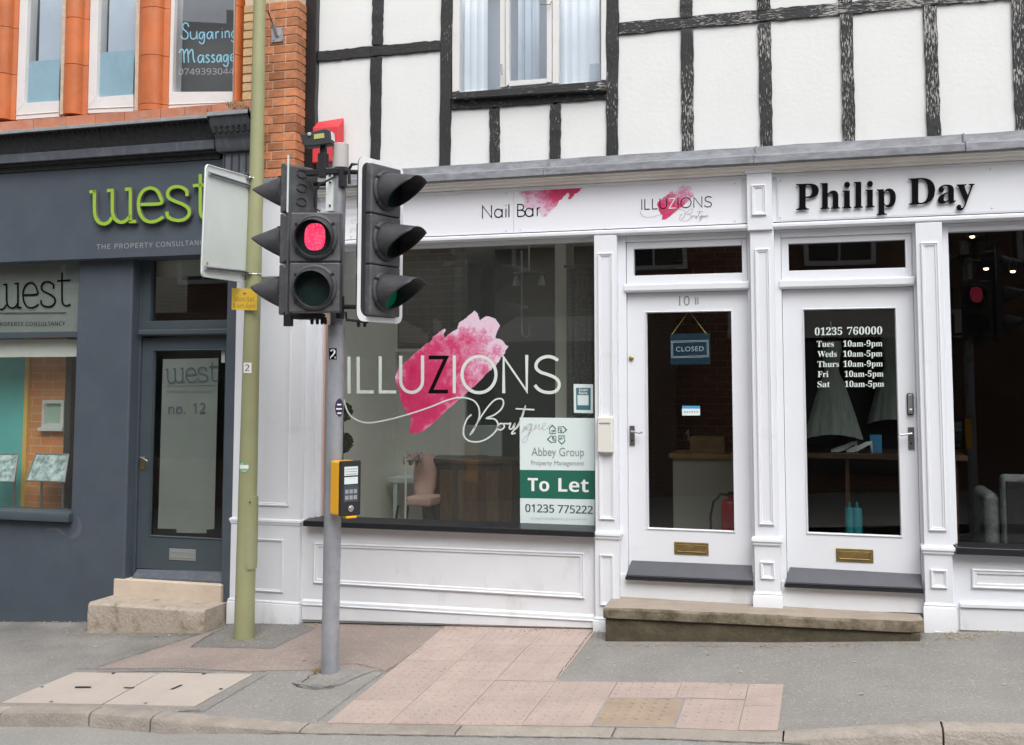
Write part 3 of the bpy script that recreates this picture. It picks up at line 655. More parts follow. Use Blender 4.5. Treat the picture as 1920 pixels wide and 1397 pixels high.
# fascia
zs0 = at(1391, 418.6, -.06).z; zs1 = at(1388, 336.5, -.06).z; zl = at(1060, 431, -.06).z
fb = MB(); fb.box(XLc-1.0, XR, -.045, .06, zl-.004, zE+.004); fb.build('fascia_board', M['white'], TB, bevel=.002)
zlip0 = at(1399, 430.5, -.08).z; zlip1 = at(1399, 420.5, -.08).z
lp = MB(); lp.xprof(XLc, XR, [(.04, zlip0), (-.07, zlip0), (-.088, zlip0+.01), (-.088, zlip1-.008), (-.075, zlip1), (-.044, zlip1+.006), (.04, zlip1)]); lp.build('fascia_lip', M['white'], TB, bevel=.003)
tp = MB(); tp.xprof(XLc, XR, [(-.044, zE+.003), (-.066, zE+.003), (-.07, zE-.01), (-.06, zE-.02), (-.058, zE-.03), (-.044, zE-.035)]); tp.build('fascia_moulding', M['white'], TB, bevel=.0015)
XCa, XCb = at(1400.5, 375, -.11).x, at(1447.5, 375, -.11).x
# console block between signs
cb = node('console_block', TB)
zc1 = at(1424, 316, -.12).z; zcb = at(1424, 431, -.11).z
MB().box(XCa, XCb, -.11, 0, zcb, zc1-.02).build('block', M['white'], cb, bevel=.003)
MB().xprof(XCa-.012, XCb+.012, [(0, zc1-.0025), (-.135, zc1-.0025), (-.135, zc1-.018), (-.12, zc1-.03), (0, zc1-.03)]).build('cap_moulding', M['white'], cb, bevel=.002)
a, b = at(1409, 347, -.11), at(1437, 403, -.11)
MB().frame(a.x, b.z, b.x, a.z, [(0,-.109), (0,-.124), (.008,-.126), (.014,-.118), (.022,-.118), (.026,-.1085)]).build('panel_moulding', M['white'], cb)

# pilasters: (pxL, pxR at mid height; y top; cap y; panel; lower panel; base y0,y1)
def pilaster(L, R, ytop, ycap0, ycap1, ybot, panel, low, base, yf=-.085, hasbase=True, capw=.022, xm=None):
    n_ = node('pilaster', TB)
    x0, x1 = at(L, 720, yf).x, at(R, 720, yf).x; xc = (L+R)/2
    zt_ = ytop if ytop < 20 else at(xc, ytop, yf).z
    zc_1 = at(xc, ycap0, yf-.02).z; zc_0 = at(xc, ycap1, yf-.02).z; zb_ = at(xc, ybot, yf).z
    MB().box(x0, x1, yf, .04, (zc_0+zc_1)/2, zlip0-.001).build('shaft', M['white'], n_, bevel=.003)
    MB().box(x0-.004, x1+.004, yf-.006, .04, zb_-.1, (zc_0+zc_1)/2-.001).build('pedestal', M['white'], n_, bevel=.003)
    h = zc_1-zc_0
    e = capw
    rings = []
    for o, z in ((0, zc_0-.006), (.006, zc_0), (e*.6, zc_0+h*.15), (e*.6, zc_0+h*.4), (e, zc_0+h*.5), (e, zc_0+h*.85), (e*.7, zc_1), (0, zc_1+.004)):
        rings.append([(x0-o, yf-.006-o, z), (x1+o, yf-.006-o, z), (x1+o, .04, z), (x0-o, .04, z)])
    MB().loft(rings).build('cap_moulding', M['white'], n_, bevel=.0015, seg=1)
    pr = [(0, yf+.001), (0, yf-.012), (.008, yf-.015), (.013, yf-.008), (.022, yf-.008), (.026, yf+.0015)]
    pm = panel; w = (x1-x0); xa, xb = x0+w*pm[0], x0+w*pm[1]
    MB().frame(xa, at(xc, pm[3], yf).z, xb, at(xc, pm[2], yf).z, pr).build('panel_moulding', M['white'], n_)
    if low:
        pr2 = [(0, yf-.005), (0, yf-.018), (.007, yf-.021), (.012, yf-.014), (.018, yf-.014), (.022, yf-.0045)]
        MB().frame(x0+w*low[0], at(xc, low[3], yf).z, x0+w*low[1], at(xc, low[2], yf).z, pr2).build('panel_moulding', M['white'], n_)
    if base:
        zb1 = at(xc, base[0], yf-.02).z; zb0 = at(xc, base[1], yf-.02).z; rings = []
        for o, z in ((.018, zb0-.05), (.018, zb1-.03), (.012, zb1-.022), (.014, zb1-.012), (.004, zb1)):
            rings.append([(x0-o, yf-.008-o, z), (x1+o, yf-.008-o, z), (x1+o, .04, z), (x0-o, .04, z)])
        MB().loft(rings).build('plinth', M['whitelow'], n_, bevel=.002)
    return n_
p1 = pilaster(1115, 1157.5, 442, 997, 1012, 1180, (.17, .85, 474, 974), (.2, .8, 1039, 1135), (1158, 1179))
p2 = pilaster(1410.5, 1455.5, 431, 1008, 1024, 1132, (.19, .82, 466, 984), (.22, .8, 1052, 1085), (1110, 1133))
p3 = pilaster(1724.5, 1775, 420, 1024, 1040, 1182, (.18, .84, 454, 995), (.2, .8, 1067, 1102), (1131, 1182))
p0 = pilaster(440, 566, 420, 974, 984, 1165, (.24, .84, 470, 948), (.24, .78, 1010, 1109), (1126, 1165), capw=.015)

# window 1 opening
SF = M['white']
wn1 = node('shop_window', TB)
gx0, gx1 = at(600, 720, .12).x, at(1114, 720, .02).x
zg1 = at(900, 462, .06).z; zg0 = at(900, 985, .02).z
f = MB()
# left reveal, top rail, bottom bead
x566 = at(566, 720, -.085).x; x592 = at(592, 720, -.03).x
f.box(x566, x592, -.03, .04, at(580,975,-.03).z, zlip0-.001)
f.box(x592-.001, x592+.035, .0, .16, at(580,975,-.03).z, zlip0-.002)
f.box(x592+.036, gx1+.1, .0, .1, zg1, zlip0-.002)
f.build('frame', SF, wn1, bevel=.003)
MB().box(x592+.0355, x592+.042, .03, .13, zg0, zg1-.001).build('frame_strip', M['pinkreveal'], wn1)
MB().box(x592+.0, x592+.14, .135, .155, zg0-.3, zg1+.1).build('side_lining', M['palemint'], wn1)
MB().box(x592+.043, gx1+.05, .055, .061, zg0-.03, zg1+.02).build('pane', M['glasswarm'], wn1)
sl = MB()
A = [(568,976),(1113.7,997),(1113.7,1008),(568,987)]
P = [at(x, y, -.14) for x, y in A]; B = [at(598,966.5,.05), at(1118,985,.05)]
sl.add([P[0], P[1], P[2], P[3], (P[0].x, .05, B[0].z), (P[1].x+.02, .05, B[1].z), (P[1].x+.02, .05, P[2].z), (P[0].x, .05, P[3].z)],
       [(0,1,2,3), (4,5,1,0), (3,2,6,7), (0,3,7,4), (1,5,6,2), (5,4,7,6)])
sl.build('window_sill', M['blackpaint'], TB, bevel=.006)
def riser(name, quad, yf, yb, mat=SF, bevel=.003): 
    return Q(MB(), quad, yf, yb).build(name, mat, TB, bevel=bevel)
riser('stall_riser', [(560,986),(1116,1006),(1116,1180),(560,1166)], -.05, .05, M['whitelow'])
def qframe(quad, yf, parent, w=.05, name='panel_moulding'):
    A = [at(x, y, yf) for x, y in quad]; c = sum(A, Vector())/4; rings = []
    for ins, y in [(0, yf+.001), (0, yf-.014), (.008, yf-.018), (.016, yf-.010), (.03, yf-.010), (.036, yf+.0015)]:
        r = []
        for k, p in enumerate(A):
            sx = 1 if k in (0, 3) else -1; sz = -1 if k in (0, 1) else 1
            r.append((p.x+sx*ins, y, p.z+sz*ins))
        rings.append(r)
    return MB().loft(rings, False).build(name, M['white'], parent)
qframe([(590,1017),(1096,1036),(1096,1122),(588,1093)], -.05, TB)
sk = MB(); yf = -.07
A = [at(566,1126.4,yf), at(1113.7,1156.5,yf), at(1113.7,1178,yf), at(566,1162,yf)]
sk.add([A[0], A[1], A[2], A[3], (A[0].x,-.045,A[0].z+.016), (A[1].x,-.045,A[1].z+.016), (A[2].x,-.045,A[2].z), (A[3].x,-.045,A[3].z),
        (A[0].x,yf,A[0].z-.02),(A[1].x,yf,A[1].z-.02)], [(0,1,9,8),(8,9,2,3),(4,5,1,0),(3,2,6,7),(0,8,3,7,4),(1,5,6,2,9)])
sk.build('skirting', M['whitelow'], TB, bevel=.004)
tm = MB(); a = at(566,1133,yf-.004); b = at(1113.7,1164,yf-.004); tm.tube([a, b], .007, 8); tm.build('skirting_bead', SF, TB, smooth=True)

# doors
def door(glassq, leaf, transom, tframe, label, knob, handle, letter, bar, risq, side):
    d = node('door', TB); d['label'] = label
    YD = .03
    L = [at(*p, YD) for p in leaf]; g = [at(*p, YD) for p in glassq]
    x0 = (L[0].x+L[3].x)/2; x1 = (L[1].x+L[2].x)/2; z1 = (L[0].z+L[1].z)/2; z0 = (L[2].z+L[3].z)/2-.05
    a0 = (g[0].x+g[3].x)/2; a1 = (g[1].x+g[2].x)/2; b1 = (g[0].z+g[1].z)/2; b0 = (g[2].z+g[3].z)/2
    m = MB(); m.box(x0, a0, YD, YD+.045, z0, z1); m.box(a1, x1, YD, YD+.045, z0, z1); m.box(a0, a1, YD, YD+.045, b1, z1); m.box(a0, a1, YD, YD+.045, z0, b0)
    m.build('leaf', M['white'], d)
    MB().frame(a0-.002, b0-.002, a1+.002, b1+.002, [(0, YD-.001), (0, YD-.006), (.006, YD-.008), (.010, YD+.012), (.012, YD+.03)]).build('glazing_bead', M['white'], d)
    MB().box(a0-.002, a1+.002, YD+.022, YD+.028, b0-.002, b1+.002).build('pane', M['glassdoor'], d)
    # weather bar
    B = [at(*p, -.0) for p in bar]; w = MB(); yb_ = YD-.001
    w.add([(B[0].x, yb_, B[0].z), (B[1].x, yb_, B[1].z), (B[2].x, -.06, B[2].z), (B[3].x, -.06, B[3].z), (B[2].x, -.06, B[2].z-.014), (B[3].x, -.06, B[3].z-.014), (B[0].x, yb_, B[3].z-.014), (B[1].x, yb_, B[2].z-.014)],
          [(0,1,2,3), (3,2,4,5), (0,3,5,6), (1,7,4,2), (0,6,7,1), (5,4,7,6)])
    w.build('weather_bar', M['barblack'], d, bevel=.002, seg=1)
    wl_ = MB(); zc2 = -.016
    wl_.loft([[(B[3].x-.006, -.066, B[3].z+zc2), (B[3].x-.006, -.066, B[3].z+zc2-.022), (B[3].x-.006, -.03, B[3].z+zc2-.022), (B[3].x-.006, -.03, B[3].z+zc2)], [(B[2].x+.004, -.066, B[2].z+zc2), (B[2].x+.004, -.066, B[2].z+zc2-.022), (B[2].x+.004, -.03, B[2].z+zc2-.022), (B[2].x+.004, -.03, B[2].z+zc2)]])
    wl_.build('weather_bar_lip', M['blackpaint'], d)
    # handle
    hx, hy, hw, hh, dirn = handle; a = at(hx, hy, YD); s = .0038
    hp = MB(); hp.box(a.x-hw*s/2, a.x+hw*s/2, YD-.008, YD, a.z-hh*s/2, a.z+hh*s/2); hp.build('handle_plate', M['handle'], d, bevel=.003)
    hz = a.z+hh*s*.22; hl = MB(); hl.tube([(a.x, YD-.006, hz), (a.x, YD-.05, hz), (a.x+dirn*.03, YD-.055, hz-.004), (a.x+dirn*.07, YD-.055, hz-.012), (a.x+dirn*.085, YD-.055, hz-.002)], .007, 10)
    hl.build('handle', M['metal'], d, smooth=True)
    MB().lathe((a.x, YD-.008, a.z-.035), [(.007,.0), (.007,-.003), (.003,-.003)], 10, 'y').build('keyhole', M['black'], d)
    # letterbox
    lx0, ly0, lx1, ly1 = letter; a = at(lx0, ly0, YD); b = at(lx1, ly1, YD)
    lbm = MB(); lbm.box(a.x, b.x, YD-.006, YD, b.z, a.z); lbm.build('letterbox', M['brass'], d, bevel=.003)
    lf = MB(); lf.frame(a.x+.018, b.z+.018, b.x-.018, a.z-.018, [(0, YD-.0055), (0, YD-.011), (.006, YD-.012), (.010, YD-.0075)]); lf.box(a.x+.03, b.x-.03, YD-.0095, YD-.006, b.z+.03, a.z-.028); lf.build('letterbox_flap', M['brass'], d, bevel=.002)
    # transom
    t = node('transom_window', TB); T = [at(*p, .03) for p in transom]; O = [at(*p, .01) for p in tframe]
    ox0, ox1, oz1, oz0 = (O[0].x+O[3].x)/2, (O[1].x+O[2].x)/2, (O[0].z+O[1].z)/2, (O[2].z+O[3].z)/2
    tx0, tx1, tz1, tz0 = (T[0].x+T[3].x)/2, (T[1].x+T[2].x)/2, (T[0].z+T[1].z)/2, (T[2].z+T[3].z)/2
    m = MB(); m.box(ox0, tx0, .01, .07, oz0, oz1); m.box(tx1, ox1, .01, .07, oz0, oz1); m.box(tx0, tx1, .01, .07, tz1, oz1); m.box(tx0, tx1, .01, .07, oz0, tz0)
    m.build('frame', M['white'], t, bevel=.002)
    MB().box(tx0-.002, tx1+.002, .045, .051, tz0-.002, tz1+.002).build('pane', M['glassdoor'], t)
    # mid rail (transom bar)
    r = MB(); zr1 = oz0-.001; zr0 = z1+.004
    r.xprof(ox0-.015, ox1+.015, [(.07, zr1), (.0, zr1), (-.03, zr1-.012), (-.03, zr0+.014), (-.015, zr0), (.07, zr0)]); r.build('transom_bar', M['white'], TB, bevel=.003)
    # jambs and head
    return d, t, (x0, x1, z0, z1, ox0, ox1, oz0, oz1)
D1 = door([(1210,585),(1370,581),(1381,997),(1214,993)], [(1175.6,551),(1402,545),(1411,1070),(1180,1062)],
          [(1189,466.5),(1391.7,460.4),(1391.7,512.5),(1189,516.8)], [(1175,454),(1400.5,447),(1400.5,527),(1175,532)],
          'door 10B with a closed sign behind the glass', None, (1185.5, 817, 10.5, 40, 1), (1264,1015.6,1329,1042),
          [(1183,1051.5),(1411,1061),(1412,1085),(1177,1074.5)], None, 0)
D2 = door([(1503,579),(1680,576),(1692,1006),(1515,1002)], [(1466,545),(1711,537),(1728,1085),(1477,1075)],
          [(1478.4,457),(1697,450),(1697.8,502),(1479,508.5)], [(1464,446),(1707.6,437),(1710,518),(1466,524)],
          'door with opening hours lettered on the glass', None, (1708.5, 822, 11, 42, -1), (1567,1027.5,1638,1056),
          [(1481,1064),(1727,1077.5),(1729,1099),(1473,1088)], None, 0)
for d, t, e in (D1, D2):
    x0, x1, z0, z1, ox0, ox1, oz0, oz1 = e
    pass
# jamb posts & head fill around doors: fill from pilaster edges
def fill(x0, x1, y0, y1, z0, z1, name='door_frame'):
    return MB().box(x0, x1, y0, y1, z0, z1).build(name, M['white'], TB, bevel=.0025)
px1r = at(1157.5, 720, -.085).x; px2l = at(1410.5, 720, -.085).x; px2r = at(1455.5, 720, -.085).x; px3l = at(1724.5, 720, -.085).x; px3r = at(1775, 720, -.085).x
for (e, xa, xb) in ((D1[2], px1r, px2l), (D2[2], px2r, px3l)):
    x0, x1, z0, z1, ox0, ox1, oz0, oz1 = e
    fill(xa-.01, min(ox0, x0)-.002, -.01, .08, -.1, zlip0-.002); fill(max(ox1, x1)+.002, xb+.01, -.01, .08, -.1, zlip0-.002)
    fill(min(ox0, x0)-.001, max(ox1, x1)+.001, -.008, .08, oz1+.001, zlip0-.003)
    zbar = z0+.05
    if ox0 > x0+.004: fill(x0, ox0-.001, .0, .08, oz0, oz1)
    if ox1 < x1-.004: fill(ox1+.001, x1, .0, .08, oz0, oz1)
# risers below the doors
riser('door_riser', [(1163,1076),(1415,1087),(1415,1140),(1163,1122)], -.02, .08, M['whitelow'])
riser('door_riser', [(1465,1089),(1733,1100),(1733,1150),(1465,1142)], -.02, .08, M['whitelow'])
MB().lathe(tuple(at(1184,672,.03)), [(.004,0),(.017,-.002),(.019,-.010),(.010,-.016),(.002,-.017)], 14, 'y').build('knob', M['brass'], D1[0], smooth=True)
# keypad on door 2
kp = node('keypad_lock', D2[0]); a = at(1699.5,737,.03); b = at(1713.5,779,.03)
MB().box(a.x, b.x, .008, .03, b.z, a.z).build('keypad_case', M['black'], D2[0], bevel=.012, seg=3)
MB().box(a.x+.008, b.x-.008, .003, .0085, b.z+.012, a.z-.010).build('keypad_face', M['steelplate'], D2[0], bevel=.008, seg=3)
bt = MB()
for r_ in range(6):
    for c_ in range(2): bt.box(a.x+.017+c_*.011, a.x+.024+c_*.011, .0, .0035, a.z-.03-r_*.014, a.z-.022-r_*.014)
bt.lathe(((a.x+b.x)/2, .003, b.z+.035), [(.013,0),(.013,-.012),(.008,-.014)], 12, 'y'); bt.build('keypad_buttons', M['metal'], D2[0])
bpy.data.objects.remove(kp)

# window 2 at right
wn2 = node('shop_window', TB)
xw0 = at(1797, 900, .05).x; xw0t = at(1782, 500, .0).x
f = MB(); f.box(px3r-.002, at(1786,720,.0).x, -.012, .09, at(1800,1016,0).z-.02, zlip0-.002)
zt2 = at(1850, 433, .03).z; f.box(at(1786,720,0).x-.001, XR, .0, .09, zt2, zlip0-.002); f.build('frame', SF, wn2, bevel=.003)
MB().box(at(1786,720,0).x-.002, XR, .055, .061, at(1850,1020,.05).z-.03, zt2+.01).build('pane', M['glassright'], wn2)
P = [at(x, y, -.13) for x, y in [(1793.6,1026),(1960,1031),(1960,1045),(1793.6,1039.5)]]; zB_ = at(1803,1016,.05).z
sl = MB(); sl.add([P[0], (XR,-.13,P[1].z), (XR,-.13,P[2].z), P[3], (P[0].x,.06,zB_), (XR,.06,zB_), (XR,.06,P[2].z), (P[0].x,.06,P[3].z)], [(0,1,2,3),(4,5,1,0),(3,2,6,7),(0,3,7,4),(1,5,6,2),(5,4,7,6)])
sl.build('window_sill', M['blackpaint'], TB, bevel=.005)
riser('stall_riser', [(1776,1038),(2080,1045),(2080,1185),(1776,1185)], -.05, .06)
qframe([(1822,1066),(2000,1072),(2000,1109),(1822,1102)], -.05, TB)
Q(MB(), [(1800,1140),(2080,1149),(2080,1190),(1800,1182)], -.07, -.045).build('skirting', M['whitelow'], TB, bevel=.004)
Q(MB(), [(1800,1131),(2080,1140),(2080,1149),(1800,1140)], -.085, -.045).build('skirting_bead', SF, TB, bevel=.008, seg=3)

# building bulk behind, roof edge, ceiling opened to let sky light into shop one
bk = MB(); bk.box(-4.3, 6.0, 4.6, 4.8, -.4, 3.42); bk.box(5.9, 6.0, .25, .8, -.4, 6.2); bk.box(5.9, 6.0, .81, 4.6, -.4, 3.42); bk.box(-4.3, 6.0, .05, .8, 6.2, 6.35); pass
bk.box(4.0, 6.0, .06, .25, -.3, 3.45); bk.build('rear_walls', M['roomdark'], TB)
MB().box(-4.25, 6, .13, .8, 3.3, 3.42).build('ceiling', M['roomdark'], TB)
MB().box(-4.3, 6.0, .7, .8, 3.43, 6.19).build('rear_wall', M['room'], TB)  # unseen pale shaft wall, added to bounce sky light into the shop
MB().box(-2.1, 6, .801, 4.6, 3.3, 3.42).build('ceiling', M['roomdark'], TB); MB().box(-4.25, -2.1, 2.6, 4.6, 3.3, 3.42).build('ceiling', M['room'], TB)  # gap left between these ceilings is an added opening for sky light
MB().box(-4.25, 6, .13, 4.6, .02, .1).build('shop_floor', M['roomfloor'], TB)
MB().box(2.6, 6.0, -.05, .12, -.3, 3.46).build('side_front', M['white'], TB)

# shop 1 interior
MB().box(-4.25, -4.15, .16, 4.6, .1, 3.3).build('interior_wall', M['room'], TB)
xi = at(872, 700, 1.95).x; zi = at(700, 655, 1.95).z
MB().box(-4.15, xi, 1.95, 2.01, .1, zi).build('interior_wall', M['room'], TB); MB().box(-4.15, xi, 1.93, 2.01, zi+.002, 3.3).build('interior_wall', M['dimbrick'], TB)  # upper brick part stands in for the dark street reflection in the pane
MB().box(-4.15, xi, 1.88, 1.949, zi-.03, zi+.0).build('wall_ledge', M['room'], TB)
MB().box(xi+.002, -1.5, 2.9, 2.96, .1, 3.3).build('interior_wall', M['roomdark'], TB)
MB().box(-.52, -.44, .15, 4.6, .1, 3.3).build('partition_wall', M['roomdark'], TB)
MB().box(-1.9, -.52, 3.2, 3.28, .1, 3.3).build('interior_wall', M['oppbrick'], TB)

# ================================================================== things inside shop 1
def ipt(px, py, Y): return at(px, py, Y)
# reception desk
dk = thing('reception_desk', 'curved dark walnut reception desk inside the window of the pink splash shop', 'desk')
Yd = 1.5; a = at(806, 858, Yd); b = at(960, 985, Yd)
n = 18
def dcurve(k, off=0): t = k/n; x = a.x+(b.x-a.x)*t; return (x, Yd-.22*math.sin(math.pi*t)**.8-off)
zt_ = at(880, 862, Yd-.2).z
pts = [dcurve(k) for k in range(n+1)]
MB().loft([[(x, y, .1) for x, y in pts]+[(b.x, Yd+.3, .1), (a.x, Yd+.3, .1)], [(x, y, zt_-.04) for x, y in pts]+[(b.x, Yd+.3, zt_-.04), (a.x, Yd+.3, zt_-.04)]]).build('desk_front', M['walnut'], dk, smooth=True)
pts2 = [dcurve(k, .04) for k in range(n+1)]
MB().loft([[(x, y, zt_-.04) for x, y in pts2]+[(b.x+.06, Yd+.36, zt_-.04), (a.x-.05, Yd+.36, zt_-.04)], [(x, y, zt_) for x, y in pts2]+[(b.x+.06, Yd+.36, zt_), (a.x-.05, Yd+.36, zt_)]]).build('desk_top', M['walnut'], dk, bevel=.008)
for k in range(2, n, 4):
    x, y = dcurve(k, .004); MB().box(x-.09, x+.1, y-.004, y+.004, .18, zt_-.1).build('front_panel', M['walnutlight'], dk, bevel=.003)
# pink chair
ch = thing('pink_chair', 'pale pink velvet chair standing beside the reception desk', 'chair')
Yc = 1.15; tl = at(762, 855, Yc); br = at(803, 940, Yc); zs = br.z+.02
rings = []
for t, w, dy in ((0,.75,-.0),(.25,1.0,.03),(.6,1.05,.06),(.9,.9,.08),(1,.7,.085)):
    z = zs+(tl.z-zs)*t; xc = (tl.x+br.x)/2-.02*t; hw = (br.x-tl.x)/2*w
    rings.append([(xc+hw*math.cos(q)*1.0, Yc+.18+dy-.10*math.sin(q), z) for q in [math.pi*j/8 for j in range(9)]]+[(xc+hw*math.cos(q)*.8, Yc+.24+dy-.10*math.sin(q), z) for q in [math.pi*(8-j)/8 for j in range(9)]])
MB().loft(rings).build('backrest', M['pinkvelvet'], ch, smooth=True)
xc = (tl.x+br.x)/2
MB().box(xc-.07, xc+.17, Yc-.12, Yc+.2, zs-.06, zs+.03).build('seat', M['pinkvelvet'], ch, bevel=.03, seg=3)
for sx, sy in ((-1,-1),(1,-1),(-1,1),(1,1)):
    MB().tube([(xc-.015+sx*.12, Yc+sy*.12, zs-.05), (xc-.015+sx*.2, Yc+sy*.19, .1)], [.012,.007], 8).build('leg', M['black'], ch)
# throw on chair
th = MB(); pts = []
a0 = at(757, 856, Yc); 
for k in range(10): pts.append((a0.x+.022*k, Yc+.05+.01*math.sin(k*2), tl.z+.03+.006*math.sin(k*3)))
th.loft([pts, [(p[0], p[1]-.06, p[2]-.03-.02*math.sin(i*1.7)) for i, p in enumerate(pts)], [(p[0]-.005, p[1]-.05, p[2]-.10-.03*math.sin(i*2.3)) for i, p in enumerate(pts)]], False, closed=False)
tag(th.build('patterned_scarf', surf('patterned_scarf_cloth', (.45,.38,.36), .9, .4, 40, dirt=.9, dirtcol=(.5,.06,.1), dscale=(25,25,25), dthr=(.5,.6)), smooth=True, solid=.004), 'crumpled patterned scarf draped over the top of the pink chair', 'scarf')
# chair frame leg white at left
rl = thing('clothes_rail', 'thin white metal clothes rail standing left of the pink chair', 'clothes rail')
p = at(761, 860, 1.0); q_ = at(761, 975, 1.0)
for dx in (0, .35):
    MB().tube([(p.x+dx*.0, 1.0+dx, .1), (p.x, 1.0+dx, p.z-.01)], .009, 8).build('upright', M['whiteprint'], rl)
MB().tube([(p.x, .98, p.z-.01), (p.x, 1.37, p.z-.01)], .009, 8).build('top_rail', M['whiteprint'], rl)
# low bench standing in for a pale reflected bar
cs_ = thing('reflected_bar', 'low pale bench standing in for a reflected light bar in the pink splash shop', 'bench')
a = at(650, 893, 1.6); b = at(850, 905, 1.6)
MB().box(-4.1, b.x, 1.6, 1.94, a.z-.05, a.z).build('bench_top', M['posterwhite'], cs_, bevel=.004)
for x in (-4.05, (b.x-4.1)/2, b.x-.06): MB().box(x, x+.04, 1.62, 1.66, .1, a.z-.05).build('leg', M['posterwhite'], cs_)
# white panel
wp = thing('white_screen', 'plain whitish screen standing behind the reception desk', 'screen')
a = at(873, 797, 2.3); b = at(939, 854, 2.3); MB().box(a.x, b.x, 2.3, 2.33, .1, a.z).build('screen_panel', M['posterwhite'], wp, bevel=.004)
MB().box(b.x-.02, b.x+.005, 2.295, 2.335, .1, a.z+.02).build('screen_edge', M['whiteprint'], wp)
# papers on the desk
pp = MB(); 
for i in range(4):
    x0_ = at(818+i*22, 858, 1.6).x; pp.box(x0_, x0_+.11, 1.55+.03*i, 1.7+.03*i, zt_+.001+.003*i, zt_+.003+.003*i)
tag(pp.build('desk_papers', M['teal']), 'small pile of teal and white leaflets lying on the reception desk', 'leaflets')
# picture frames on interior wall
for k, (x0_, y0_, x1_, y1_) in enumerate(((672,745,690,780),(668,796,692,836))):
    a = at(x0_, y0_, 1.93); b = at(x1_, y1_, 1.93); pf = thing('picture_frame', ['upper', 'lower'][k]+' pale picture frame on the wall seen through the big window', 'picture', group='pale frames on the shop wall')
    MB().frame(a.x, b.z, b.x, a.z, [(0,1.949),(0,1.915),(.03,1.91),(.035,1.94)]).build('frame', M['posterwhite'], pf); MB().box(a.x+.03, b.x-.03, 1.93, 1.94, b.z+.03, a.z-.03).build('picture', M['room'], pf)
# topiary trees
def topiary(label, balls, pot, Y, grp):
    t = thing('topiary_tree', label, 'potted plant', group=grp)
    for (px, py, r) in balls:
        c = at(px, py, Y); mb = MB(); random.seed(int(px+py))
        for k in range(420):
            v = Vector((random.gauss(0,1), random.gauss(0,1), random.gauss(0,1))).normalized(); rr = r*random.uniform(.82, 1.08)
            u = v.cross(Vector((.3,.5,.8))).normalized(); w = v.cross(u); q = c+v*rr; s_ = .016; t_ = v*.012
            mb.add([q-u*s_, q+w*s_*.5+t_, q+u*s_, q-w*s_*.5-t_], [(0,1,2,3)])
        mb.lathe(tuple(c), [(.01,-r*.85),(r*.6,-r*.6),(r*.85,0),(r*.6,r*.6),(.01,r*.85)], 10)
        mb.build('foliage_ball', M['leaf'], t, recalc=False)
    c = at(*balls[0][:2], Y); z = at(pot[0], pot[1], Y).z
    MB().tube([(c.x, Y, z), (c.x, Y, c.z)], .01, 8).build('stem', M['walnut'], t)
    MB().lathe((c.x, Y, z-.02), [(.06,-.22),(.085,-.05),(.09,0),(.08,.0)], 16).build('pot', M['palemint'], t)
topiary('tall double ball topiary behind the grey signal pole', [(643,772,.075),(643,830,.08)], (643,900), .35, None)
topiary('low topiary bush in the bottom left corner of the big window', [(607,905,.09)], (607,945), .3, None)
pl = thing('ceiling_pendant', 'dark pendant lamp with small shades hanging in the pink splash shop', 'pendant lamp')
p = at(992, 515, 1.4); MB().tube([(p.x, 1.4, p.z), (p.x, 1.4, 3.3)], .008, 8).build('rod', M['cream'], pl); MB().lathe((p.x, 1.4, p.z), [(.02,.03),(.14,.02),(.15,0),(.02,-.01)], 20).build('canopy', M['black'], pl, smooth=True)
for dx in (-.12, .12): MB().lathe((p.x+dx, 1.4, p.z-.03), [(.015,.02),(.035,-.07),(.03,-.07),(.01,.0)], 14).build('shade', M['cream'], pl, smooth=True)
hl_ = thing('hanging_strap', 'pale curved strap hanging from the ceiling in the pink splash shop', 'strap')
a = at(978, 470, 1.1); b = at(979, 632, 1.1); c = at(993, 632, 1.1); MB().tube([a, Vector((b.x, 1.1, b.z+.05)), Vector((b.x+.01, 1.1, b.z+.01)), Vector(((b.x+c.x)/2, 1.1, b.z)), Vector((c.x-.005, 1.1, c.z+.012)), at(994, 610, 1.1)], .008, 8).build('strap_tube', M['cream'], hl_, smooth=True)
# curtain at right of window
dc = thing('dark_lace_curtain', 'dark lace curtain hanging at the right side of the big window', 'curtain')
curtain(at(1062,700,.5).x, at(1112,700,.5).x, .5, 1.6, 2.8, surf('dark_lace', (.06,.065,.06), .9, .7, 60), 'curtain_cloth', dc, .02, .08)
MB().tube([(at(1058,600,.5).x, .5, 2.82), (at(1125,600,.5).x, .5, 2.82)], .01, 8).build('curtain_pole', M['black'], dc)
MB().box(at(1041,700,1.2).x, at(1062,700,1.2).x, 1.2, 1.5, .1, 3.3).build('column', M['room'], TB)
# counter behind door 1 and fire extinguisher
ct = thing('shop_counter', 'cream fronted counter with oak top behind the glass of door 10B', 'counter')
a = at(1257, 850, 1.3); b = at(1400, 990, 1.3)
MB().box(a.x+.02, -.53, 1.3, 1.8, .1, a.z-.04).build('counter_front', M['cream'], ct)
MB().box(a.x-.01, -.53, 1.27, 1.85, a.z-.04, a.z).build('counter_top', M['counterwood'], ct, bevel=.004)
bx_ = thing('wooden_box', 'small wooden box with a tap standing on the cream counter', 'box'); p = at(1295, 850, 1.5); zc_ = a.z
MB().box(p.x, p.x+.3, 1.45, 1.65, zc_+.001, zc_+.14).build('box_body', M['counterwood'], bx_, bevel=.004)
MB().tube([(p.x-.01, 1.44, zc_+.1), (p.x-.01, 1.44, zc_+.2), (p.x-.03, 1.44, zc_+.16)], .008, 8).build('tap', M['metal'], bx_)
ex = thing('fire_extinguisher', 'red fire extinguisher with black hose by the cream counter', 'fire extinguisher')
c = at(1371, 990, .75); zt3 = at(1371, 935, .75).z
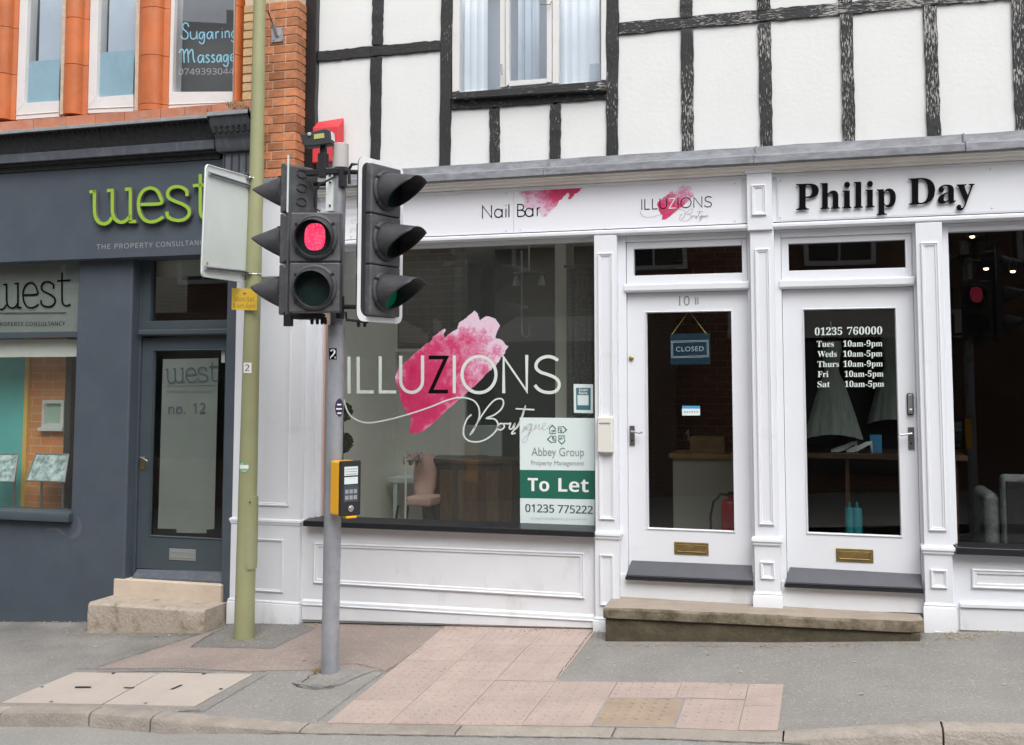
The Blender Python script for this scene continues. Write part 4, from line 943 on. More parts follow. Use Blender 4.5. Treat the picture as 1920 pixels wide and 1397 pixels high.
MB().lathe((c.x, .75, 0), [(.075,.1),(.078,.12),(.078,zt3-.05),(.06,zt3-.015),(.02,zt3),(.02,zt3+.03)], 20).build('cylinder_body', M['extred'], ex, smooth=True)
MB().box(c.x-.02, c.x+.05, .73, .77, zt3+.03, zt3+.055).build('lever', M['black'], ex)
MB().tube([(c.x-.01,.72,zt3+.03),(c.x-.07,.70,zt3+.04),(c.x-.13,.68,zt3-.02),(c.x-.155,.68,zt3-.15),(c.x-.14,.69,.35),(c.x-.12,.69,.12)], .011, 8).build('hose', M['black'], ex, smooth=True)
MB().lathe((c.x, .75, 0), [(.0788,.25),(.0788,.42)], 20).build('instruction_label', M['counterwood'], ex, recalc=True)

# shop 2 interior
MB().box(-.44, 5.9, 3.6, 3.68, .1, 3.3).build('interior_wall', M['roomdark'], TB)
def dress(px0, px1, pyt, pyb, Y, label):
    d = thing('tulle_dress', label, 'dress', group='dresses hanging in the shop with opening hours'); a = at(px0, pyb, Y); b = at(px1, pyt, Y); xc = (a.x+b.x)/2; hw = (b.x-a.x)/2
    rings = []
    for t in [k/10 for k in range(11)]:
        z = b.z+(a.z-b.z)*t; r = hw*(.28+.72*t**.8); ring = []
        for k in range(64):
            q = 2*math.pi*k/64; rr = r*(1+.06*t*math.sin(q*15)+.03*t*math.sin(q*7)); ring.append((xc+rr*math.cos(q), Y+rr*.5*math.sin(q), z-.02*t*math.cos(q*2)))
        rings.append(ring)
    MB().loft(rings, False).build('skirt', M['tulle'], d, smooth=True)
    rings = [[(xc+r*math.cos(2*math.pi*k/20), Y+r*.6*math.sin(2*math.pi*k/20), z) for k in range(20)] for r, z in ((hw*.28, b.z), (hw*.26, b.z+.05), (hw*.38, b.z+.2), (hw*.36, b.z+.26))]
    MB().loft(rings, False).build('bodice', M['tulle'], d, smooth=True)
    MB().tube([(xc-.12, Y, b.z+.27), (xc, Y, b.z+.32), (xc+.12, Y, b.z+.27)], .006, 6).build('hanger', M['black'], d)
    MB().tube([(xc, Y, b.z+.32), (xc, Y, b.z+.42)], .004, 6).build('hanger_hook', M['chrome'], d)
dress(1510, 1612, 700, 818, 1.0, 'mint tulle dress hanging left behind the opening hours lettering')
dress(1628, 1712, 690, 790, 1.5, 'paler tulle dress hanging on the right, nearer the keypad lock')
sh = thing('display_shelf', 'dark display shelf below the hanging dresses', 'shelf'); zsf = at(1600, 848, 1.1).z
MB().box(-.44, 1.0, .9, 1.7, zsf-.04, zsf).build('shelf_board', M['walnut'], sh, bevel=.003)
for x in (-.3, .1, .5, .9): MB().box(x, x+.03, .95, 1.0, .1, zsf-.04).build('leg', M['walnut'], sh)
def shoe(px, label, side):
    s = thing('bridal_shoe', label, 'shoe', group='pair of pale shoes on the dark shelf'); p = at(px, 848, 1.05); L = .2
    rings = []
    for t, w, h, l in ((0,.012,.095,.075),(.25,.026,.085,.05),(.5,.03,.06,.02),(.75,.034,.045,.004),(1,.012,.02,.004)):
        x = p.x-L/2+L*(1-t); rings.append([(x, 1.05-w, zsf+l), (x, 1.05+w, zsf+l), (x, 1.05+w*.6, zsf+h), (x, 1.05-w*.6, zsf+h)])
    MB().loft(rings).build('upper', M['posterwhite'], s, smooth=True); MB().tube([(p.x+L/2-.01, 1.05, zsf+.075), (p.x+L/2, 1.05, zsf+.001)], [.012,.005], 8).build('heel', M['posterwhite'], s)
shoe(1583, 'left one of two pale high heeled shoes on the shelf', 0); shoe(1611, 'right one of two pale high heeled shoes on the shelf', 1)
cdp = thing('blue_card_stand', 'small pale blue card standing on the shelf right of the shoes', 'card'); a = at(1631, 815, 1.1); b = at(1654, 850, 1.1)
MB().box(a.x, b.x, 1.1, 1.104, zsf+.001, a.z).build('card', M['bluestripe'], cdp); MB().box(a.x+.02, b.x-.02, 1.104, 1.14, zsf+.001, zsf+.006).build('foot', M['black'], cdp)
for px, w, lab in ((1594,.032,'left teal bottle on the floor behind the shop door'), (1608,.036,'right teal bottle on the floor behind the shop door')):
    bo = thing('teal_bottle', lab, 'bottle', group='teal bottles behind the door'); c = at(px, 998, .35); z0_ = .1; z1_ = at(px, 953, .35).z
    MB().lathe((c.x, .35, 0), [(w,z0_),(w,z1_-.01),(w*.85,z1_),(w*.4,z1_+.006)], 14).build('bottle_body', M['tealbottle'], bo, smooth=True)
    MB().lathe((c.x, .35, 0), [(w*.3,z1_+.006),(w*.2,z1_+.045)], 10).build('nozzle', M['tealbottle'], bo)
# armchair in window 2
ac = thing('grey_armchair', 'grey velvet armchair with dark back in the right hand window', 'armchair'); Ya = .5
a = at(1876, 890, Ya); b = at(1846, 925, Ya); c = at(1930, 1010, Ya)
MB().box(a.x, a.x+.75, Ya, Ya+.12, .12, a.z).build('backrest', M['velvetgrey'], ac, bevel=.035, seg=3)
MB().box(a.x+.03, a.x+.72, Ya-.006, Ya+.02, .22, a.z-.04).build('back_panel', M['black'], ac, bevel=.01)
MB().box(b.x, a.x-.002, Ya+.05, Ya+.7, .12, b.z).build('armrest', M['velvetgrey'], ac, bevel=.05, seg=4)
MB().box(a.x, a.x+.7, Ya+.1, Ya+.7, .12, .45).build('seat', M['velvetgrey'], ac, bevel=.03)
# spot lamps in shop 2
for (px, py) in ((1823,443),(1849,503),(1899,508)):
    c = at(px, py, 1.8); s = thing('ceiling_spotlight', {1823:'warm ceiling spotlight highest at the top of the right window',1849:'left of the two small lower ceiling spotlights in the right window',1899:'right of the two small lower ceiling spotlights in the right window'}[px], 'spotlight', group='lit spotlights in the right shop')
    MB().lathe((c.x, 1.8, c.z), [(.035,.06),(.035,.0),(.02,.0)], 14).build('spot_housing', M['black'], s)
    MB().lathe((c.x, 1.8, c.z), [(.02,.001),(.018,-.012),(.005,-.016)], 12).build('spot_bulb', M['lampwarm'], s)
    MB().box(c.x-.004, c.x+.004, 1.796, 1.804, c.z+.06, 3.3).build('spot_rod', M['black'], s)

# ================================================================== signs on the white shops
ns = thing('nail_bar_sign', 'long white fascia sign with Nail Bar and pink splashes', 'shop sign')
xs0 = at(600, 400, -.06).x; xs1 = at(1390, 380, -.06).x
YS = -.0520
MB().box(xs0, xs1, YS, -.044, zs0, zs1).build('sign_board', M['panelwhite'], ns, bevel=.001)
MS = cropmap(740, 300, 2.8235, YS-.0012)
def glyphs_geo(word, x0, x1, ytop, ybot, w, mb, mapf, widths, slope=0, skip=()):
    """thin geometric capitals"""
    tot = sum(widths[c] for c in word); gap = .17; n = len(word); W = tot+gap*(n-1); k = (x1-x0)/W; x = x0
    for i, c in enumerate(word):
        cw_ = widths[c]*k; h = ybot-ytop; T = lambda u, v, x=x, cw_=cw_: (x+u*cw_, ytop+v*h+slope*(x+u*cw_-x0))
        if i not in skip:
            for s in GEO[c]: strokes(mb, [[T(*p) for p in s]], w, mapf)
        x += cw_+gap*k
GEO = {'I': [[(.5,0),(.5,1)]], 'L': [[(.1,0),(.1,.96),(1,.96)]], 'U': [[(.06,0),(.06,.62)]+arc(.5,.62,.44,.35,180,0)[1:]+[(.94,0)]],
       'Z': [[(.0,.04),(.93,.04),(.05,.96),(1,.96)]], 'O': [arc(.5,.5,.46,.47,-90,270,32)], 'N': [[(.06,1),(.06,.02),(.94,.98),(.94,0)]],
       'S': [smoothpts([(.92,.13),(.72,.03),(.45,.02),(.2,.1),(.12,.26),(.22,.4),(.5,.49),(.8,.58),(.93,.74),(.82,.92),(.5,.985),(.22,.95),(.03,.8)])]}
GW = dict(I=.12, L=.55, U=.74, Z=.62, O=1.06, N=.86, S=.74)
LOGO_SCRIPT = [{'p': [(205,600),(225,665),(255,705),(310,732),(370,738),(480,718),(600,685),(720,645),(820,605),(900,588),(970,603),(1005,640),(1013,690),(1000,740),(975,790),(953,815)], 's': 1},
     {'p': [(953,815),(985,765),(1030,690),(1075,630),(1110,600),(1145,597),(1156,622),(1140,660),(1100,692),(1055,712),(1100,716),(1122,745),(1108,790),(1060,832),(1005,852),(950,846),(920,815),(920,765),(940,715),(965,690)], 's': 1},
     {'p': [(1158,745),(1132,745),(1120,770),(1138,782),(1160,765),(1158,745),(1185,745),(1198,742),(1190,770),(1205,775),(1222,745),(1218,772),(1235,770),(1262,720),(1285,640),(1250,740),(1205,800),(1228,800)], 's': 1},
     [(1228,655),(1340,661)]]
LOGO_SCRIPT2 = [{'p': [(1262,800),(1285,760),(1275,790),(1300,765),(1322,745),(1300,750),(1292,775),(1315,780),(1325,750),(1290,850),(1270,840),(1330,780),(1350,750),(1345,778),(1370,750),(1366,778),(1385,770),(1410,745),(1395,742),(1385,765),(1400,782),(1440,745)], 's': 1}]
BLOT = [(510,470),(528,420),(560,388),(600,355),(620,330),(660,300),(690,270),(715,262),(735,240),(730,232),(765,205),(800,180),(812,184),(800,215),(802,236),(830,212),(862,190),(880,182),(888,150),(905,132),(930,118),(950,98),(985,72),(1002,88),(1010,112),(1015,135),(1042,108),(1062,104),(1085,112),(1108,120),(1120,140),(1135,162),(1120,190),(1108,235),(1130,238),(1150,250),(1165,272),(1185,285),(1170,305),(1160,330),(1140,352),(1120,385),(1085,420),(1050,450),(1030,475),(1000,505),(975,530),(950,552),(925,570),(900,592),(880,612),(850,640),(820,662),(800,682),(770,710),(745,735),(715,760),(690,785),(660,790),(650,805),(628,798),(600,805),(594,785),(605,760),(600,735),(612,712),(590,690),(575,672),(560,640),(545,612),(540,580),(535,545),(525,515),(515,500)]
def blot(name, poly, mapf, mat, parent, dirx=(1,-1), thr=.0, jag=5, thick=0):
    random.seed(len(poly)); P = []
    for i in range(len(poly)):
        a, b = Vector(poly[i]), Vector(poly[(i+1) % len(poly)]); m = max(2, int((b-a).length/jag))
        for k in range(m):
            p = a.lerp(b, k/m); P.append((p.x+random.uniform(-.55,.55)*jag, p.y+random.uniform(-.55,.55)*jag))
    bm = bmesh.new(); f = bm.faces.new([bm.verts.new((x, y, 0)) for x, y in P]); 
    xs = [p[0] for p in P]; ys = [p[1] for p in P]; x0, x1, y0, y1 = min(xs), max(xs), min(ys), max(ys)
    for k in range(1, 14):
        bmesh.ops.bisect_plane(bm, geom=bm.verts[:]+bm.edges[:]+bm.faces[:], plane_co=(x0+(x1-x0)*k/14, 0, 0), plane_no=(1,0,0))
        bmesh.ops.bisect_plane(bm, geom=bm.verts[:]+bm.edges[:]+bm.faces[:], plane_co=(0, y0+(y1-y0)*k/14, 0), plane_no=(0,1,0))
    bmesh.ops.triangulate(bm, faces=bm.faces)
    vals = []
    for v in bm.verts:
        u = (v.co.x-x0)/(x1-x0); w = (v.co.y-y0)/(y1-y0); s = dirx[0]*u+dirx[1]*w
        edge = .10 if v.is_boundary else 0
        vals.append(-.02+.44*max(0, s-thr)+edge); p = mapf(v.co.x, v.co.y); v.co = p
    bmesh.ops.recalc_face_normals(bm, faces=bm.faces)
    me = bpy.data.meshes.new(name); bm.to_mesh(me); bm.free(); me.materials.append(mat)
    at_ = me.attributes.new('pale', 'FLOAT', 'POINT')
    for i, v in enumerate(vals): at_.data[i].value = v
    o = bpy.data.objects.new(name, me); COL.objects.link(o); o.parent = parent; return o
aff = lambda x, y: (1305+(x-225)*.2946, 207+(y-345)*.25-(x-225)*.2946*.04)
MSa = lambda x, y: MS(*aff(x, y))
blot('pink_splash', BLOT, MSa, M['blot'], ns, thr=.0)
blot('pink_splash', [(648,160),(700,157),(760,154),(830,150),(900,147),(990,143),(985,158),(965,175),(948,185),(930,210),(918,205),(925,180),(915,172),(902,190),(888,205),(872,215),(862,235),(850,250),(835,262),(822,275),(805,292),(788,305),(775,292),(765,275),(755,262),(730,262),(710,270),(695,255),(680,240),(688,215),(675,195),(660,182)], MS, M['blot'], ns, (-1,.6), -.45, 6)
mb = MB(); MS2 = cropmap(740, 300, 2.8235, YS-.0026)
glyphs_geo('ILLUZIONS', 1305, 1680, 208, 264, 4.6, mb, MS2, GW, -.042, skip=(4,)); mb.build('lettering', M['blackprint'], ns, recalc=False)
mb = MB(); glyphs_geo('ILLUZIONS', 1305, 1680, 208, 264, 4.6, mb, MS2, GW, -.042, skip=(0,1,2,3,5,6,7,8)); mb.build('lettering', M['whiteprint'], ns, recalc=False)
mb = MB(); strokes(mb, LOGO_SCRIPT+LOGO_SCRIPT2, 6, lambda x, y: MS2(*aff(x, y))); mb.build('script_lettering', M['greyprint'], ns, recalc=False)
# Nail Bar
def bowl(cx, cy, r, ry, a0=0, a1=360): return arc(cx, cy, r, ry, a0, a1, 24)
NB = [[(465,308),(465,243),(513,305),(513,240)], bowl(549,282,20,22), [(569,259),(569,304)], [(589,258),(589,303)], [(589,240),(589,244.5)], [(605,234),(605,302)],
      [(651,300),(651,236),(668,235)]+arc(668,250,15,15,-90,90,10)+[(651,266)], [(668,265.5)]+arc(671,282,19,16.5,-90,90,12)+[(651,299)],
      bowl(712,277,20,22), [(732,253),(732,298)], [(755,252),(755,297)], [(755,268)]+arc(768,268,13,16,180,280,8)]
mb = MB(); strokes(mb, NB, 5.8, MS2); mb.build('lettering', M['blackprint'], ns, recalc=False)
mb = MB()
for i, (t, xx) in enumerate((('uzions', 672), ('uzions', 671), (': 07', 669), ('gro', 668), ('e: w', 672))):
    P, fs = fit_text(t, 'plain', None, (xx-4*len(t), 392+i*14), (xx, 391+i*14), 8); flat(mb, P, fs, lambda x, y: at(x, y, YS-.0015))
mb.build('small_print', M['faint'], ns, recalc=False)
mb = MB()
for (x, y) in ((591,178),(590,376),(665,370),(1803,125),(1801,324),(1113,365)): 
    p = MS(x, y); mb.lathe((p.x, p.y, p.z), [(.005,.001),(.005,-.002),(.002,-.003)], 8, 'y')
mb.build('screw', M['metal'], ns)
xj = MS(630, 270).x; MB().box(xj-.001, xj+.001, YS-.0006, YS, zs0+.002, zs1-.002).build('board_joint', M['greytext'], ns)

pd = thing('tailor_sign', 'white fascia sign with raised black serif letters Philip Day', 'shop sign')
xa = at(1460, 370, -.06).x; zt1 = at(1460, 329.6, -.06).z; zt0 = at(1460, 413, -.06).z
MB().box(xa, XR-.02, -.058, -.044, zt0, zt1).build('sign_board', M['white'], pd, bevel=.002)
MB().frame(xa-.012, zt0-.012, XR, zt1+.012, [(0,-.044),(0,-.056),(.012,-.06),(.0125,-.05)]).build('board_moulding', M['white'], pd)
ML = cropmap(1380, 270, 3.5556, -.079)
def letters3d(body, style, mapf, p0, p1, height, thick, mat, parent):
    P, fs = fit_text(body, style, None, p0, p1, height)
    # connected components
    par = list(range(len(P)))
    def find(a):
        while par[a] != a: par[a] = par[par[a]]; a = par[a]
        return a
    for f in fs:
        for v in f[1:]: par[find(v)] = find(f[0])
    key = {}
    for i, p in enumerate(P): key.setdefault((round(p[0], 3), round(p[1], 3)), []).append(i)
    for ids in key.values():
        for v in ids[1:]: par[find(v)] = find(ids[0])
    comps = {}
    for f in fs: comps.setdefault(find(f[0]), []).append(f)
    L = []
    for fl in comps.values():
        ids = {v for f in fl for v in f}; L.append([min(P[i][0] for i in ids), max(P[i][0] for i in ids), fl])
    L.sort(key=lambda q: q[0]); G_ = []
    for q in L:
        if G_ and q[0] < G_[-1][1]-.35*min(q[1]-q[0], G_[-1][1]-G_[-1][0]): G_[-1][1] = max(G_[-1][1], q[1]); G_[-1][2] += q[2]
        else: G_.append(q)
    for x0_, x1_, fl in G_:
        ids = sorted({v for f in fl for v in f}); mp_ = {v: i for i, v in enumerate(ids)}
        m = MB(); flat(m, [P[i] for i in ids], [tuple(mp_[v] for v in f) for f in fl], mapf, thick); m.build('letter', mat, parent)
letters3d('Philip', 'serif', ML, (400,440), (1066,416), 176, .009, M['blackprint'], pd)
letters3d('Day', 'serif', ML, (1150,405), (1590,384), 178, .009, M['blackprint'], pd)
mb = MB()
for (x, y) in ((296,242),(296,492),(1695,168),(1705,428)): 
    p = cropmap(1380,270,3.5556,-.0585)(x, y); mb.lathe((p.x, p.y, p.z), [(.006,.001),(.006,-.002),(.002,-.003)], 8, 'y')
mb.build('screw', M['metal'], pd)

# window graphics (vinyl on the outside of the pane)
YW = .0535
wg = thing('boutique_window_lettering', 'white ILLUZIONS Boutique lettering over a crimson splash on the big window', 'window lettering')
MW = cropmap(580, 560, 3.1745, YW); MW2 = cropmap(580, 560, 3.1745, YW-.0012)
blot('pink_splash', BLOT, MW, M['blot'], wg, thr=.02)
ILL = [[(236,345),(236,565)], [(291,345),(291,555),(383,555)], [(422,344),(422,555),(517,555)],
       [(544,340),(544,490)]+arc(609,490,65,68,180,0)[1:]+[(674,338)], [(863,338),(863,563)], arc(1010,452,101,108,-90,270,40), 
       [(1157,563),(1157,350),(1294,550),(1294,335)],
       smoothpts([(1481,368),(1450,350),(1415,345),(1375,358),(1352,385),(1352,415),(1378,438),(1420,452),(1465,472),(1487,503),(1478,540),(1445,558),(1400,556),(1365,540),(1342,515)])]
mb = MB(); strokes(mb, ILL, 19, MW2); mb.build('lettering', M['whitevinyl'], wg, recalc=False)
mb = MB(); strokes(mb, [[(710,350),(815,350),(722,553),(825,553)]], 22, MW2); mb.build('letter_z', M['blackprint'], wg, recalc=False)
mb = MB(); strokes(mb, LOGO_SCRIPT, 9, cropmap(580, 560, 3.1745, YW-.0018)); mb.build('script_lettering', M['whitevinyl'], wg, recalc=False)
mb = MB(); strokes(mb, LOGO_SCRIPT2, 5, cropmap(580, 560, 3.1745, YW-.0036)); mb.build('script_lettering', M['faint'], wg, recalc=False)
# To Let board
tl = thing('to_let_poster', 'green and white To Let poster in the bottom corner of the big window', 'poster')
YP2 = .0515; MP = cropmap(580, 560, 3.1745, YP2-.001)
Q(MB(), [(974.4,783),(1115,784),(1115,985.5),(975.3,981)], YP2, YP2+.0018).build('poster_board', M['posterwhite'], tl)
Q(MB(), [(974.8,881),(1115,882.5),(1115,936.5),(975,934)], YP2-.0005, YP2).build('green_band', M['letgreen'], tl)
mb = MB(); MP2 = cropmap(580,560,3.1745,YP2-.002)
P, fs = fit_text('To', 'sansb', None, (1300,1145), (1428,1147), 78); flat(mb, P, fs, MP2); mb.build('lettering', M['whiteprint'], tl, recalc=False); mb = MB(); P, fs = fit_text('Let', 'sansb', None, (1482,1148), (1662,1152), 80); flat(mb, P, fs, MP2); mb.build('lettering', M['whiteprint'], tl, recalc=False)
mb = MB(); P, fs = fit_text('01235 775222', 'sans', None, (1285,1268), (1685,1280), 46); flat(mb, P, fs, MP2); P = [(x+2.2, y+.5) for x, y in P]; flat(mb, P, fs, cropmap(580,560,3.1745,YP2-.0021)); mb.build('phone_number', M['navyprint'], tl, recalc=False)
mb = MB(); P, fs = fit_text('Abbey Group', 'plain', None, (1322,935), (1635,938), 50); flat(mb, P, fs, MP2); mb.build('lettering', M['greyprint'], tl, recalc=False); mb = MB(); P, fs = fit_text('Property Management', 'plain', None, (1320,990), (1636,993), 27); flat(mb, P, fs, MP2); mb.build('lettering', M['greyprint'], tl, recalc=False)
mb = MB(); P, fs = fit_text('properties@abbey-group.co.uk', 'plain', None, (1320,1312), (1650,1318), 14); flat(mb, P, fs, MP2); mb.build('small_print', M['faint'], tl, recalc=False)
mb = MB()
def house(cx, cy, rot):
    for s in ([(-18,22),(18,22),(18,-8),(0,-26),(-18,-8),(-18,22)], [(-22,-6),(0,-30),(22,-6)], [(-9,22),(-9,4),(2,4),(2,22)], [(6,0),(13,0),(13,8),(6,8),(6,0)]):
        pts = [(cx+x*math.cos(rot)-y*math.sin(rot), cy+x*math.sin(rot)+y*math.cos(rot)) for x, y in s]; strokes(mb, [pts], 3, MP2)
house(1447,782,0); house(1503,780,math.pi/2); house(1446,837,-math.pi/2); house(1502,838,math.pi)
mb.build('house_emblem', M['letgreen'], tl, recalc=False)
# scan-here card
sc_ = thing('small_window_card', 'small white and teal card taped above the To Let poster', 'card')
Q(MB(), [(1075.5,720),(1112,720.5),(1112,775),(1076,774)], YP2, YP2+.001).build('card_board', M['posterwhite'], sc_)
Q(MB(), [(1080,727),(1107.5,727.5),(1107.5,769),(1080.5,768.5)], YP2-.0006, YP2).build('card_print', M['teal'], sc_)
Q(MB(), [(1082.5,741),(1103.5,741.3),(1103.5,760),(1083,759.8)], YP2-.0012, YP2-.0006).build('card_square', M['posterwhite'], sc_)
mb = MB(); 
for t, y in (('Scan', 733.5), ('here', 739.5)): P, fs = fit_text(t, 'sansb', None, (1085.5,y), (1101.5,y), 5); flat(mb, P, fs, lambda x, y: at(x, y, YP2-.0015))
mb.build('lettering', M['whiteprint'], sc_, recalc=False)
# intercom cover on pilaster
ic = thing('doorbell_cover', 'translucent cream plastic cover on the pilaster left of door 10B', 'doorbell')
a = at(1121,781,-.1); b = at(1151,849,-.1); MB().box(a.x, b.x, -.135, -.0855, b.z, a.z).build('cover_shell', plain('cream_translucent_plastic', (.68,.68,.64), .4), ic, bevel=.012, seg=3)
MB().box(a.x+.02, b.x-.02, -.139, -.1355, a.z-.05, a.z-.043).build('cover_vent', M['greytext'], ic)
# door number
dn = thing('door_number', 'grey number 10B on the frame over the left shop door', 'house number')
M3_ = cropmap(740,300,2.8235,.0285); mb = MB()
P, fs = fit_text('10', 'plain', None, (1505,772), (1562,771), 52); flat(mb, P, fs, M3_, .0); P, fs = fit_text('B', 'serif', None, (1586,765), (1610,764), 36); flat(mb, P, fs, M3_); mb.build('digits', M['greyprint'], dn, recalc=False)
# closed sign on cord
cl = thing('closed_sign', 'dark teal CLOSED sign hanging on a cord in door 10B', 'hanging sign')
Yc2 = .075; Q(MB(), [(1256,626),(1331,625),(1332,683),(1257,684)], Yc2, Yc2+.006).build('sign_plate', M['closed'], cl, bevel=.001)
mb = MB(); a, b, c = at(1260,627,Yc2), at(1292,583,Yc2), at(1324,626,Yc2); mb.tube([a, b, c], .0025, 6); mb.build('cord', plain('yellow_cord', (.6,.5,.2), .7), cl)
mb = MB(); MC = cropmap(1100,600,2.635,Yc2-.001)
for q in ([(418,105),(600,100),(602,182),(420,187),(418,105)], [(424,111),(594,106),(596,176),(426,181),(424,111)]): strokes(mb, [q], 2.2, MC)
P, fs = fit_text('CLOSED', 'plain', None, (441,156), (578,153), 23, space=1.1); flat(mb, P, fs, MC); mb.build('lettering', M['bluecard'], cl, recalc=False)
bc_ = thing('blue_notice', 'tiny white and blue notice stuck on the glass of door 10B', 'sticker')
Q(MB(), [(1279,761),(1312.5,761),(1312.5,779),(1279,779)], .049, .0505).build('notice_card', M['posterwhite'], bc_); Q(MB(), [(1279,761),(1312.5,761),(1312.5,766),(1279,766)], .048, .0489).build('blue_strip', M['bluestripe'], bc_)
mb = MB()
for k in range(6): Q(mb, [(1283+k*4.6,771),(1285.5+k*4.6,771),(1285.5+k*4.6,773.5),(1283+k*4.6,773.5)], .0482, .0489)
mb.build('print', M['greyprint'], bc_)
# opening hours
oh = thing('opening_hours_lettering', 'white phone number and opening hours lettered on the right door', 'window lettering')
MH = cropmap(1440,560,2.5875,.0505); mb = MB()
P, fs = fit_text('01235', 'serif', None, (227,178), (360,175), 36); flat(mb, P, fs, MH); P, fs = fit_text('760000', 'serif', None, (384,175), (554,172), 36); flat(mb, P, fs, MH)
for (t, x0_, x1_, y), (t2, u0, u1) in zip((('Tues',236,320,234),('Weds',240,334,283),('Thurs',240,344,332),('Fri',241,293,381),('Sat',240,300,430)), (('10am-9pm',364,555),('10am-5pm',364,555),('10am-9pm',365,557),('10am-5pm',371,560),('10am-5pm',372,563))):
    rw = MB(); P, fs = fit_text(t, 'serif', None, (x0_,y), (x1_,y-1), 29); flat(rw, P, fs, MH); P, fs = fit_text(t2, 'serif', None, (u0,y-1), (u1,y-3), 29); flat(rw, P, fs, MH); rw.build('hours_row', M['whitevinyl'], oh, recalc=False)
mb.build('phone_number', M['whitevinyl'], oh, recalc=False)
# red alarm box on the timber wall
rb = thing('alarm_box', 'red alarm box fixed to the wall beside the black corner post', 'alarm box')
a, b = at(586,240,-.12), at(633,302,-.12); tt = at(637,222,-.02)
m = MB(); m.add([(a.x,-.12,b.z),(b.x,-.12,b.z),(b.x,-.12,a.z),(a.x,-.12,a.z),(a.x,-.036,b.z-.0),(b.x+.015,-.036,b.z),(b.x+.015,-.036,tt.z),(a.x,-.036,tt.z-.02)], [(0,1,2,3),(3,2,6,7),(1,5,6,2),(0,3,7,4),(0,4,5,1),(4,7,6,5)])
m.build('box_shell', M['redbox'], rb, bevel=.008, seg=3)
MB().box(a.x-.006, b.x+.02, -.045, -.036, b.z-.004, b.z+.03).build('box_base', M['redbox'], rb, bevel=.003)

# ================================================================== stone step at the doors
st = thing('stone_step', 'long mossy stone step in front of the two white shop doors', 'step')
YF = -.38
fl, frr = at(1131,1139.4,YF), at(1734,1168.2,YF); fl2, fr2 = at(1133,1160,YF), at(1728,1189,YF)
bl, br_ = at(1166,1117.5,0), at(1739,1152,0)
n = 24; rings = []
for k in range(n+1):
    t = k/n; x = fl.x+(frr.x-fl.x)*t; zt = fl.z+(frr.z-fl.z)*t; zb = fl2.z+(fr2.z-fl2.z)*t; j = random.uniform(-.003,.003); zbk = bl.z+(br_.z-bl.z)*t
    cut = .05*max(0, (t-.97)/.03)
    rings.append([(x, .0, zb), (x, .0, zbk), (x, YF+.012+cut, zt+.002+j), (x, YF+j+cut, zt-.012), (x, YF+j+cut, zb+.004), (x, YF+.02+cut, zb)])
tm_ = MB().loft(rings)
for i_ in range(n): tm_.m[i_*6+1] = 1
tm_.build('tread', [M['stone'], M['stonetop']], st, bevel=.004, seg=1)
rings = []
for k in range(n+1):
    t = k/n; x = fl2.x+.004+(fr2.x-fl2.x-.012)*t; zb = fl2.z+(fr2.z-fl2.z)*t-.001; y = YF+.02+random.uniform(-.003,.003)
    rings.append([(x, .0, -.2), (x, .0, zb), (x, y, zb), (x, y, -.2)])
MB().loft(rings).build('riser', M['stonedark'], st, bevel=.003, seg=1)
# ================================================================== WEST BRICK SHOP
WBd = thing('brick_shop_building', 'orange terracotta and brick building with slate grey ground floor shopfront', 'building')
YB = -.12      # facade face
# grey pier and lower wall
YG = -.1
XWl = -9.5
def gz(px, py): return at(px, py, YG).z
xpL, xpR = at(140, 720, YG).x, at(243, 720, YG).x
zfas0 = at(375, 477.6, -.2).z; zfas1 = at(385, 313, -.2).z
zsill = at(60, 976.6, YG-.05).z; zsill1 = at(60, 957, YG).z
MB().prism([(XWl,YG,-.6),(xpR,YG,-.6),(xpR,YG,zfas0+.02),(xpL,YG,zfas0+.02),(xpL,YG,zsill),(XWl,YG,zsill)], .25).build('grey_wall', M['grey'], WBd, bevel=.018, seg=4)
MB().box(at(432,720,0).x, at(474,720,YG).x, YG+.02, .3, -.6, zfas0+.02).build('grey_pier', M['grey'], WBd, bevel=.006)
# scuff
P_ = [at(134+14*math.cos(q)*(1+.1*math.sin(3*q)), 985+20*math.sin(q), YG-.0006) for q in [math.radians(k) for k in range(-75, 175, 12)]]
mb = MB(); pts = [(134+16*math.cos(math.radians(k)), 985+22*math.sin(math.radians(k))) for k in range(-60, 160, 10)]
P, fs = ribbon(pts, lambda t: 9*math.sin(math.pi*min(1, max(0.02, t)))); flat(mb, P, fs, lambda x, y: at(x, y, YG-.0007)); P, fs = ribbon(smoothpts([(82,996),(95,992),(108,993),(118,1000),(128,1005),(134,1007)]), lambda t: 7*math.sin(math.pi*min(.98, max(0.02, t)))); flat(mb, P, fs, lambda x, y: at(x, y, YG-.0007)); mb.build('scuff_mark', M['scuff'], WBd, recalc=False)
# fascia
MB().box(XWl, at(470,400,-.2).x, -.2, .1, zfas0, zfas1+.06).build('fascia', M['grey'], WBd, bevel=.004)
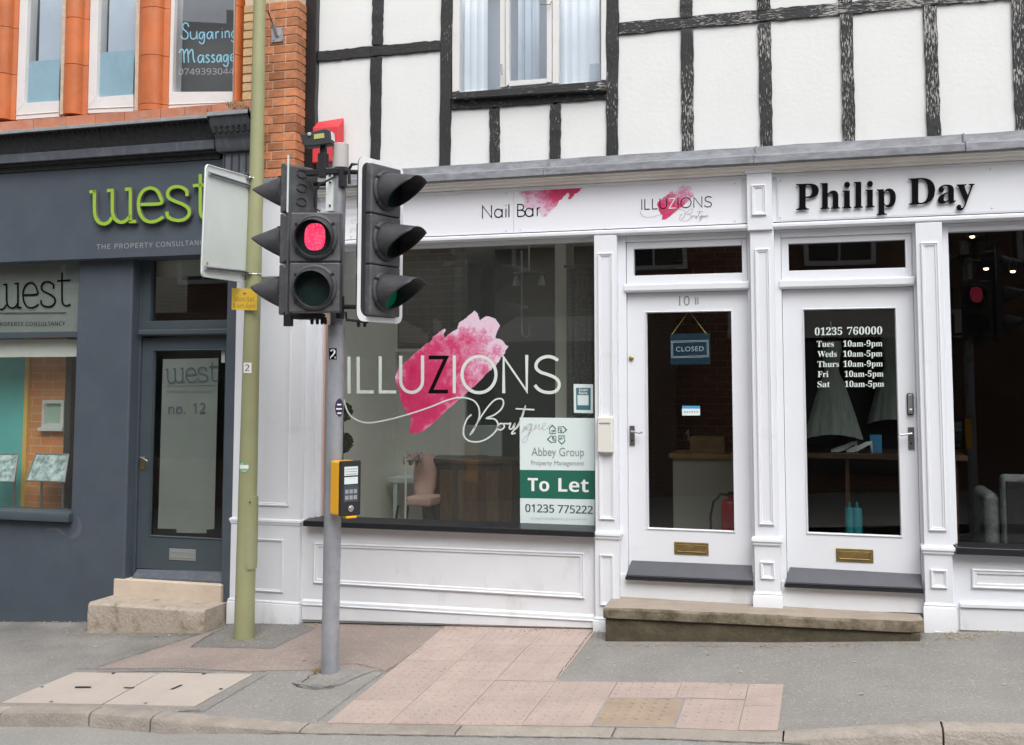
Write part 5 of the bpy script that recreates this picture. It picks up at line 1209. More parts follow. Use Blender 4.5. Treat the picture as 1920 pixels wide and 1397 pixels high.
# cornice
Xc0, Xc1 = XWl, at(400, 250, -.32).x
cz = lambda y, Y: at(0, y, Y).z
z1_ = cz(312, -.24); z2_ = cz(307, -.30); z3_ = cz(290, -.30); z4_ = cz(262, -.33); z5_ = cz(253, -.40); z6_ = cz(246, -.40)
MB().xprof(Xc0, Xc1, [(0,zfas1+.061),(-.215,zfas1+.061),(-.215,z1_),(-.225,z2_-.02),(-.27,z2_-.012),(-.27,z2_),(0,z2_)]).build('cornice_soffit', M['greydark'], WBd)  # near-black colour also paints in the recess shadow under the cornice
MB().xprof(Xc0, Xc1, [(0,z2_+.001),(-.30,z2_+.001),(-.305,z3_-.012),(-.29,z3_),(0,z3_)]).build('cornice_band', M['greymould'], WBd, bevel=.003)
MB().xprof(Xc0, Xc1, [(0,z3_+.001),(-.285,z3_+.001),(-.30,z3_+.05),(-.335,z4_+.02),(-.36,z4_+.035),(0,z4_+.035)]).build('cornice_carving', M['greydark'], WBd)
x = Xc0+2.0; e_ = MB(); k = 0
while x < Xc1-.03:
    e_.lathe((x, -.335, z4_+.012), [(.004,-.02),(.016,-.008),(.018,.008),(.010,.02)], 7); x += .05; k += 1
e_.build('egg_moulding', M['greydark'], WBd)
MB().xprof(Xc0, at(468,206,-.42).x, [(0,z4_+.037),(-.38,z4_+.037),(-.415,z5_),(-.415,z6_-.004),(-.36,z6_+.008),(0,z6_+.03)]).build('cornice_top', M['greytop'], WBd, bevel=.004)
# end console
ec = node('end_console', WBd); xa, xb = at(392,250,-.42).x, at(468,250,-.42).x
MB().xprof(xa, xb, [(-.05,z2_-.03),(-.30,z2_-.03),(-.33,z2_+.02),(-.33,z3_-.0),(-.42,z3_+.09),(-.45,z4_+.06),(-.45,z5_+.0),(-.05,z5_)]).build('console_body', M['greymould'], ec, bevel=.006)
m = MB()
for i in range(7):
    t = (i+.5)/7; x = xa+(xb-xa)*t
    for j in range(4): m.lathe((x+(j%2)*.02, -.38-.02*j*.6, z3_+.03+.045*j), [(.004,-.018),(.02,0),(.004,.018)], 7)
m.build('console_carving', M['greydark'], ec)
MB().box(xa+.0, xb, -.46, -.05, z5_+.001, z5_+.035).build('console_cap', M['greytop'], ec, bevel=.004)
xq = at(418,350,-.25).x; m = MB(); m.box(xq, xb, -.262, -.1, zfas1-.1, z2_-.031)
m.build('console_tail', M['greymould'], ec, bevel=.004); m = MB()
for k in range(5): x = xq+.012+(xb-xq)*k/5; m.box(x, x+.012, -.268, -.262, zfas1-.08, z2_-.05)
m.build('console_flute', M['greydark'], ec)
# terracotta sill band: blocks
zs_1 = at(60, 226, -.25).z; zs_0 = z6_-.0
xj_ = [XWl, -8.6, -8.1]+[at(px, 232, -.25).x for px in (0, 62, 122, 178, 233, 300, 345, 395)]+[at(470,212,-.25).x]
for i in range(len(xj_)-1):
    MB().box(xj_[i]+.0015, xj_[i+1]-.0015, -.25+random.uniform(-.002,.002), .05, zs_0-.02, zs_1+.01).build('sill_block', M['terrapink'], WBd, bevel=.003, seg=1)
# upper windows
def uwin(frameq, glassq, film=None, inter=True):
    w = node('upper_window', WBd); m = MB()
    (fx0, _), (fx1, _), (fx2, fy2), (fx3, fy3) = frameq; (gx0_, _), (gx1_, _), (gx2_, gy2), (gx3_, gy3) = glassq
    Q(m, [(fx0,-16),(gx0_,-16),(gx3_,gy3),(fx3,fy3)], -.13, 0); Q(m, [(gx3_,gy3),(gx2_,gy2),(fx2,fy2),(fx3,fy3)], -.128, 0)
    if fx1 > gx1_+.5: Q(m, [(gx1_,-16),(fx1,-16),(fx2,fy2),(gx2_,gy2)], -.13, 0)
    m.build('frame', M['upvc'], w, bevel=.003)
    ln = MB(); a = at(fx3, fy3-9, -.131); b = at(fx2, fy2-9, -.131); ln.tube([a, b], .004, 6); ln.build('frame_bead', M['upvc'], w)
    Q(MB(), [(gx0_-1,-16),(gx1_+1,-16),(gx2_+1,gy2+1),(gx3_-1,gy3+1)], -.09, -.085).build('pane', M['glass'], w)
    if film: Q(MB(), [(gx3_+(gx0_-gx3_)*film[2],film[0]),(gx2_+(gx1_-gx2_)*film[2],film[1]),(gx2_,gy2),(gx3_,gy3)], -.083, -.082).build('window_film', M['bluefilm'], w)
    return w
uwin([(29,0),(116,0),(110,219),(19,225.5)], [(53,0),(115.7,0),(109.7,189),(44.6,193.4)], (116,111,.4))
uwin([(162,0),(254,0),(250,209),(156.6,213)], [(185,0),(253.5,0),(249,177),(180,182.4)], (99,94,.5))
w3 = uwin([(312,0),(440,0),(436,200.4),(307.6,205.4)], [(328,0),(439,0),(436,171.6),(323,172.4)])
# room behind, mid-grey blind strips and dark ground
MB().box(XWl, -4.6, .1, .16, 3.0, 6).build('interior_wall', M['roomdark'], WBd); MB().box(XWl, -4.6, .161, .18, 2.8, 6).build('rear_wall', M['room'], WBd)  # pale wall behind is unseen, added to bounce sky light downwards
for (p0_, p1_, top, bot, mt) in ((76, 130, -16, 200, 'curtaingrey'), (206, 258, -16, 196, 'curtaingrey')):
    Q(MB(), [(p0_,top),(p1_,top),(p1_-6,bot),(p0_-6,bot)], -.03, -.02).build('window_blind', M[mt], WBd)
Q(MB(), [(329,-16),(443,-16),(443,20),(424,18),(424,44),(329,39)], .0, .01).build('window_blind', surf('grey_roller_blind', (.17,.175,.19), .8, .1, 6), WBd)
# terracotta mullions built of blocks: half-round columns with joints
def column(qx, joints, ybot, off=0):
    """qx: (xl,xr) at y=0 and at y=200; joints: pixel heights of the joints"""
    js = [-22]+joints+[ybot]
    for i in range(len(js)-1):
        ya, yb_ = js[i]+.35, js[i+1]-.35; rings = []
        for y in (yb_, ya):
            t = y/200; l = at(qx[0]+(qx[2]-qx[0])*t, y, -.2); r = at(qx[1]+(qx[3]-qx[1])*t, y, -.2); c = (l.x+r.x)/2; hw = (r.x-l.x)/2; z = (l.z+r.z)/2
            ring = [(c-hw, .05, z), (c-hw, -.14, z), (c-hw*.82, -.155, z)]+[(c-hw*.72*math.cos(q), -.16-.085*math.sin(q), z) for q in [math.pi*k/12 for k in range(13)]]+[(c+hw*.82, -.155, z), (c+hw, -.14, z), (c+hw, .05, z)]
            rings.append(ring)
        MB().loft(rings).build('terracotta_block', M['terra'], WBd, bevel=.002, seg=1)
column((-14,27,-20,20), [52,139], 224)
column((116,160,110,155), [35,122], 215)
column((254,312,250,307), [16,105,196], 208)
column((439.5,456,436,453), [14,105], 198)
Q(MB(), [(-20,-20),(470,-20),(465,205),(-20,232)], .0, .05).v
mjoint = MB()
for q in ([(-13,-18),(26,-18),(20,224),(-19,224)], [(118,-18),(159,-18),(154,214),(112,214)], [(256,-18),(311,-18),(306,207),(252,207)], [(440.5,-18),(455,-18),(452,197),(437,197)]):
    Q(mjoint, q, -.135, .04)
mjoint.build('mortar_bed', M['mortar'], WBd)['kind'] = 'stuff'
# brick pier: real bricks
XP1 = at(555.5, 160, -.22).x; YPf = -.22; dep = .20; rowh = .0745
zb0 = at(552, 331, YPf).z; XP0 = at(483, 160, YPf).x; XQ0 = at(456, 100, YPf).x
MB().box(XQ0+.006, XP1-.008, YPf+.008, .08, zb0-.05, 6.0).build('mortar_core', M['mortar'], WBd)
MB().box(XP1-.02, at(573,160,YPf+dep).x, .0-.03, .06, zb0-.05, 6.0).build('mortar_core', M['mortar'], WBd)
_bc = {}
def brick(x0, x1, y0, y1, z0, z1, mat='brick'):
    key = (round(x1-x0, 3), round(y1-y0, 3), round(z1-z0, 3), mat)
    o = None
    if key in _bc:
        o = _bc[key].copy(); COL.objects.link(o)
    else:
        w, d, h = key[:3]; o = MB().box(0, w, 0, d, 0, h).build('brick', M[mat], WBd, bevel=.004, seg=1); _bc[key] = o
    o.parent = WBd; o.location = (x0, y0+random.uniform(-.002,.002), z0); return o
r = 0; z = zb0
while z < 4.98:
    za, zb = z+.005, z+rowh-.005
    if r % 2 == 0:
        brick(XP1-.215, XP1, YPf, YPf+.1025, za, zb); brick(XP0, XP1-.225, YPf, YPf+.1, za, zb); brick(XP1-.10, XP1-.001, YPf+.1125, YPf+dep, za, zb)
    else:
        brick(XP1-.1025, XP1, YPf, YPf+dep, za, zb); brick(XP1-.1025-.01-.215+.07, XP1-.1125, YPf, YPf+.1, za, zb); brick(XP0, XP1-.1025-.02-.215+.07, YPf, YPf+.1, za, zb)
    wq = .11 if r % 2 else .085
    if z > at(465,195,YPf).z: brick(XQ0, XQ0+wq, YPf-.004, YPf+.1, za, zb, 'creambrick')
    if XQ0+wq+.01 < XP0-.01: brick(XQ0+wq+.01, XP0-.01, YPf, YPf+.1, za, zb)
    z += rowh; r += 1
MB().xprof(XQ0-.02, at(572,335,-.24).x, [(-.05,zb0-.002),(-.235,zb0-.002),(-.245,zb0-.02),(-.245,zb0-.10),(-.05,zb0-.10)]).build('lead_flashing', M['lead'], WBd, bevel=.004)
MB().box(XQ0-.02, at(572,335,-.24).x-.02, -.2, .05, zfas0-.2, zb0-.101).build('pier_base', M['white'], WBd)
# bracket on pier
fb_ = thing('flag_bracket', 'small metal pole holder on a square plate on the brick pier', 'bracket')
a, b = at(510,53,YPf-.004), at(531.5,78,YPf-.004); MB().box(a.x, b.x, YPf-.012, YPf-.003, b.z, a.z).build('plate', M['metal'], fb_, bevel=.002)
c = at(519,68,YPf-.012); MB().tube([c, at(511,44,YPf-.09)], .017, 12).build('socket', M['metal'], fb_, smooth=True); MB().tube([at(511.5,46,YPf-.085), at(502.5,21,YPf-.16)], .005, 8).build('rod', M['black'], fb_)
m = MB()
for x, y in ((512.5,56),(529.5,55.5),(513,76),(529.5,75)): p = at(x,y,YPf-.012); m.lathe(tuple(p), [(.005,.001),(.005,-.003)], 8, 'y')
m.build('bolt', M['black'], fb_)

# west window: upper film pane, rail, blind, display
ww = node('shop_window', WBd)
YWn = -.03; xg1 = at(146, 560, YWn).x; zz = lambda y: at(60, y, YWn).z
m = MB(); m.box(XWl, xpL, YWn-.04, .03, zz(634), zz(623)); m.box(XWl, xpL, YWn-.05, .05, zsill+.002, zsill1+.0)
m.build('frame', M['greywood'], ww, bevel=.003)
MB().xprof(XWl, at(128,965,YG-.06).x, [(.05,zsill),(YG-.06,zsill),(YG-.065,zsill+.02),(YG-.05,zsill1-.01),(.05,zsill1+.01)]).build('window_sill', M['greywood'], ww, bevel=.004)
MB().box(XWl, xpL+.02, YWn, YWn+.006, zsill1-.01, zz(634)).build('pane', M['glasswarm'], ww)
MB().box(XWl, xpL+.02, YWn, YWn+.006, zz(623), zfas0+.02).build('pane', M['glass'], ww)
MB().box(XWl, xpL+.02, YWn+.0065, YWn+.0085, zz(623), zfas0+.02).build('window_film', M['frost'], ww)
MB().box(XWl, xpL+.02, YWn+.05, YWn+.07, zz(669), zz(636)).build('blind_box', M['blind'], ww)
# logo strokes in fascia crop coordinates (origin 0,300 scale 3.4917)
WEST = [{'p': [(585,208),(628,207)]}, {'p': [(618,200),(618,300),(620,350),(632,390),(655,413),(685,418),(712,405),(733,375)], 's': 1}, {'p': [(700,200),(745,198)]},
        {'p': [(735,192),(735,300),(737,350),(750,385),(775,404),(805,406),(832,390),(852,362)], 's': 1}, {'p': [(818,192),(863,190)]}, {'p': [(853,184),(853,405)]}, {'p': [(842,403),(890,402)]},
        {'p': [(918,291),(1050,284),(1048,240),(1025,200),(985,183),(940,200),(912,245),(906,300),(918,355),(945,392),(985,405),(1030,396),(1068,373)], 's': 1},
        {'p': [(1222,236),(1222,205),(1195,182),(1158,174),(1118,185),(1097,215),(1105,248),(1145,270),(1195,290),(1232,318),(1238,355),(1212,385),(1170,396),(1125,388),(1098,370),(1093,338)], 's': 1},
        {'p': [(1311,92),(1311,300),(1313,350),(1330,378),(1362,386),(1400,376)], 's': 1}, {'p': [(1262,168),(1400,160)]}]
wsn = thing('west_fascia_sign', 'lime green raised west letters on the slate grey fascia', 'shop sign')
MWs = cropmap(0, 300, 3.4917, -.245)
def west3d(items, name):
    m = MB()
    for s in items:
        pts = smoothpts(s['p'], 5) if s.get('s') else s['p']; P, fs = ribbon(pts, 21)
        V = [MWs(*p) for p in P]; n = len(V)
        m.add(V, fs, 0); W = [Vector((v.x, -.212, v.z)) for v in V]; Vi = [Vector((v.x, v.y+.001, v.z)) for v in V]
        side = []
        k = len(pts)
        for i in range(k-1): side += [(2*i, 2*i+2, n+2*i+2, n+2*i), (2*i+1, n+2*i+1, n+2*i+3, 2*i+3)]
        side += [(0, n, n+1, 1), (n-2, n-1, 2*n-1, 2*n-2)]
        m.add(V+W, side, 1); m.add(W, [tuple(reversed(f)) for f in fs], 1)
    m.build('letter', [M['green'], M['greenside']], wsn, recalc=False)
west3d(WEST[0:7], 'w'); west3d(WEST[7:8], 'e'); west3d(WEST[8:9], 's'); west3d(WEST[9:], 't')
mb = MB(); P, fs = fit_text('THE PROPERTY', 'sans', None, (632,586), (1000,572), 33, space=1.15); flat(mb, P, fs, cropmap(0,300,3.4917,-.2025)); P, fs = fit_text('CONSULTANCY', 'sans', None, (1022,571), (1362,554), 33, space=1.15); flat(mb, P, fs, cropmap(0,300,3.4917,-.2025))
mb.build('small_lettering', M['greytext'], wsn, recalc=False)
def westflat(mapf, ax, ay, w, mb):
    for s in WEST:
        pts = smoothpts(s['p'], 5) if s.get('s') else s['p']; P, fs = ribbon([(ax(x), ay(y)) for x, y in pts], w); flat(mb, P, fs, mapf)
wwl = thing('west_window_lettering', 'thin black west lettering on the frosted strip of the left window', 'window lettering')
mapw = cropmap(0, 300, 3.4917, YWn-.002); mb = MB(); westflat(mapw, lambda x: 405+(x-1310)*.63, lambda y: 968+(y-405)*.74, 11, mb)
strokes(mb, [[(-160,1003),(433,1001)]], 5, mapw); mb.build('lettering', M['blackprint'], wwl, recalc=False)
mb = MB(); P, fs = fit_text('THE PROPERTY CONSULTANCY', 'sans', None, (-105,1088), (426,1083), 25, space=1.12); flat(mb, P, fs, mapw); mb.build('small_lettering', M['blackprint'], wwl, recalc=False)
# behind the glass: display, plus brick, window and teal standing in for reflections
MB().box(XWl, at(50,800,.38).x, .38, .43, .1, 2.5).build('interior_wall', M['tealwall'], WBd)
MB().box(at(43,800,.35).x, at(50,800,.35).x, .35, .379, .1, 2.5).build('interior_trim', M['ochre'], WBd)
MB().box(at(50,800,.38).x+.001, at(122,800,.38).x, .38, .43, .1, 2.5).build('interior_wall', M['mirrorbrick'], WBd)
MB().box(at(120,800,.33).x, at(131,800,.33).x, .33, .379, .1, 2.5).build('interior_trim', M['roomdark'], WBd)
MB().box(at(122,800,.38).x, -4.6, .44, .5, .1, 2.5).build('interior_wall', M['roomdark'], WBd)
MB().box(-6.0, -4.6, -.02, 1.55, 2.99, 3.05).build('ceiling', M['roomdark'], WBd)  # ceiling cut short so sky light falls in behind the shop window
MB().box(XWl, -4.6, .0, 3.0, .0, .1).build('shop_floor', M['roomfloor'], WBd)
MB().box(-4.5, -4.4, .1, 3.0, -.3, 3.6).build('party_wall', M['roomdark'], WBd)
MB().box(XWl, -4.4, 3.0, 3.1, -.3, 3.2).build('rear_walls', M['roomdark'], WBd)
MB().box(XWl, -4.4, -.1, .16, 6.1, 6.3).build('roof_slab', M['lead'], WBd)
MB().box(XWl, XQ0, .04, .1, 5.75, 6.3).build('upper_wall', M['terra'], WBd)
tw = node('window_reflection', WBd); a, b = at(80,750,.35), at(119,802,.35)
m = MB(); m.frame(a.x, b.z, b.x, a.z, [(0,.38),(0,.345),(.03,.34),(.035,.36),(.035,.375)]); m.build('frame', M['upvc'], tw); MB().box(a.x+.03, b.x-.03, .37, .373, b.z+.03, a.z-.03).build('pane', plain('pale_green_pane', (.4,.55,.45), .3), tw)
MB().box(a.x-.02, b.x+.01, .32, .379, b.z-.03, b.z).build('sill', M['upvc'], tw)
for k, (x0_, x1_, lab) in enumerate(((-35, 36, 'tilted display holder on a thin stand at the left edge of the west window'), (48, 131, 'tilted display holder beside the pier in the west window'))):
    dh = thing('display_holder', lab, 'display holder', group='property display holders in the left window'); Y0 = .08
    a, b = at(x0_+8, 850, Y0+.13), at(x1_-8, 905, Y0); xr = at(x1_, 851, Y0+.13).x
    q = [(at(x0_,905,Y0).x, Y0, b.z), (b.x, Y0, b.z), (xr, Y0+.13, a.z), (at(x0_+20,851,Y0+.13).x, Y0+.13, a.z)]
    pc = [Vector(p) for p in q]; c = sum(pc, Vector())/4; rings = []
    nrm = (pc[1]-pc[0]).cross(pc[3]-pc[0]).normalized()
    for s, o in ((1,0),(1,.012),(.93,.014),(.92,.004)): rings.append([c+(p-c)*s+nrm*o for p in pc])
    MB().loft(rings, False).build('holder_frame', M['metal'], dh)
    MB().add([c+(p-c)*.93+nrm*.003 for p in pc], [(0,1,2,3)]).build('display_sheet', surf('property_photo_sheet', (.55,.68,.70), .3, .3, 9, dirt=.85, dirtcol=(.14,.2,.2), dscale=(14,14,14), dthr=(.45,.6)), dh)
    for t in (.25, .8): 
        x = pc[0].x+(pc[1].x-pc[0].x)*t; MB().tube([(x, Y0+.08, .1), (x, Y0+.08, c.z-.01)], .011, 8).build('stand', M['metal'], dh)

# west door
wd = node('door', WBd); YD = .04
L0, L1 = at(268,634,YD), at(433,1075,YD); g0, g1 = at(288,656,YD), at(417,1012,YD)
m = MB(); m.box(L0.x, g0.x, YD, YD+.045, L1.z, L0.z); m.box(g1.x, L1.x+.05, YD, YD+.045, L1.z, L0.z); m.box(g0.x, g1.x, YD, YD+.045, g0.z, L0.z); m.box(g0.x, g1.x, YD, YD+.045, L1.z, g1.z)
m.build('leaf', M['greywood'], wd)
MB().frame(g0.x-.002, g1.z-.002, g1.x+.002, g0.z+.002, [(0,YD-.001),(0,YD-.006),(.006,YD-.008),(.012,YD+.02)]).build('glazing_bead', M['greywood'], wd)
MB().box(g0.x, g1.x, YD+.022, YD+.028, g1.z, g0.z).build('pane', M['glassdoor'], wd)
Q(MB(), [(305.5,673.5),(409.5,671.5),(401.5,992),(387,993),(387,1000),(331,999),(331,992),(295.5,991),(297,963)], YD+.0285, YD+.030).build('frosted_film', M['frostpale'], wd)
Q(MB(), [(350,855),(372,855),(371,948),(320,948),(321,790),(336,745),(336,855)], YD+.0305, YD+.032).build('poster_shape', plain('dim_yellowish_poster', (.26,.27,.19), .8), wd)
m = MB(); B = [at(256,1067,.03), at(420,1072,.03)]; C = [at(252,1083,-.02), at(420,1090,-.02)]
m.add([(B[0].x,YD-.001,B[0].z),(L1.x+.05,YD-.001,B[1].z),(L1.x+.05,-.05,C[1].z+.01),(C[0].x,-.05,C[0].z+.01),(C[0].x,-.05,C[0].z-.01),(L1.x+.05,-.05,C[1].z-.01),(B[0].x,YD-.001,C[0].z-.01),(L1.x+.05,YD-.001,C[1].z-.01)], [(0,1,2,3),(3,2,5,4),(0,3,4,6),(1,7,5,2),(6,4,5,7)])
m.build('weather_bar', M['greymould'], wd, bevel=.002, seg=1)
a = at(268,868,YD); MB().box(a.x-.02, a.x+.02, YD-.008, YD, a.z-.055, a.z+.055).build('handle_plate', M['brass'], wd, bevel=.002)
MB().tube([(a.x,YD-.006,a.z+.05),(a.x,YD-.055,a.z+.05),(a.x+.04,YD-.06,a.z+.045),(a.x+.09,YD-.06,a.z+.02)], .008, 10).build('handle', M['chrome'], wd, smooth=True)
a, b = at(318,1028,YD), at(367,1052,YD); MB().box(a.x, b.x, YD-.006, YD, b.z, a.z).build('letterbox', M['steelplate'], wd, bevel=.003)
m = MB(); m.frame(a.x+.02, b.z+.022, b.x-.02, a.z-.022, [(0,YD-.0055),(0,YD-.010),(.006,YD-.011),(.009,YD-.0065)]); m.box(a.x+.03, b.x-.03, YD-.0085, YD-.006, b.z+.032, a.z-.03); m.build('letterbox_flap', M['steelplate'], wd)
Q(MB(), [(415,655),(421.5,655),(421.5,680),(415,680)], YD+.033, YD+.06).build('door_closer', M['whiteprint'], wd)
# frame around the door
xfl = at(247,720,0).x
m = MB(); m.box(xpR-.03, at(256,720,.0).x, .0, .12, -.2, zfas0+.02); m.box(at(256,720,.0).x+.001, L0.x-.001, .015, .12, -.2, zfas0+.02); m.box(at(433,720,.0).x, at(440,720,.0).x, -.02, .12, -.2, zfas0+.02)
zt_0 = at(350,629,0).z; zt_1 = at(350,617,0).z; zt_2 = at(350,601,.03).z
m.xprof(at(260,720,0).x, at(434,720,0).x, [(.12,zt_0),(-.02,zt_0),(-.035,zt_0+.012),(-.035,zt_1-.01),(-.01,zt_1),(.12,zt_1)]); m.box(L0.x, at(434,720,0).x, .015, .1, zt_1+.001, zt_2)
m.build('door_frame', M['greywood'], WBd, bevel=.003)
tw2 = node('transom_window', WBd); m = MB(); xt0, xt1 = at(283.5,550,.03).x, at(435,550,.03).x
m.box(L0.x, xt0, .02, .1, zt_2, zfas0+.02); m.box(xt1-.0, xt1+.02, .02, .1, zt_2, zfas0+.02); m.build('frame', M['greywood'], tw2, bevel=.002)
MB().box(xt0, xt1, .06, .066, zt_2, zfas0+.02).build('pane', glass('transom_glass', (.85,.87,.86), 2.4), tw2)
MB().box(-5.9, -4.5, .9, 1.0, .1, 2.98).build('interior_wall', M['roomdark'], WBd)
wdl = thing('west_door_lettering', 'black west and no. 12 lettering on the grey glazed door', 'window lettering')
mapd = cropmap(0, 620, 3.4917, YD+.020); mb = MB(); westflat(mapd, lambda x: 1388+(x-1310)*.42, lambda y: 337+(y-405)*.42, 8.5, mb)
strokes(mb, [[(1090,363),(1405,358)]], 3.5, mapd); P, fs = fit_text('no.', 'sans', None, (1102,545), (1212,543), 62); flat(mb, P, fs, mapd); P, fs = fit_text('12', 'sans', None, (1264,543), (1345,541), 68); flat(mb, P, fs, mapd)
P, fs = fit_text('THE PROPERTY CONSULTANCY', 'sans', None, (1090,408), (1405,403), 15, space=1.1); flat(mb, P, fs, mapd); mb.build('lettering', M['navyprint'], wdl, recalc=False)
# handwriting on upper window
hw_ = thing('handwritten_window_lettering', 'pale blue handwritten Sugaring Massage on the dark upper window', 'window lettering')
mh = cropmap(0, 0, 3.9917, -.092)
HG = {'S': [[(1,.25),(.85,.05),(.5,0),(.2,.15),(.25,.38),(.6,.52),(.9,.68),(.85,.92),(.5,1.02),(.1,.95),(-.02,.8)]],
      'M': [[(-.1,.3),(.0,.08),(.12,.05),(.2,.25),(.24,1)], [(.22,.4),(.38,.08),(.48,.15),(.54,1)], [(.54,.4),(.7,.08),(.82,.15),(.88,.75),(.98,.98)]],
      'u': [[(.05,0),(.08,.7),(.35,1),(.75,.8),(.85,.02),(.88,.8),(1,1)]], 'a': [[(.8,.1),(.4,.02),(.08,.4),(.2,.92),(.55,.9),(.85,.1),(.88,.85),(1.0,1)]],
      'g': [[(.8,.1),(.4,.02),(.08,.4),(.2,.9),(.55,.88),(.86,.08),(.88,1.2),(.65,1.65),(.25,1.6),(.05,1.35)]], 'r': [[(.1,.02),(.14,1)], [(.14,.35),(.5,.02),(.85,.1)]],
      'i': [[(.5,.02),(.5,1)], [(.48,-.42),(.52,-.36)]], 'n': [[(.1,.02),(.12,1)], [(.12,.3),(.5,.0),(.82,.25),(.86,1)]],
      's': [[(.85,.15),(.5,0),(.2,.2),(.5,.48),(.85,.72),(.6,1),(.1,.92)]], 'e': [[(.1,.5),(.85,.4),(.7,.05),(.3,.05),(.08,.45),(.3,.95),(.9,.85)]]}
def hand(word, spec, w, mb):
    for c, (x0_, x1_, y0_, y1_) in zip(word, spec):
        for s in HG[c]:
            pts = [(x0_+u*(x1_-x0_), y0_+v*(y1_-y0_)) for u, v in s]; P, fs = ribbon(smoothpts(pts, 5), w); flat(mb, P, fs, mh)
mb = MB()
hand('Sugaring', [(1358,1412,172,290),(1422,1482,236,292),(1488,1535,240,292),(1546,1598,238,290),(1612,1645,236,288),(1655,1672,234,286),(1682,1722,232,284),(1730,1775,232,282)], 9, mb)
hand('Massage', [(1352,1462,365,470),(1478,1530,412,468),(1535,1572,410,466),(1578,1612,410,465),(1620,1662,410,464),(1670,1712,410,462),(1722,1762,405,458)], 10, mb)
mb.build('lettering', plain('pale_blue_pen', (.22,.48,.62), .6), hw_, recalc=False)
mb = MB(); P, fs = fit_text('07493930449', 'sans', None, (1337,560), (1790,556), 46); flat(mb, P, fs, mh); mb.build('phone_number', M['greytext'], hw_, recalc=False)

# west steps
ws = thing('west_door_step', 'two cream stone steps below the grey west door', 'step')
yA = -.12; q = [at(213,1088,yA), at(414,1095,yA), at(413,1125.7,yA), at(213,1117,yA)]
m = MB(); zt = (q[0].z+q[1].z)/2
m.box(q[0].x, q[1].x, yA, .1, q[2].z-.03, zt); m.build('upper_step', M['palestone'], ws, bevel=.006)
yL = -.40; q = [at(166,1132.5,yL), at(377,1140,yL)]; zt = (q[0].z+q[1].z)/2; xr = at(417,1126.5,-.14).x; n = 16; rings = []
for k in range(n+1):
    t = k/n; x = q[0].x+(xr-q[0].x)*t; y = yL+random.uniform(-.008,.008) if x < q[1].x else yL+(x-q[1].x)*.0
    rings.append([(x, .0, -.4), (x, .0, zt), (x, y+.02, zt+random.uniform(-.003,.003)), (x, y, zt-.02), (x, y+random.uniform(-.01,.01), zt-.09), (x, y+.003, -.4)])
MB().loft(rings).build('lower_step', M['roughstone'], ws, bevel=.006, seg=2)

# ================================================================== LAMP POST
lpst = thing('lamp_post', 'tall olive green lamp post between the grey and white shops', 'lamp post')
base = gp(458, 1197); Yl = base.y
def lpt(x, y): return at(x, y, Yl)
c = [lpt(457.5,1198), lpt(466,870), lpt(471.7,640), lpt(481,330), lpt(487,0), lpt(489,-140)]
sc_px = lambda p: F_PX/((p-CAM).dot(fwd))
rr = [19/sc_px(c[0]), 17/sc_px(c[1]), 15.3/sc_px(c[2]), 13.5/sc_px(c[3]), 11.3/sc_px(c[4]), 10.6/sc_px(c[5])]
MB().tube(c, rr, 28).build('pole', M['polegreen'], lpst, smooth=True)
c0 = lpt(472,930); c1 = lpt(468,1064); r0 = 17.5/sc_px(c0)
m = MB(); ring = []
def wrap(c0, c1, a0, a1, r, off, nn=10, mm=2):
    rings = []
    for j in range(mm+1):
        c_ = c0.lerp(c1, j/mm); rings.append([(c_.x+(r+off)*math.cos(math.radians(a0+(a1-a0)*k/nn)), c_.y+(r+off)*math.sin(math.radians(a0+(a1-a0)*k/nn)), c_.z) for k in range(nn+1)])
    return rings
ca = lpt(464.0,932); cb_ = lpt(460.5,1063)
dv = []
for k in range(13):
    y = 930+135*k/12; cx_ = 457.5+(466-457.5)*(1198-y)/(1198-870); rr_ = (19-2*(1198-y)/(1198-870))/sc_px(c[0])+.012; e = min(k, 12-k); ins = {0: 9, 1: 2.5}.get(e, 0); q0 = -62+ins; q1 = 26-ins; ax_ = lpt(cx_, y)
    dv.append([(ax_.x+q_r*math.cos(math.radians(q0+(q1-q0)*j/10)), ax_.y+q_r*math.sin(math.radians(q0+(q1-q0)*j/10)), ax_.z) for q_r, js in ((rr_, range(11)), (rr_-.012, range(10, -1, -1))) for j in js])
MB().loft(dv).build('access_door', M['polegreen'], lpst, smooth=True)
m = MB(); p = lpt(478,940); m.lathe((p.x, p.y-.07, p.z), [(.006,0),(.006,-.01)], 8, 'y'); m.build('door_lock', M['black'], lpst)
def atcyl(px, py, c, r):
    d = ray(px, py); ex, ey = CAM.x-c.x, CAM.y-c.y; A_ = d.x*d.x+d.y*d.y; B_ = 2*(ex*d.x+ey*d.y); C_ = ex*ex+ey*ey-r*r
    D_ = max(0, B_*B_-4*A_*C_); return CAM+d*((-B_-math.sqrt(D_))/(2*A_))
def cylq(x0, y0, x1, y1, c, r, nx=8, ny=2, mb=None):
    mb = mb or MB(); vs = [atcyl(x0+(x1-x0)*i/nx, y0+(y1-y0)*j/ny, c, r) for j in range(ny+1) for i in range(nx+1)]
    mb.add(vs, [(j*(nx+1)+i, j*(nx+1)+i+1, (j+1)*(nx+1)+i+1, (j+1)*(nx+1)+i) for j in range(ny) for i in range(nx)]); return mb
# number plate on lamp post
cc = lpt(470.2,690); cylq(456.8,680,471.5,699.5, cc, rr[2]*1.05+.003).build('number_plate', M['whiteprint'], lpst, recalc=False)
mb = MB(); P, fs = fit_text('2', 'sans', None, (459.5,696), (467.5,696), 12.5); flat(mb, P, fs, lambda x, y: atcyl(x, y, cc, rr[2]*1.05+.005)); mb.build('number', M['blackprint'], lpst, recalc=False)
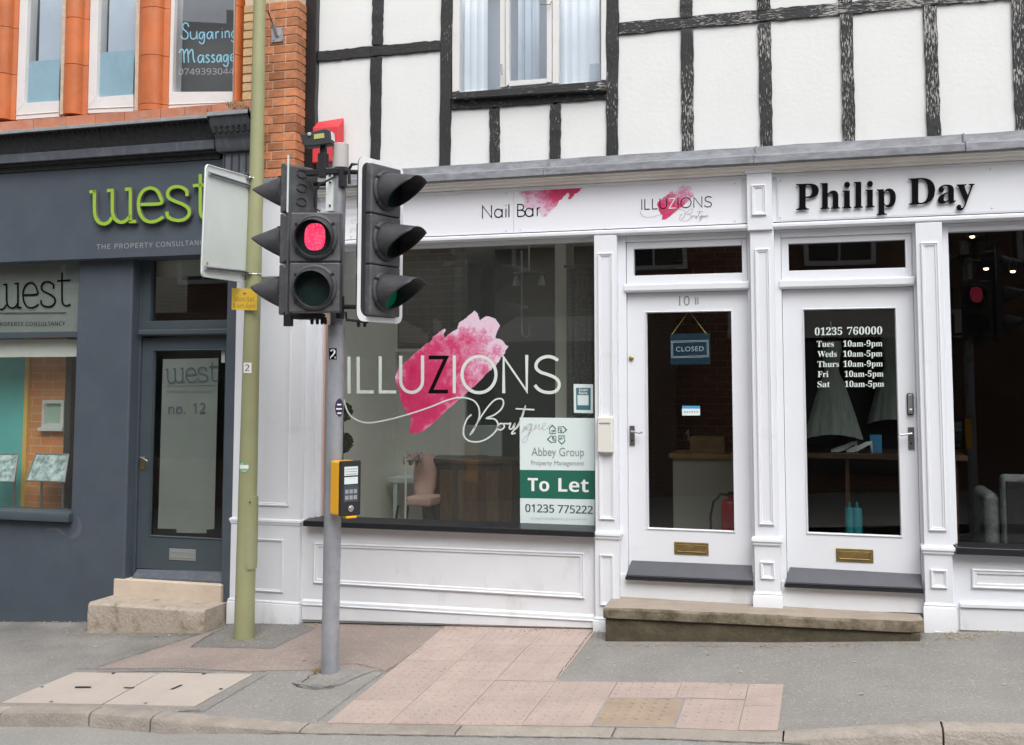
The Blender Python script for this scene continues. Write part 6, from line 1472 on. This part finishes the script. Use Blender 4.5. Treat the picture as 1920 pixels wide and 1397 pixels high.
# green round sticker
cs2 = lpt(466,875); mb = MB(); mb.add([atcyl(457.8+8.5*math.cos(q), 875+10.5*math.sin(q), cs2, rr[1]*1.04+.002) for q in [math.pi*k/12 for k in range(24)]], [tuple(range(24))]); mb.build('round_sticker', plain('pale_green_sticker', (.25,.5,.3), .5), lpst)
mb = cylq(449.6,872,466,879, cs2, rr[1]*1.04+.004, 6, 1); mb.build('sticker_band', M['whiteprint'], lpst)
# round base collar of moss
# yellow plate on lamp post
yp = thing('yellow_notice_plate', 'small yellow plate with times clamped to the olive lamp post', 'notice')
Ypl = Yl-.09; Q(MB(), [(434.5,540),(482,542),(481,582),(434,581)], Ypl, Ypl+.004).build('plate', M['yellowplate'], yp, bevel=.0015)
mb = MB(); P, fs = fit_text('Mon-Sat', 'sansb', None, (440,565), (477,566), 9); flat(mb, P, fs, lambda x, y: at(x, y, Ypl-.001)); P, fs = fit_text('8 am-6pm', 'sansb', None, (437,577), (479,578), 8.5); flat(mb, P, fs, lambda x, y: at(x, y, Ypl-.001)); mb.build('lettering', M['plate_text'], yp, recalc=False)
p = at(459,549.5,Ypl); MB().lathe(tuple(p), [(.011,0),(.011,-.004),(.004,-.006)], 12, 'y').build('bolt', M['metal'], yp)
# sign seen from the back
sb = thing('road_sign', 'pale grey back of a road sign strapped to the olive lamp post', 'road sign')
# panel plane: from lamp post toward the camera and left
pr = at(463, 430, Yl-.02); 
Yn = Yl-.62                   # near edge depth
def sp(px, py, t):            # point on panel plane: t=0 near/left edge, 1 at post
    return at(px, py, Yn+(Yl-.03-Yn)*t)
TLp, TRp, BRp, BLp = sp(385,308,0), sp(469,332,1), sp(461,529.5,1), sp(376.5,517.6,0)
def rounded(A, rad=.05, nn=5):
    out = []
    for i in range(4):
        p, a, b = A[i], A[i-1], A[(i+1) % 4]; da = (a-p).normalized(); db = (b-p).normalized()
        for k in range(nn+1):
            q = math.pi/2*k/nn; out.append(p+da*rad*(1-math.sin(q))+db*rad*(1-math.cos(q)))
    return out
A = [TLp, TRp, BRp, BLp]; nrm = (TRp-TLp).cross(BLp-TLp).normalized()
if nrm.dot(CAM-TLp) < 0: nrm = -nrm
R1 = rounded(A, .035); MB().loft([[p-nrm*.004 for p in R1], [p+nrm*.0 for p in R1]]).build('panel', M['signback'], sb, smooth=False)
rimm = MB(); Cn = sum(A, Vector())/4
rimm.loft([[p-nrm*.006 for p in R1], [p+(p-Cn).normalized()*.006+nrm*.002 for p in R1], [p+nrm*.010 for p in R1], [p-(p-Cn).normalized()*.006+nrm*.0005 for p in R1]], False)
rimm.build('rim', M['signback'], sb, smooth=True)
def rail(y0, y1):
    a = TLp.lerp(BLp, y0); b = TRp.lerp(BRp, y1); m = MB()
    for o, w, mm in ((.002,.018,0),): 
        u = (BLp-TLp).normalized()
        m.loft([[p+nrm*.0015-u*w, p+nrm*.0015+u*w, p+nrm*.02+u*w*.7, p+nrm*.02-u*w*.7] for p in (a.lerp(b, .06), b.lerp(a, -.04))])
    m.build('rail', M['galv'], sb, bevel=.002, seg=1)
    m = MB(); m.tube([a.lerp(b, .07)+nrm*.022, b+nrm*.022], .004, 6); m.build('rail_slot', M['black'], sb)
rail(.075, .09); rail(.925, .905)
for y in (336, 515):
    p = lpt(476, y); r_ = 13.7/sc_px(p); m = MB(); m.tube([(p.x+(r_+.004)*math.cos(q), p.y+(r_+.004)*math.sin(q), p.z) for q in [math.radians(k) for k in range(0, 361, 20)]], .005, 6); m.build('clip_band', M['chrome'], sb)
    m = MB(); m.box(p.x-.03, p.x+.01, p.y-r_-.03, p.y-r_-.004, p.z-.012, p.z+.012); m.tube([(p.x-.04, p.y-r_-.018, p.z), (p.x+.03, p.y-r_-.018, p.z)], .006, 8); m.build('clip_bolt', M['chrome'], sb)
p = BLp.lerp(BRp, .12)+ (TLp-BLp)*.12+nrm*.002; 
m = MB(); m.loft([[p+Vector((.0,0,.018)), p+(TRp-TLp).normalized()*.016, p-Vector((0,0,.018)), p-(TRp-TLp).normalized()*.016], [q_+nrm*.001 for q_ in (p+Vector((.0,0,.018)), p+(TRp-TLp).normalized()*.016, p-Vector((0,0,.018)), p-(TRp-TLp).normalized()*.016)]]); m.build('orange_sticker', plain('orange_sticker', (.55,.28,.1), .6), sb)

# ================================================================== TRAFFIC SIGNAL
tb = gp(618, 1262); Yt = tb.y
def make_signal(label, full=True):
    T = thing('traffic_light', label, 'traffic light', group=None)
    return T
TL_ = thing('traffic_light', 'traffic light on a grey pole showing a red lamp, in front of the big window', 'traffic light')
def tp_(x, y, dy=0): return at(x, y, Yt+dy)
bot = tp_(618,1262)+Vector((0,0,-.02)); top = tp_(639,316)
rp_ = 16.3/sc_px(bot); rt_ = 10.0/sc_px(top)
mid = tp_(631,610); mid2 = tp_(631,612)
MB().tube([bot, tp_(624,960), mid], [rp_, rp_, 16/sc_px(mid)], 32).build('pole', M['galv'], TL_, smooth=True)
MB().tube([mid+Vector((0,0,-.01)), tp_(636,400), tp_(638.5,312)], [.045,.045,.045], 24).build('upper_pole', M['galv'], TL_, smooth=True)
MB().tube([tp_(638.5,316), tp_(638.8,270)], [.057,.056], 24).build('pole_cap', M['capgrey'], TL_, bevel=.006)
# bracket plates
MB().box(top.x-.085, top.x-.03, Yt-.06, Yt+.02, tp_(630,398).z, tp_(630,318).z).build('bracket_plate', M['signback'], TL_, bevel=.003)
m = MB()
for y in (322,332,345,388): p = tp_(626,y); m.lathe((p.x, Yt-.061, p.z), [(.008,.002),(.008,-.006)], 6, 'y')
m.build('bracket_bolt', M['black'], TL_)
# aspect builder, local frame: face toward -Y, origin at housing front centre
def visor(L, r, parent, loc, name='visor'):
    seg, ns_ = 40, 7; rings = []
    for j in range(ns_+1):
        s = j/ns_; ring = []
        for k in range(seg+1):
            q = 2*math.pi*k/seg; up_ = (1+math.cos(q))/2           # 1 at top
            ln = L*(.10+.90*min(1, up_/.80)**1.05); rad = r*(1-.16*s*up_)
            ring.append((rad*math.sin(q), -s*ln, rad*math.cos(q)-.10*L*s*up_))
        rings.append(ring)
    o = MB().loft(rings, False, closed=False).build(name, M['visor'], parent, smooth=True, solid=.004, recalc=False); o.location = loc; return o
def head(parent, loc, rz, n, pitch, w, h, d, r, L, lens, name='signal_head', board=None, visL=None):
    H = node(name, parent, loc, rz)
    zt = pitch*(n-1)/2
    for i in range(n):
        z = zt-pitch*i
        o = MB().loft([[(-w/2,0,z-h/2),(w/2,0,z-h/2),(w/2,0,z+h/2),(-w/2,0,z+h/2)], [(-w/2,d*.45,z-h/2),(w/2,d*.45,z-h/2),(w/2,d*.45,z+h/2),(-w/2,d*.45,z+h/2)], [(-w*.36,d,z-h*.36),(w*.36,d,z-h*.36),(w*.36,d,z+h*.36),(-w*.36,d,z+h*.36)]]).build('housing', M['sigblack'], H, bevel=.012, seg=3)
        MB().lathe((0,0,z), [(r*1.16,.002),(r*1.17,-.012),(r*1.1,-.022),(r*1.02,-.024),(r*1.0,-.006),(r*.93,.004),(r*.9,.03),(r*.5,.033)], 36, 'y').build('bezel', M['visor'], H, smooth=True)
        visor(visL or L, r, H, (0, -.012, z))
        lm = M[lens[i]] if lens[i] in M else lens[i]
        if lens[i] == 'redlamp':
            MB().lathe((0,0,z), [(r*.95,.003),(r*.93,-.003),(r*.5,-.005),(.003,-.006)], 30, 'y').build('lens', M['darklens'], H, smooth=True)
            pts = []; 
            for k in range(28):
                q = 2*math.pi*k/28; pts.append((r*.54*abs(math.cos(q))**.75*(1 if math.cos(q)>0 else -1), -.0, r*.70*abs(math.sin(q))**.8*(1 if math.sin(q)>0 else -1)))
            MB().loft([[(p[0], -.002, z+p[2]) for p in pts], [(p[0]*.96, -.012, z+p[2]*.96) for p in pts], [(p[0]*.4, -.02, z+p[2]*.4) for p in pts]]).build('lit_symbol', M['redlamp'], H, smooth=True)
        else:
            MB().lathe((0,0,z), [(r*.95,.003),(r*.93,-.003),(r*.5,-.014),(.003,-.018)], 30, 'y').build('lens', lm, H, smooth=True)
        m = MB()
        for q in (35, 145, 215, 325):
            u, v = r*1.14*math.cos(math.radians(q)), r*1.14*math.sin(math.radians(q)); m.box(u-.009, u+.009, -.03, -.005, z+v-.006, z+v+.006)
        m.build('visor_clip', M['black'], H)
    if board:
        bw, bh = board; Ab = [Vector((-bw/2,.05,-bh/2)), Vector((bw/2,.05,-bh/2)), Vector((bw/2,.05,bh/2)), Vector((-bw/2,.05,bh/2))]
        R_ = rounded(Ab, .06, 6); 
        MB().loft([[p+Vector((0,.003,0)) for p in R_], [p for p in R_]]).build('backing_board', M['boardback'], H)
        Rin = [Vector((p.x*(1-.055*2*.5/bw*1.0), p.y, p.z*(1-.055/bh))) for p in R_]
        Rin = [Vector((p.x-.036*(1 if p.x>0 else -1), p.y-.0015, p.z-.036*(1 if p.z>0 else -1))) for p in R_]
        MB().loft([[p+Vector((0,-.0015,0)) for p in R_], Rin], False).build('board_border', M['boardwhite'], H)
        MB().loft([[p+Vector((0,.0035,0))*1 for p in R_], [p+Vector((0,.005,0)) for p in R_]]).build('board_rear', M['boardback'], H)
    return H
# head A: two aspect, facing the camera side
pA = tp_(590, 491.5, -.27); zspan = (tp_(590,399,-.27).z-tp_(590,588,-.27).z)
hA = head(TL_, pA, math.radians(14), 2, zspan/2, .345, zspan/2-.004, .2, .135, .10, ['redlamp','darklens'], 'pedestrian_head')
# head B facing away to the left
pB = tp_(552, 453, .02); 
def pz(y): return tp_(560, y, .02).z
pitchB = (pz(357)-pz(545))/2
hB = head(TL_, (pB.x, pB.y, pz(451)), math.radians(-113), 3, pitchB, .27, pitchB-.004, .09, .13, .37, ['darklens','darklens','darklens'])
# rear ribs (crescent shapes) on head B
m = MB()
for i in range(3):
    for j in range(3):
        z = (pz(330+i*92+j*26)-pz(451)); pts = [(.02+.045*math.cos(math.radians(q)), .094, z+.028*math.sin(math.radians(q))) for q in range(20, 341, 20)]
        m.tube(pts, .005, 6)
m.build('rear_rib', M['black'], hB)
m = MB(); m.box(-.13,.13,.07,.093, pz(600)-pz(451), pz(318)-pz(451)); m.build('rear_cover', M['sigblack'], hB, bevel=.006); MB().box(.136, .150, .094, .098, pz(405)-pz(451), pz(300)-pz(451)).build('bracket_fin', M['signback'], hB)
# head C with backing board facing right
pC = tp_(724, 452, .0)
pitchC = (tp_(712,357).z-tp_(712,545).z)/2
hC = head(TL_, (pC.x, pC.y, tp_(712,452).z), math.radians(72), 3, pitchC, .31, pitchC-.004, .18, .122, .28, ['darklens','darklens','greenlamp'], board=(.47, 1.13))
# brackets between pole and heads
m = MB()
for y in (322, 575):
    a = tp_(640, y); m.tube([a, tp_(712, y+2, .0)], .017, 10)
for y in (345, 560): a = tp_(636, y); m.tube([a, tp_(590, y, .04)], .017, 10)
for y in (430, 560): m.tube([tp_(634, y), tp_(610, y, -.12)], .017, 10)
m.build('bracket_arm', M['black'], TL_, smooth=True)
m = MB(); m.tube([tp_(655,345,-.03), tp_(654,318,-.03), tp_(660,308,-.03), tp_(690,308,-.03)], .012, 8); m.tube([tp_(648,585,-.03), tp_(650,600,-.03), tp_(690,604,-.03)], .010, 8); m.box(tp_(646,0).x, tp_(655,0).x, Yt-.06, Yt+.0, tp_(650,352).z, tp_(650,318).z); m.box(tp_(645,0).x, tp_(653,0).x, Yt-.06, Yt, tp_(650,598).z, tp_(650,556).z)
m.build('clamp', M['black'], TL_, smooth=False)
m = MB(); m.tube([tp_(626,332,-.06), tp_(615,338,-.11), tp_(600,345,-.13), tp_(592,358,-.13), tp_(589,375,-.12), tp_(591,390,-.1), tp_(600,396,-.09)], .008, 8); m.build('cable', M['black'], TL_, smooth=True)
m = MB()
for x in (585, 595, 604, 610, 672, 684): p = tp_(x, 603 if x < 640 else 608, -.1 if x < 640 else -.02); m.lathe((p.x,p.y,p.z), [(.008,-.02),(.012,-.01),(.012,.01),(.006,.03)], 8)
m.box(tp_(568,0,-.1).x, tp_(614,0,-.1).x, Yt-.16, Yt-.06, tp_(590,599,-.1).z, tp_(590,588,-.1).z); m.box(tp_(547,0,-.1).x, tp_(560,0,-.1).x, Yt-.14, Yt-.1, tp_(550,612,-.1).z, tp_(550,590,-.1).z)
m.build('cable_gland', M['black'], TL_)
# detector camera on top
p = tp_(606,312,-.05); m = MB(); m.box(p.x-.03, p.x+.03, p.y-.03, p.y+.03, p.z-.08, tp_(606,288,-.05).z); m.box(p.x-.02, p.x+.02, p.y-.02, p.y+.02, tp_(606,288,-.05).z, tp_(606,276,-.05).z); m.box(p.x-.13, p.x+.12, p.y-.02, p.y+.04, p.z-.06, p.z-.02); m.build('detector_post', M['black'], TL_, bevel=.004)
dt = node('detector', TL_, tuple(tp_(598,260,-.07)), 0); dt.rotation_euler = (0, math.radians(-6), math.radians(8))
m = MB(); m.loft([[(-.10,-.045,-.055),(.10,-.045,-.06),(.10,-.045,.035),(.07,-.045,.055),(-.10,-.045,.04),(-.125,-.045,.05)], [(-.10,.045,-.055),(.10,.045,-.06),(.10,.045,.035),(.07,.045,.055),(-.10,.045,.04),(-.125,.045,.05)]]); m.build('detector_body', M['boardback'], dt, bevel=.008, seg=2)
MB().box(-.02, .055, -.048, -.0455, -.012, .022).build('detector_label', plain('pale_yellow_label', (.42,.44,.16), .5), dt)
MB().box(.101, .104, -.035, .035, -.03, .03).build('detector_window', M['signback'], dt)
MB().lathe((-.05,-.046,.028), [(.013,.002),(.013,-.01),(.006,-.012)], 10, 'y').build('detector_knob', M['capgrey'], dt)
# number label
lx = tp_(624,663,-rp_-.004)
cn = tp_(630,663); m = cylq(617,653,631.3,674, cn, rp_+.002); m.build('number_plate', M['blackprint'], TL_)
mb = MB(); P, fs = fit_text('2', 'sansb', None, (618.8,672), (629.4,672), 17); flat(mb, P, fs, lambda x, y: atcyl(x, y, cn, rp_+.004)); mb.build('number', M['whiteprint'], TL_, recalc=False)
# round dark sticker wrapping the right side of the pole
cst = tp_(628,764); rs = wrap(tp_(628,747), tp_(628,781), -70, -10, rp_, .0015, 8, 8); st_ = MB()
rr2 = []
for j in range(9):
    t = (j/8-.5)*2; wd_ = math.sqrt(max(.02, 1-t*t)); a0_, a1_ = -32-32*wd_, -32+32*wd_; c_ = tp_(628,747).lerp(tp_(628,781), j/8)
    rr2.append([(c_.x+(rp_+.0015)*math.cos(math.radians(a0_+(a1_-a0_)*k/8)), c_.y+(rp_+.0015)*math.sin(math.radians(a0_+(a1_-a0_)*k/8)), c_.z) for k in range(9)])
MB().loft(rr2, False, closed=False).build('round_sticker', plain('dark_navy_sticker', (.03,.025,.07), .4), TL_, recalc=False, smooth=True)
m = MB()
for j, (a0_, a1_) in enumerate(((-50,-20),(-56,-12),(-48,-18))):
    c_ = tp_(628,757+j*8); m.loft([[(q_.x+(rp_+.003)*math.cos(math.radians(a0_+(a1_-a0_)*k/6)), q_.y+(rp_+.003)*math.sin(math.radians(a0_+(a1_-a0_)*k/6)), q_.z) for k in range(7)] for q_ in (c_, c_-Vector((0,0,.010)))], False, closed=False)
m.build('sticker_print', M['whiteprint'], TL_, recalc=False)
# push button unit
pb = node('push_button_unit', TL_, tuple(tp_(655,915,-.10)), math.radians(56))
hz_ = (tp_(655,865,-.1).z-tp_(655,966,-.1).z)/2; w_ = .155
MB().box(-w_/2, w_/2, .01, .125, -hz_, hz_).build('yellow_case', M['yellow'], pb, bevel=.012, seg=3)
MB().box(-w_/2-.002, w_/2+.002, -.02, .0095, -hz_-.004, hz_+.004).build('front_plate', M['black'], pb, bevel=.008, seg=3)
for (x0_, x1_, z0_, z1_, mt) in ((-.052,.052,.085,.145,'posterwhite'), (-.052,.052,.028,.075,'posterwhite'), (-.056,.056,-.09,.02,'navyprint')):
    MB().box(x0_, x1_, -.0225, -.0205, z0_, z1_).build('instruction_panel', M[mt], pb)
m = MB()
for k in range(3): m.box(-.045, .045, -.0235, -.0228, .092+k*.017, .096+k*.017)
m.build('instruction_text', M['greyprint'], pb); m = MB()
for k in range(3):
    for j in range(2): m.box(-.045+k*.033, -.02+k*.033, -.0235, -.0228, -.035-j*.04, -.008-j*.04)
m.build('instruction_symbol', M['greytext'], pb)
MB().lathe((.0,-.02,-hz_+.045), [(.022,0),(.022,-.006),(.016,-.007),(.016,-.012),(.004,-.014)], 20, 'y').build('button', M['chrome'], pb, smooth=True)
MB().box(-.035, .045, -.03, .03, -hz_-.02, -hz_-.005).build('tactile_cone', M['yellow'], pb, bevel=.004)
# weeds at pole foot
def tuft(name, c, n, r, h, mat, label):
    m = MB()
    for k in range(n):
        a = random.uniform(0, 6.28); d = r*random.random()**.5; x = c[0]+d*math.cos(a); y = c[1]+d*math.sin(a); z = c[2]; hh = h*random.uniform(.4,1); b = random.uniform(0,6.28); l = .6*hh
        m.add([(x-.003,y,z),(x+.003,y,z),(x+l*math.cos(b)+.001,y+l*math.sin(b),z+hh),(x+l*math.cos(b)-.001,y+l*math.sin(b),z+hh)], [(0,1,2,3)])
    o = m.build(name, mat, recalc=False); return tag(o, label, 'plant debris', kind='stuff')
dry = plain('dry_grass', (.28,.2,.1), .9)
tuft('dry_grass', (at(444,199,-.3).x, -.3, at(440,201,-.3).z), 120, .09, .05, dry, 'dry grass tuft growing on the grey cornice end')
tuft('pole_weeds', (tb.x-.07, tb.y-.02, tb.z+.01), 90, .05, .02, dry, 'dry weeds at the foot of the signal pole')
# gum spots, cracks, stains pressed into the asphalt
random.seed(5); m = MB(); m2 = MB()
for k in range(70):
    x, y = random.uniform(-6.5, 1.1), random.uniform(-2.05, -.35)
    if -2.95 < x < -1.65 or (x > -1.75 and x < -.25 and y < -1.25): continue
    r = random.uniform(.005, .012); q0 = random.random()*6; t = m if random.random() < .85 else m2
    t.add([(x+r*(1+.25*math.sin(3*q+q0))*math.cos(q), y+r*(1+.2*math.cos(2*q+q0))*math.sin(q), G(x, y)+.0078) for q in [math.pi*j/6 for j in range(12)]], [tuple(range(12))])
tag(m.build('pale_gum_spots', plain('pale_gum', (.36,.35,.33), .8), recalc=False), 'pale trodden gum spots on the pavement', 'gum', kind='stuff')
tag(m2.build('dark_gum_spots', plain('dark_gum', (.10,.098,.095), .8), recalc=False), 'dark trodden gum spots on the pavement', 'gum', kind='stuff')
m = MB()
def crack(L, w=.006):
    P = [gp(*p) for p in L]; pts = []
    for a, b in zip(P, P[1:]):
        nn = max(2, int((b-a).length/.03))
        for k in range(nn): p = a.lerp(b, k/nn); pts.append((p.x+random.uniform(-.006,.006), p.y+random.uniform(-.006,.006)))
    V, F_ = ribbon(pts, lambda t: w*(.35+.65*abs(math.sin(t*23)))); m.add([(x, y, G(x, y)+.0085) for x, y in V], F_)
crack([(548,1283),(566,1290),(590,1293),(622,1291),(634,1287)], .012); crack([(566,1283),(580,1270),(598,1262)], .010); crack([(634,1248),(665,1246),(690,1252),(725,1259)]); crack([(140,1256),(215,1257),(300,1259),(420,1260),(505,1262)], .008); crack([(345,1334),(385,1333)], .008)
crack([(357,1215),(400,1188),(433,1174)], .007); crack([(177,1254),(240,1234),(330,1205),(433,1172)], .008); crack([(1112,1182),(1085,1218),(1041,1277)], .007); crack([(797,1208),(751,1243),(690,1281),(588,1360)], .004)
pts = [(-3.25+.03*k+random.uniform(-.004,.004), -2.236+random.uniform(-.004,.004)) for k in range(105)]; V, F_ = ribbon(pts, lambda t: .007*(.3+.7*abs(math.sin(t*60)))); m.add([(x, y, road_z(x, y)+.004) for x, y in V], F_)
m.build('pavement_cracks', plain('dark_crack_filling', (.06,.058,.052), .95), recalc=False)['kind'] = 'structure'
# litter along the facade foot
m = MB(); random.seed(21)
def chip(x, y, s):
    z = G(x, y)+.005; a = random.uniform(0, 3.14); c_, s_ = math.cos(a), math.sin(a); q = [(-s,-s*.5),(s*.8,-s*.6),(s,s*.4),(-s*.6,s*.6)]
    m.add([(x+u*c_-v*s_, y+u*s_+v*c_, z+random.uniform(0,.4)*s) for u, v in q]+[(x, y, z+s*.6)], [(0,1,4),(1,2,4),(2,3,4),(3,0,4)])
for k in range(520):
    x = random.uniform(-7.3, 1.3); y = -.07-abs(random.gauss(0, .05))
    if -1.65 < x < .62: y -= .36
    if -6.1 < x < -4.95: y -= .36
    chip(x, y, random.uniform(.004, .013))
for k in range(90): 
    a = random.uniform(0, 6.28); chip(base.x+.12*math.cos(a)*random.uniform(.8,1.5), base.y+.12*math.sin(a)*random.uniform(.8,1.5), random.uniform(.003,.01))
for k in range(160): chip(random.uniform(.6, 1.0), -.12-random.random()*.22, random.uniform(.003, .010))
for k in range(150): chip(random.uniform(-7, 1.2), random.uniform(-2.05,-.2), random.uniform(.002, .005))
tag(m.build('leaf_litter', M['leaflitter'], recalc=False), 'scattered leaf litter and grit on the pavement', 'litter', kind='stuff')
m = MB(); c = gp(1767,1185); m.loft([[(c.x-.05,c.y-.03,c.z+.006),(c.x+.05,c.y-.02,c.z+.006),(c.x+.06,c.y+.02,c.z+.006),(c.x-.03,c.y+.03,c.z+.006)], [(c.x-.03,c.y-.01,c.z+.018),(c.x+.03,c.y-.01,c.z+.02),(c.x+.03,c.y+.01,c.z+.02),(c.x-.02,c.y+.01,c.z+.016)]])
tag(m.build('crumpled_paper', M['whiteprint']), 'scrap of white paper lying at the right end of the stone step', 'litter')

# ================================================================== ACROSS THE STREET (seen only in the glass)
ob = thing('opposite_building', 'brown brick building across the street, mirrored in the shop glass', 'building')
MB().box(-22, 18, -11.4, -11.0, -1.2, 7.0).build('wall', M['oppbrick'], ob)
MB().box(-22.2, 18.2, -11.5, -10.8, 7.0, 7.2).build('parapet', M['whiteshade'], ob)
for x in (-15, -12.3, -9.4, -6.2, -3.0, 0.2, 3.6, 7, 10):
    for z0_, z1_ in ((3.9, 5.3),):
        wq = node('window', ob, (x, -10.99, 0)); MB().frame(-.6, z0_, .6, z1_, [(0,-.03),(0,.05),(.07,.055),(.09,.0)]).build('frame', M['upvc'], wq)
        m = MB(); m.box(-.02,.02,.0,.04,z0_+.08,z1_-.08); m.box(-.52,.52,.0,.04,(z0_+z1_)/2-.02,(z0_+z1_)/2+.02); m.build('glazing_bar', M['upvc'], wq)
        MB().box(-.52,.52,-.02,-.0,z0_+.08,z1_-.08).build('pane', plain('dark_reflected_pane', (.03,.035,.04), .05), wq)
for x in (-12, -6, 0.2, 6): 
    MB().box(x-1.7, x+1.7, -10.99, -10.9, .35, 2.6).build('shop_window', plain('dark_shop_pane', (.02,.02,.022), .08), ob)
    MB().box(x-1.9, x+1.9, -10.99, -10.85, 2.65, 3.1).build('shop_fascia', M['whiteshade'], ob)
def opptext(t, style, xc, zc, w, h, mat, name):
    vs, fs = text2d(t, style); a = min(v[0] for v in vs); b = max(v[0] for v in vs); m = MB()
    m.add([Vector((xc+w/2-(x-a)/(b-a)*w, -10.835, zc+y/.7*h)) for x, y in vs], fs); m.build(name, mat, ob, recalc=False)
opptext('415', 'plain', -8.1, .78, .42, .2, M['whiteprint'], 'phone_number')
opptext('INDEPENDENT FINANCIAL PLANNING', 'sans', -8.6, 2.18, 2.6, .12, M['whiteprint'], 'fascia_lettering')
# second signal across the road
t2 = copy_tree(TL_); t2['label'] = 'second traffic light across the street, mirrored in the right window'
P0 = Vector((tb.x, tb.y, 0)); tgt = Vector((1.66, -6.15, .1)); ang = math.pi-math.radians(10)
Rm = Matrix.Rotation(ang, 4, 'Z'); t2.matrix_basis = Matrix.Translation(tgt) @ Rm @ Matrix.Translation(-P0)

for o in bpy.data.objects:      # tiny fittings joined into one part each
    if o.type == 'MESH' and o.name.split('.')[0] in ('screw', 'bolt', 'bracket_bolt', 'cable_gland', 'visor_clip', 'keypad_buttons', 'instruction_text', 'instruction_symbol', 'sticker_print', 'small_print', 'console_carving', 'console_flute', 'egg_moulding', 'rear_rib', 'print', 'house_emblem', 'front_panel_detail'):
        o['kind'] = 'stuff'
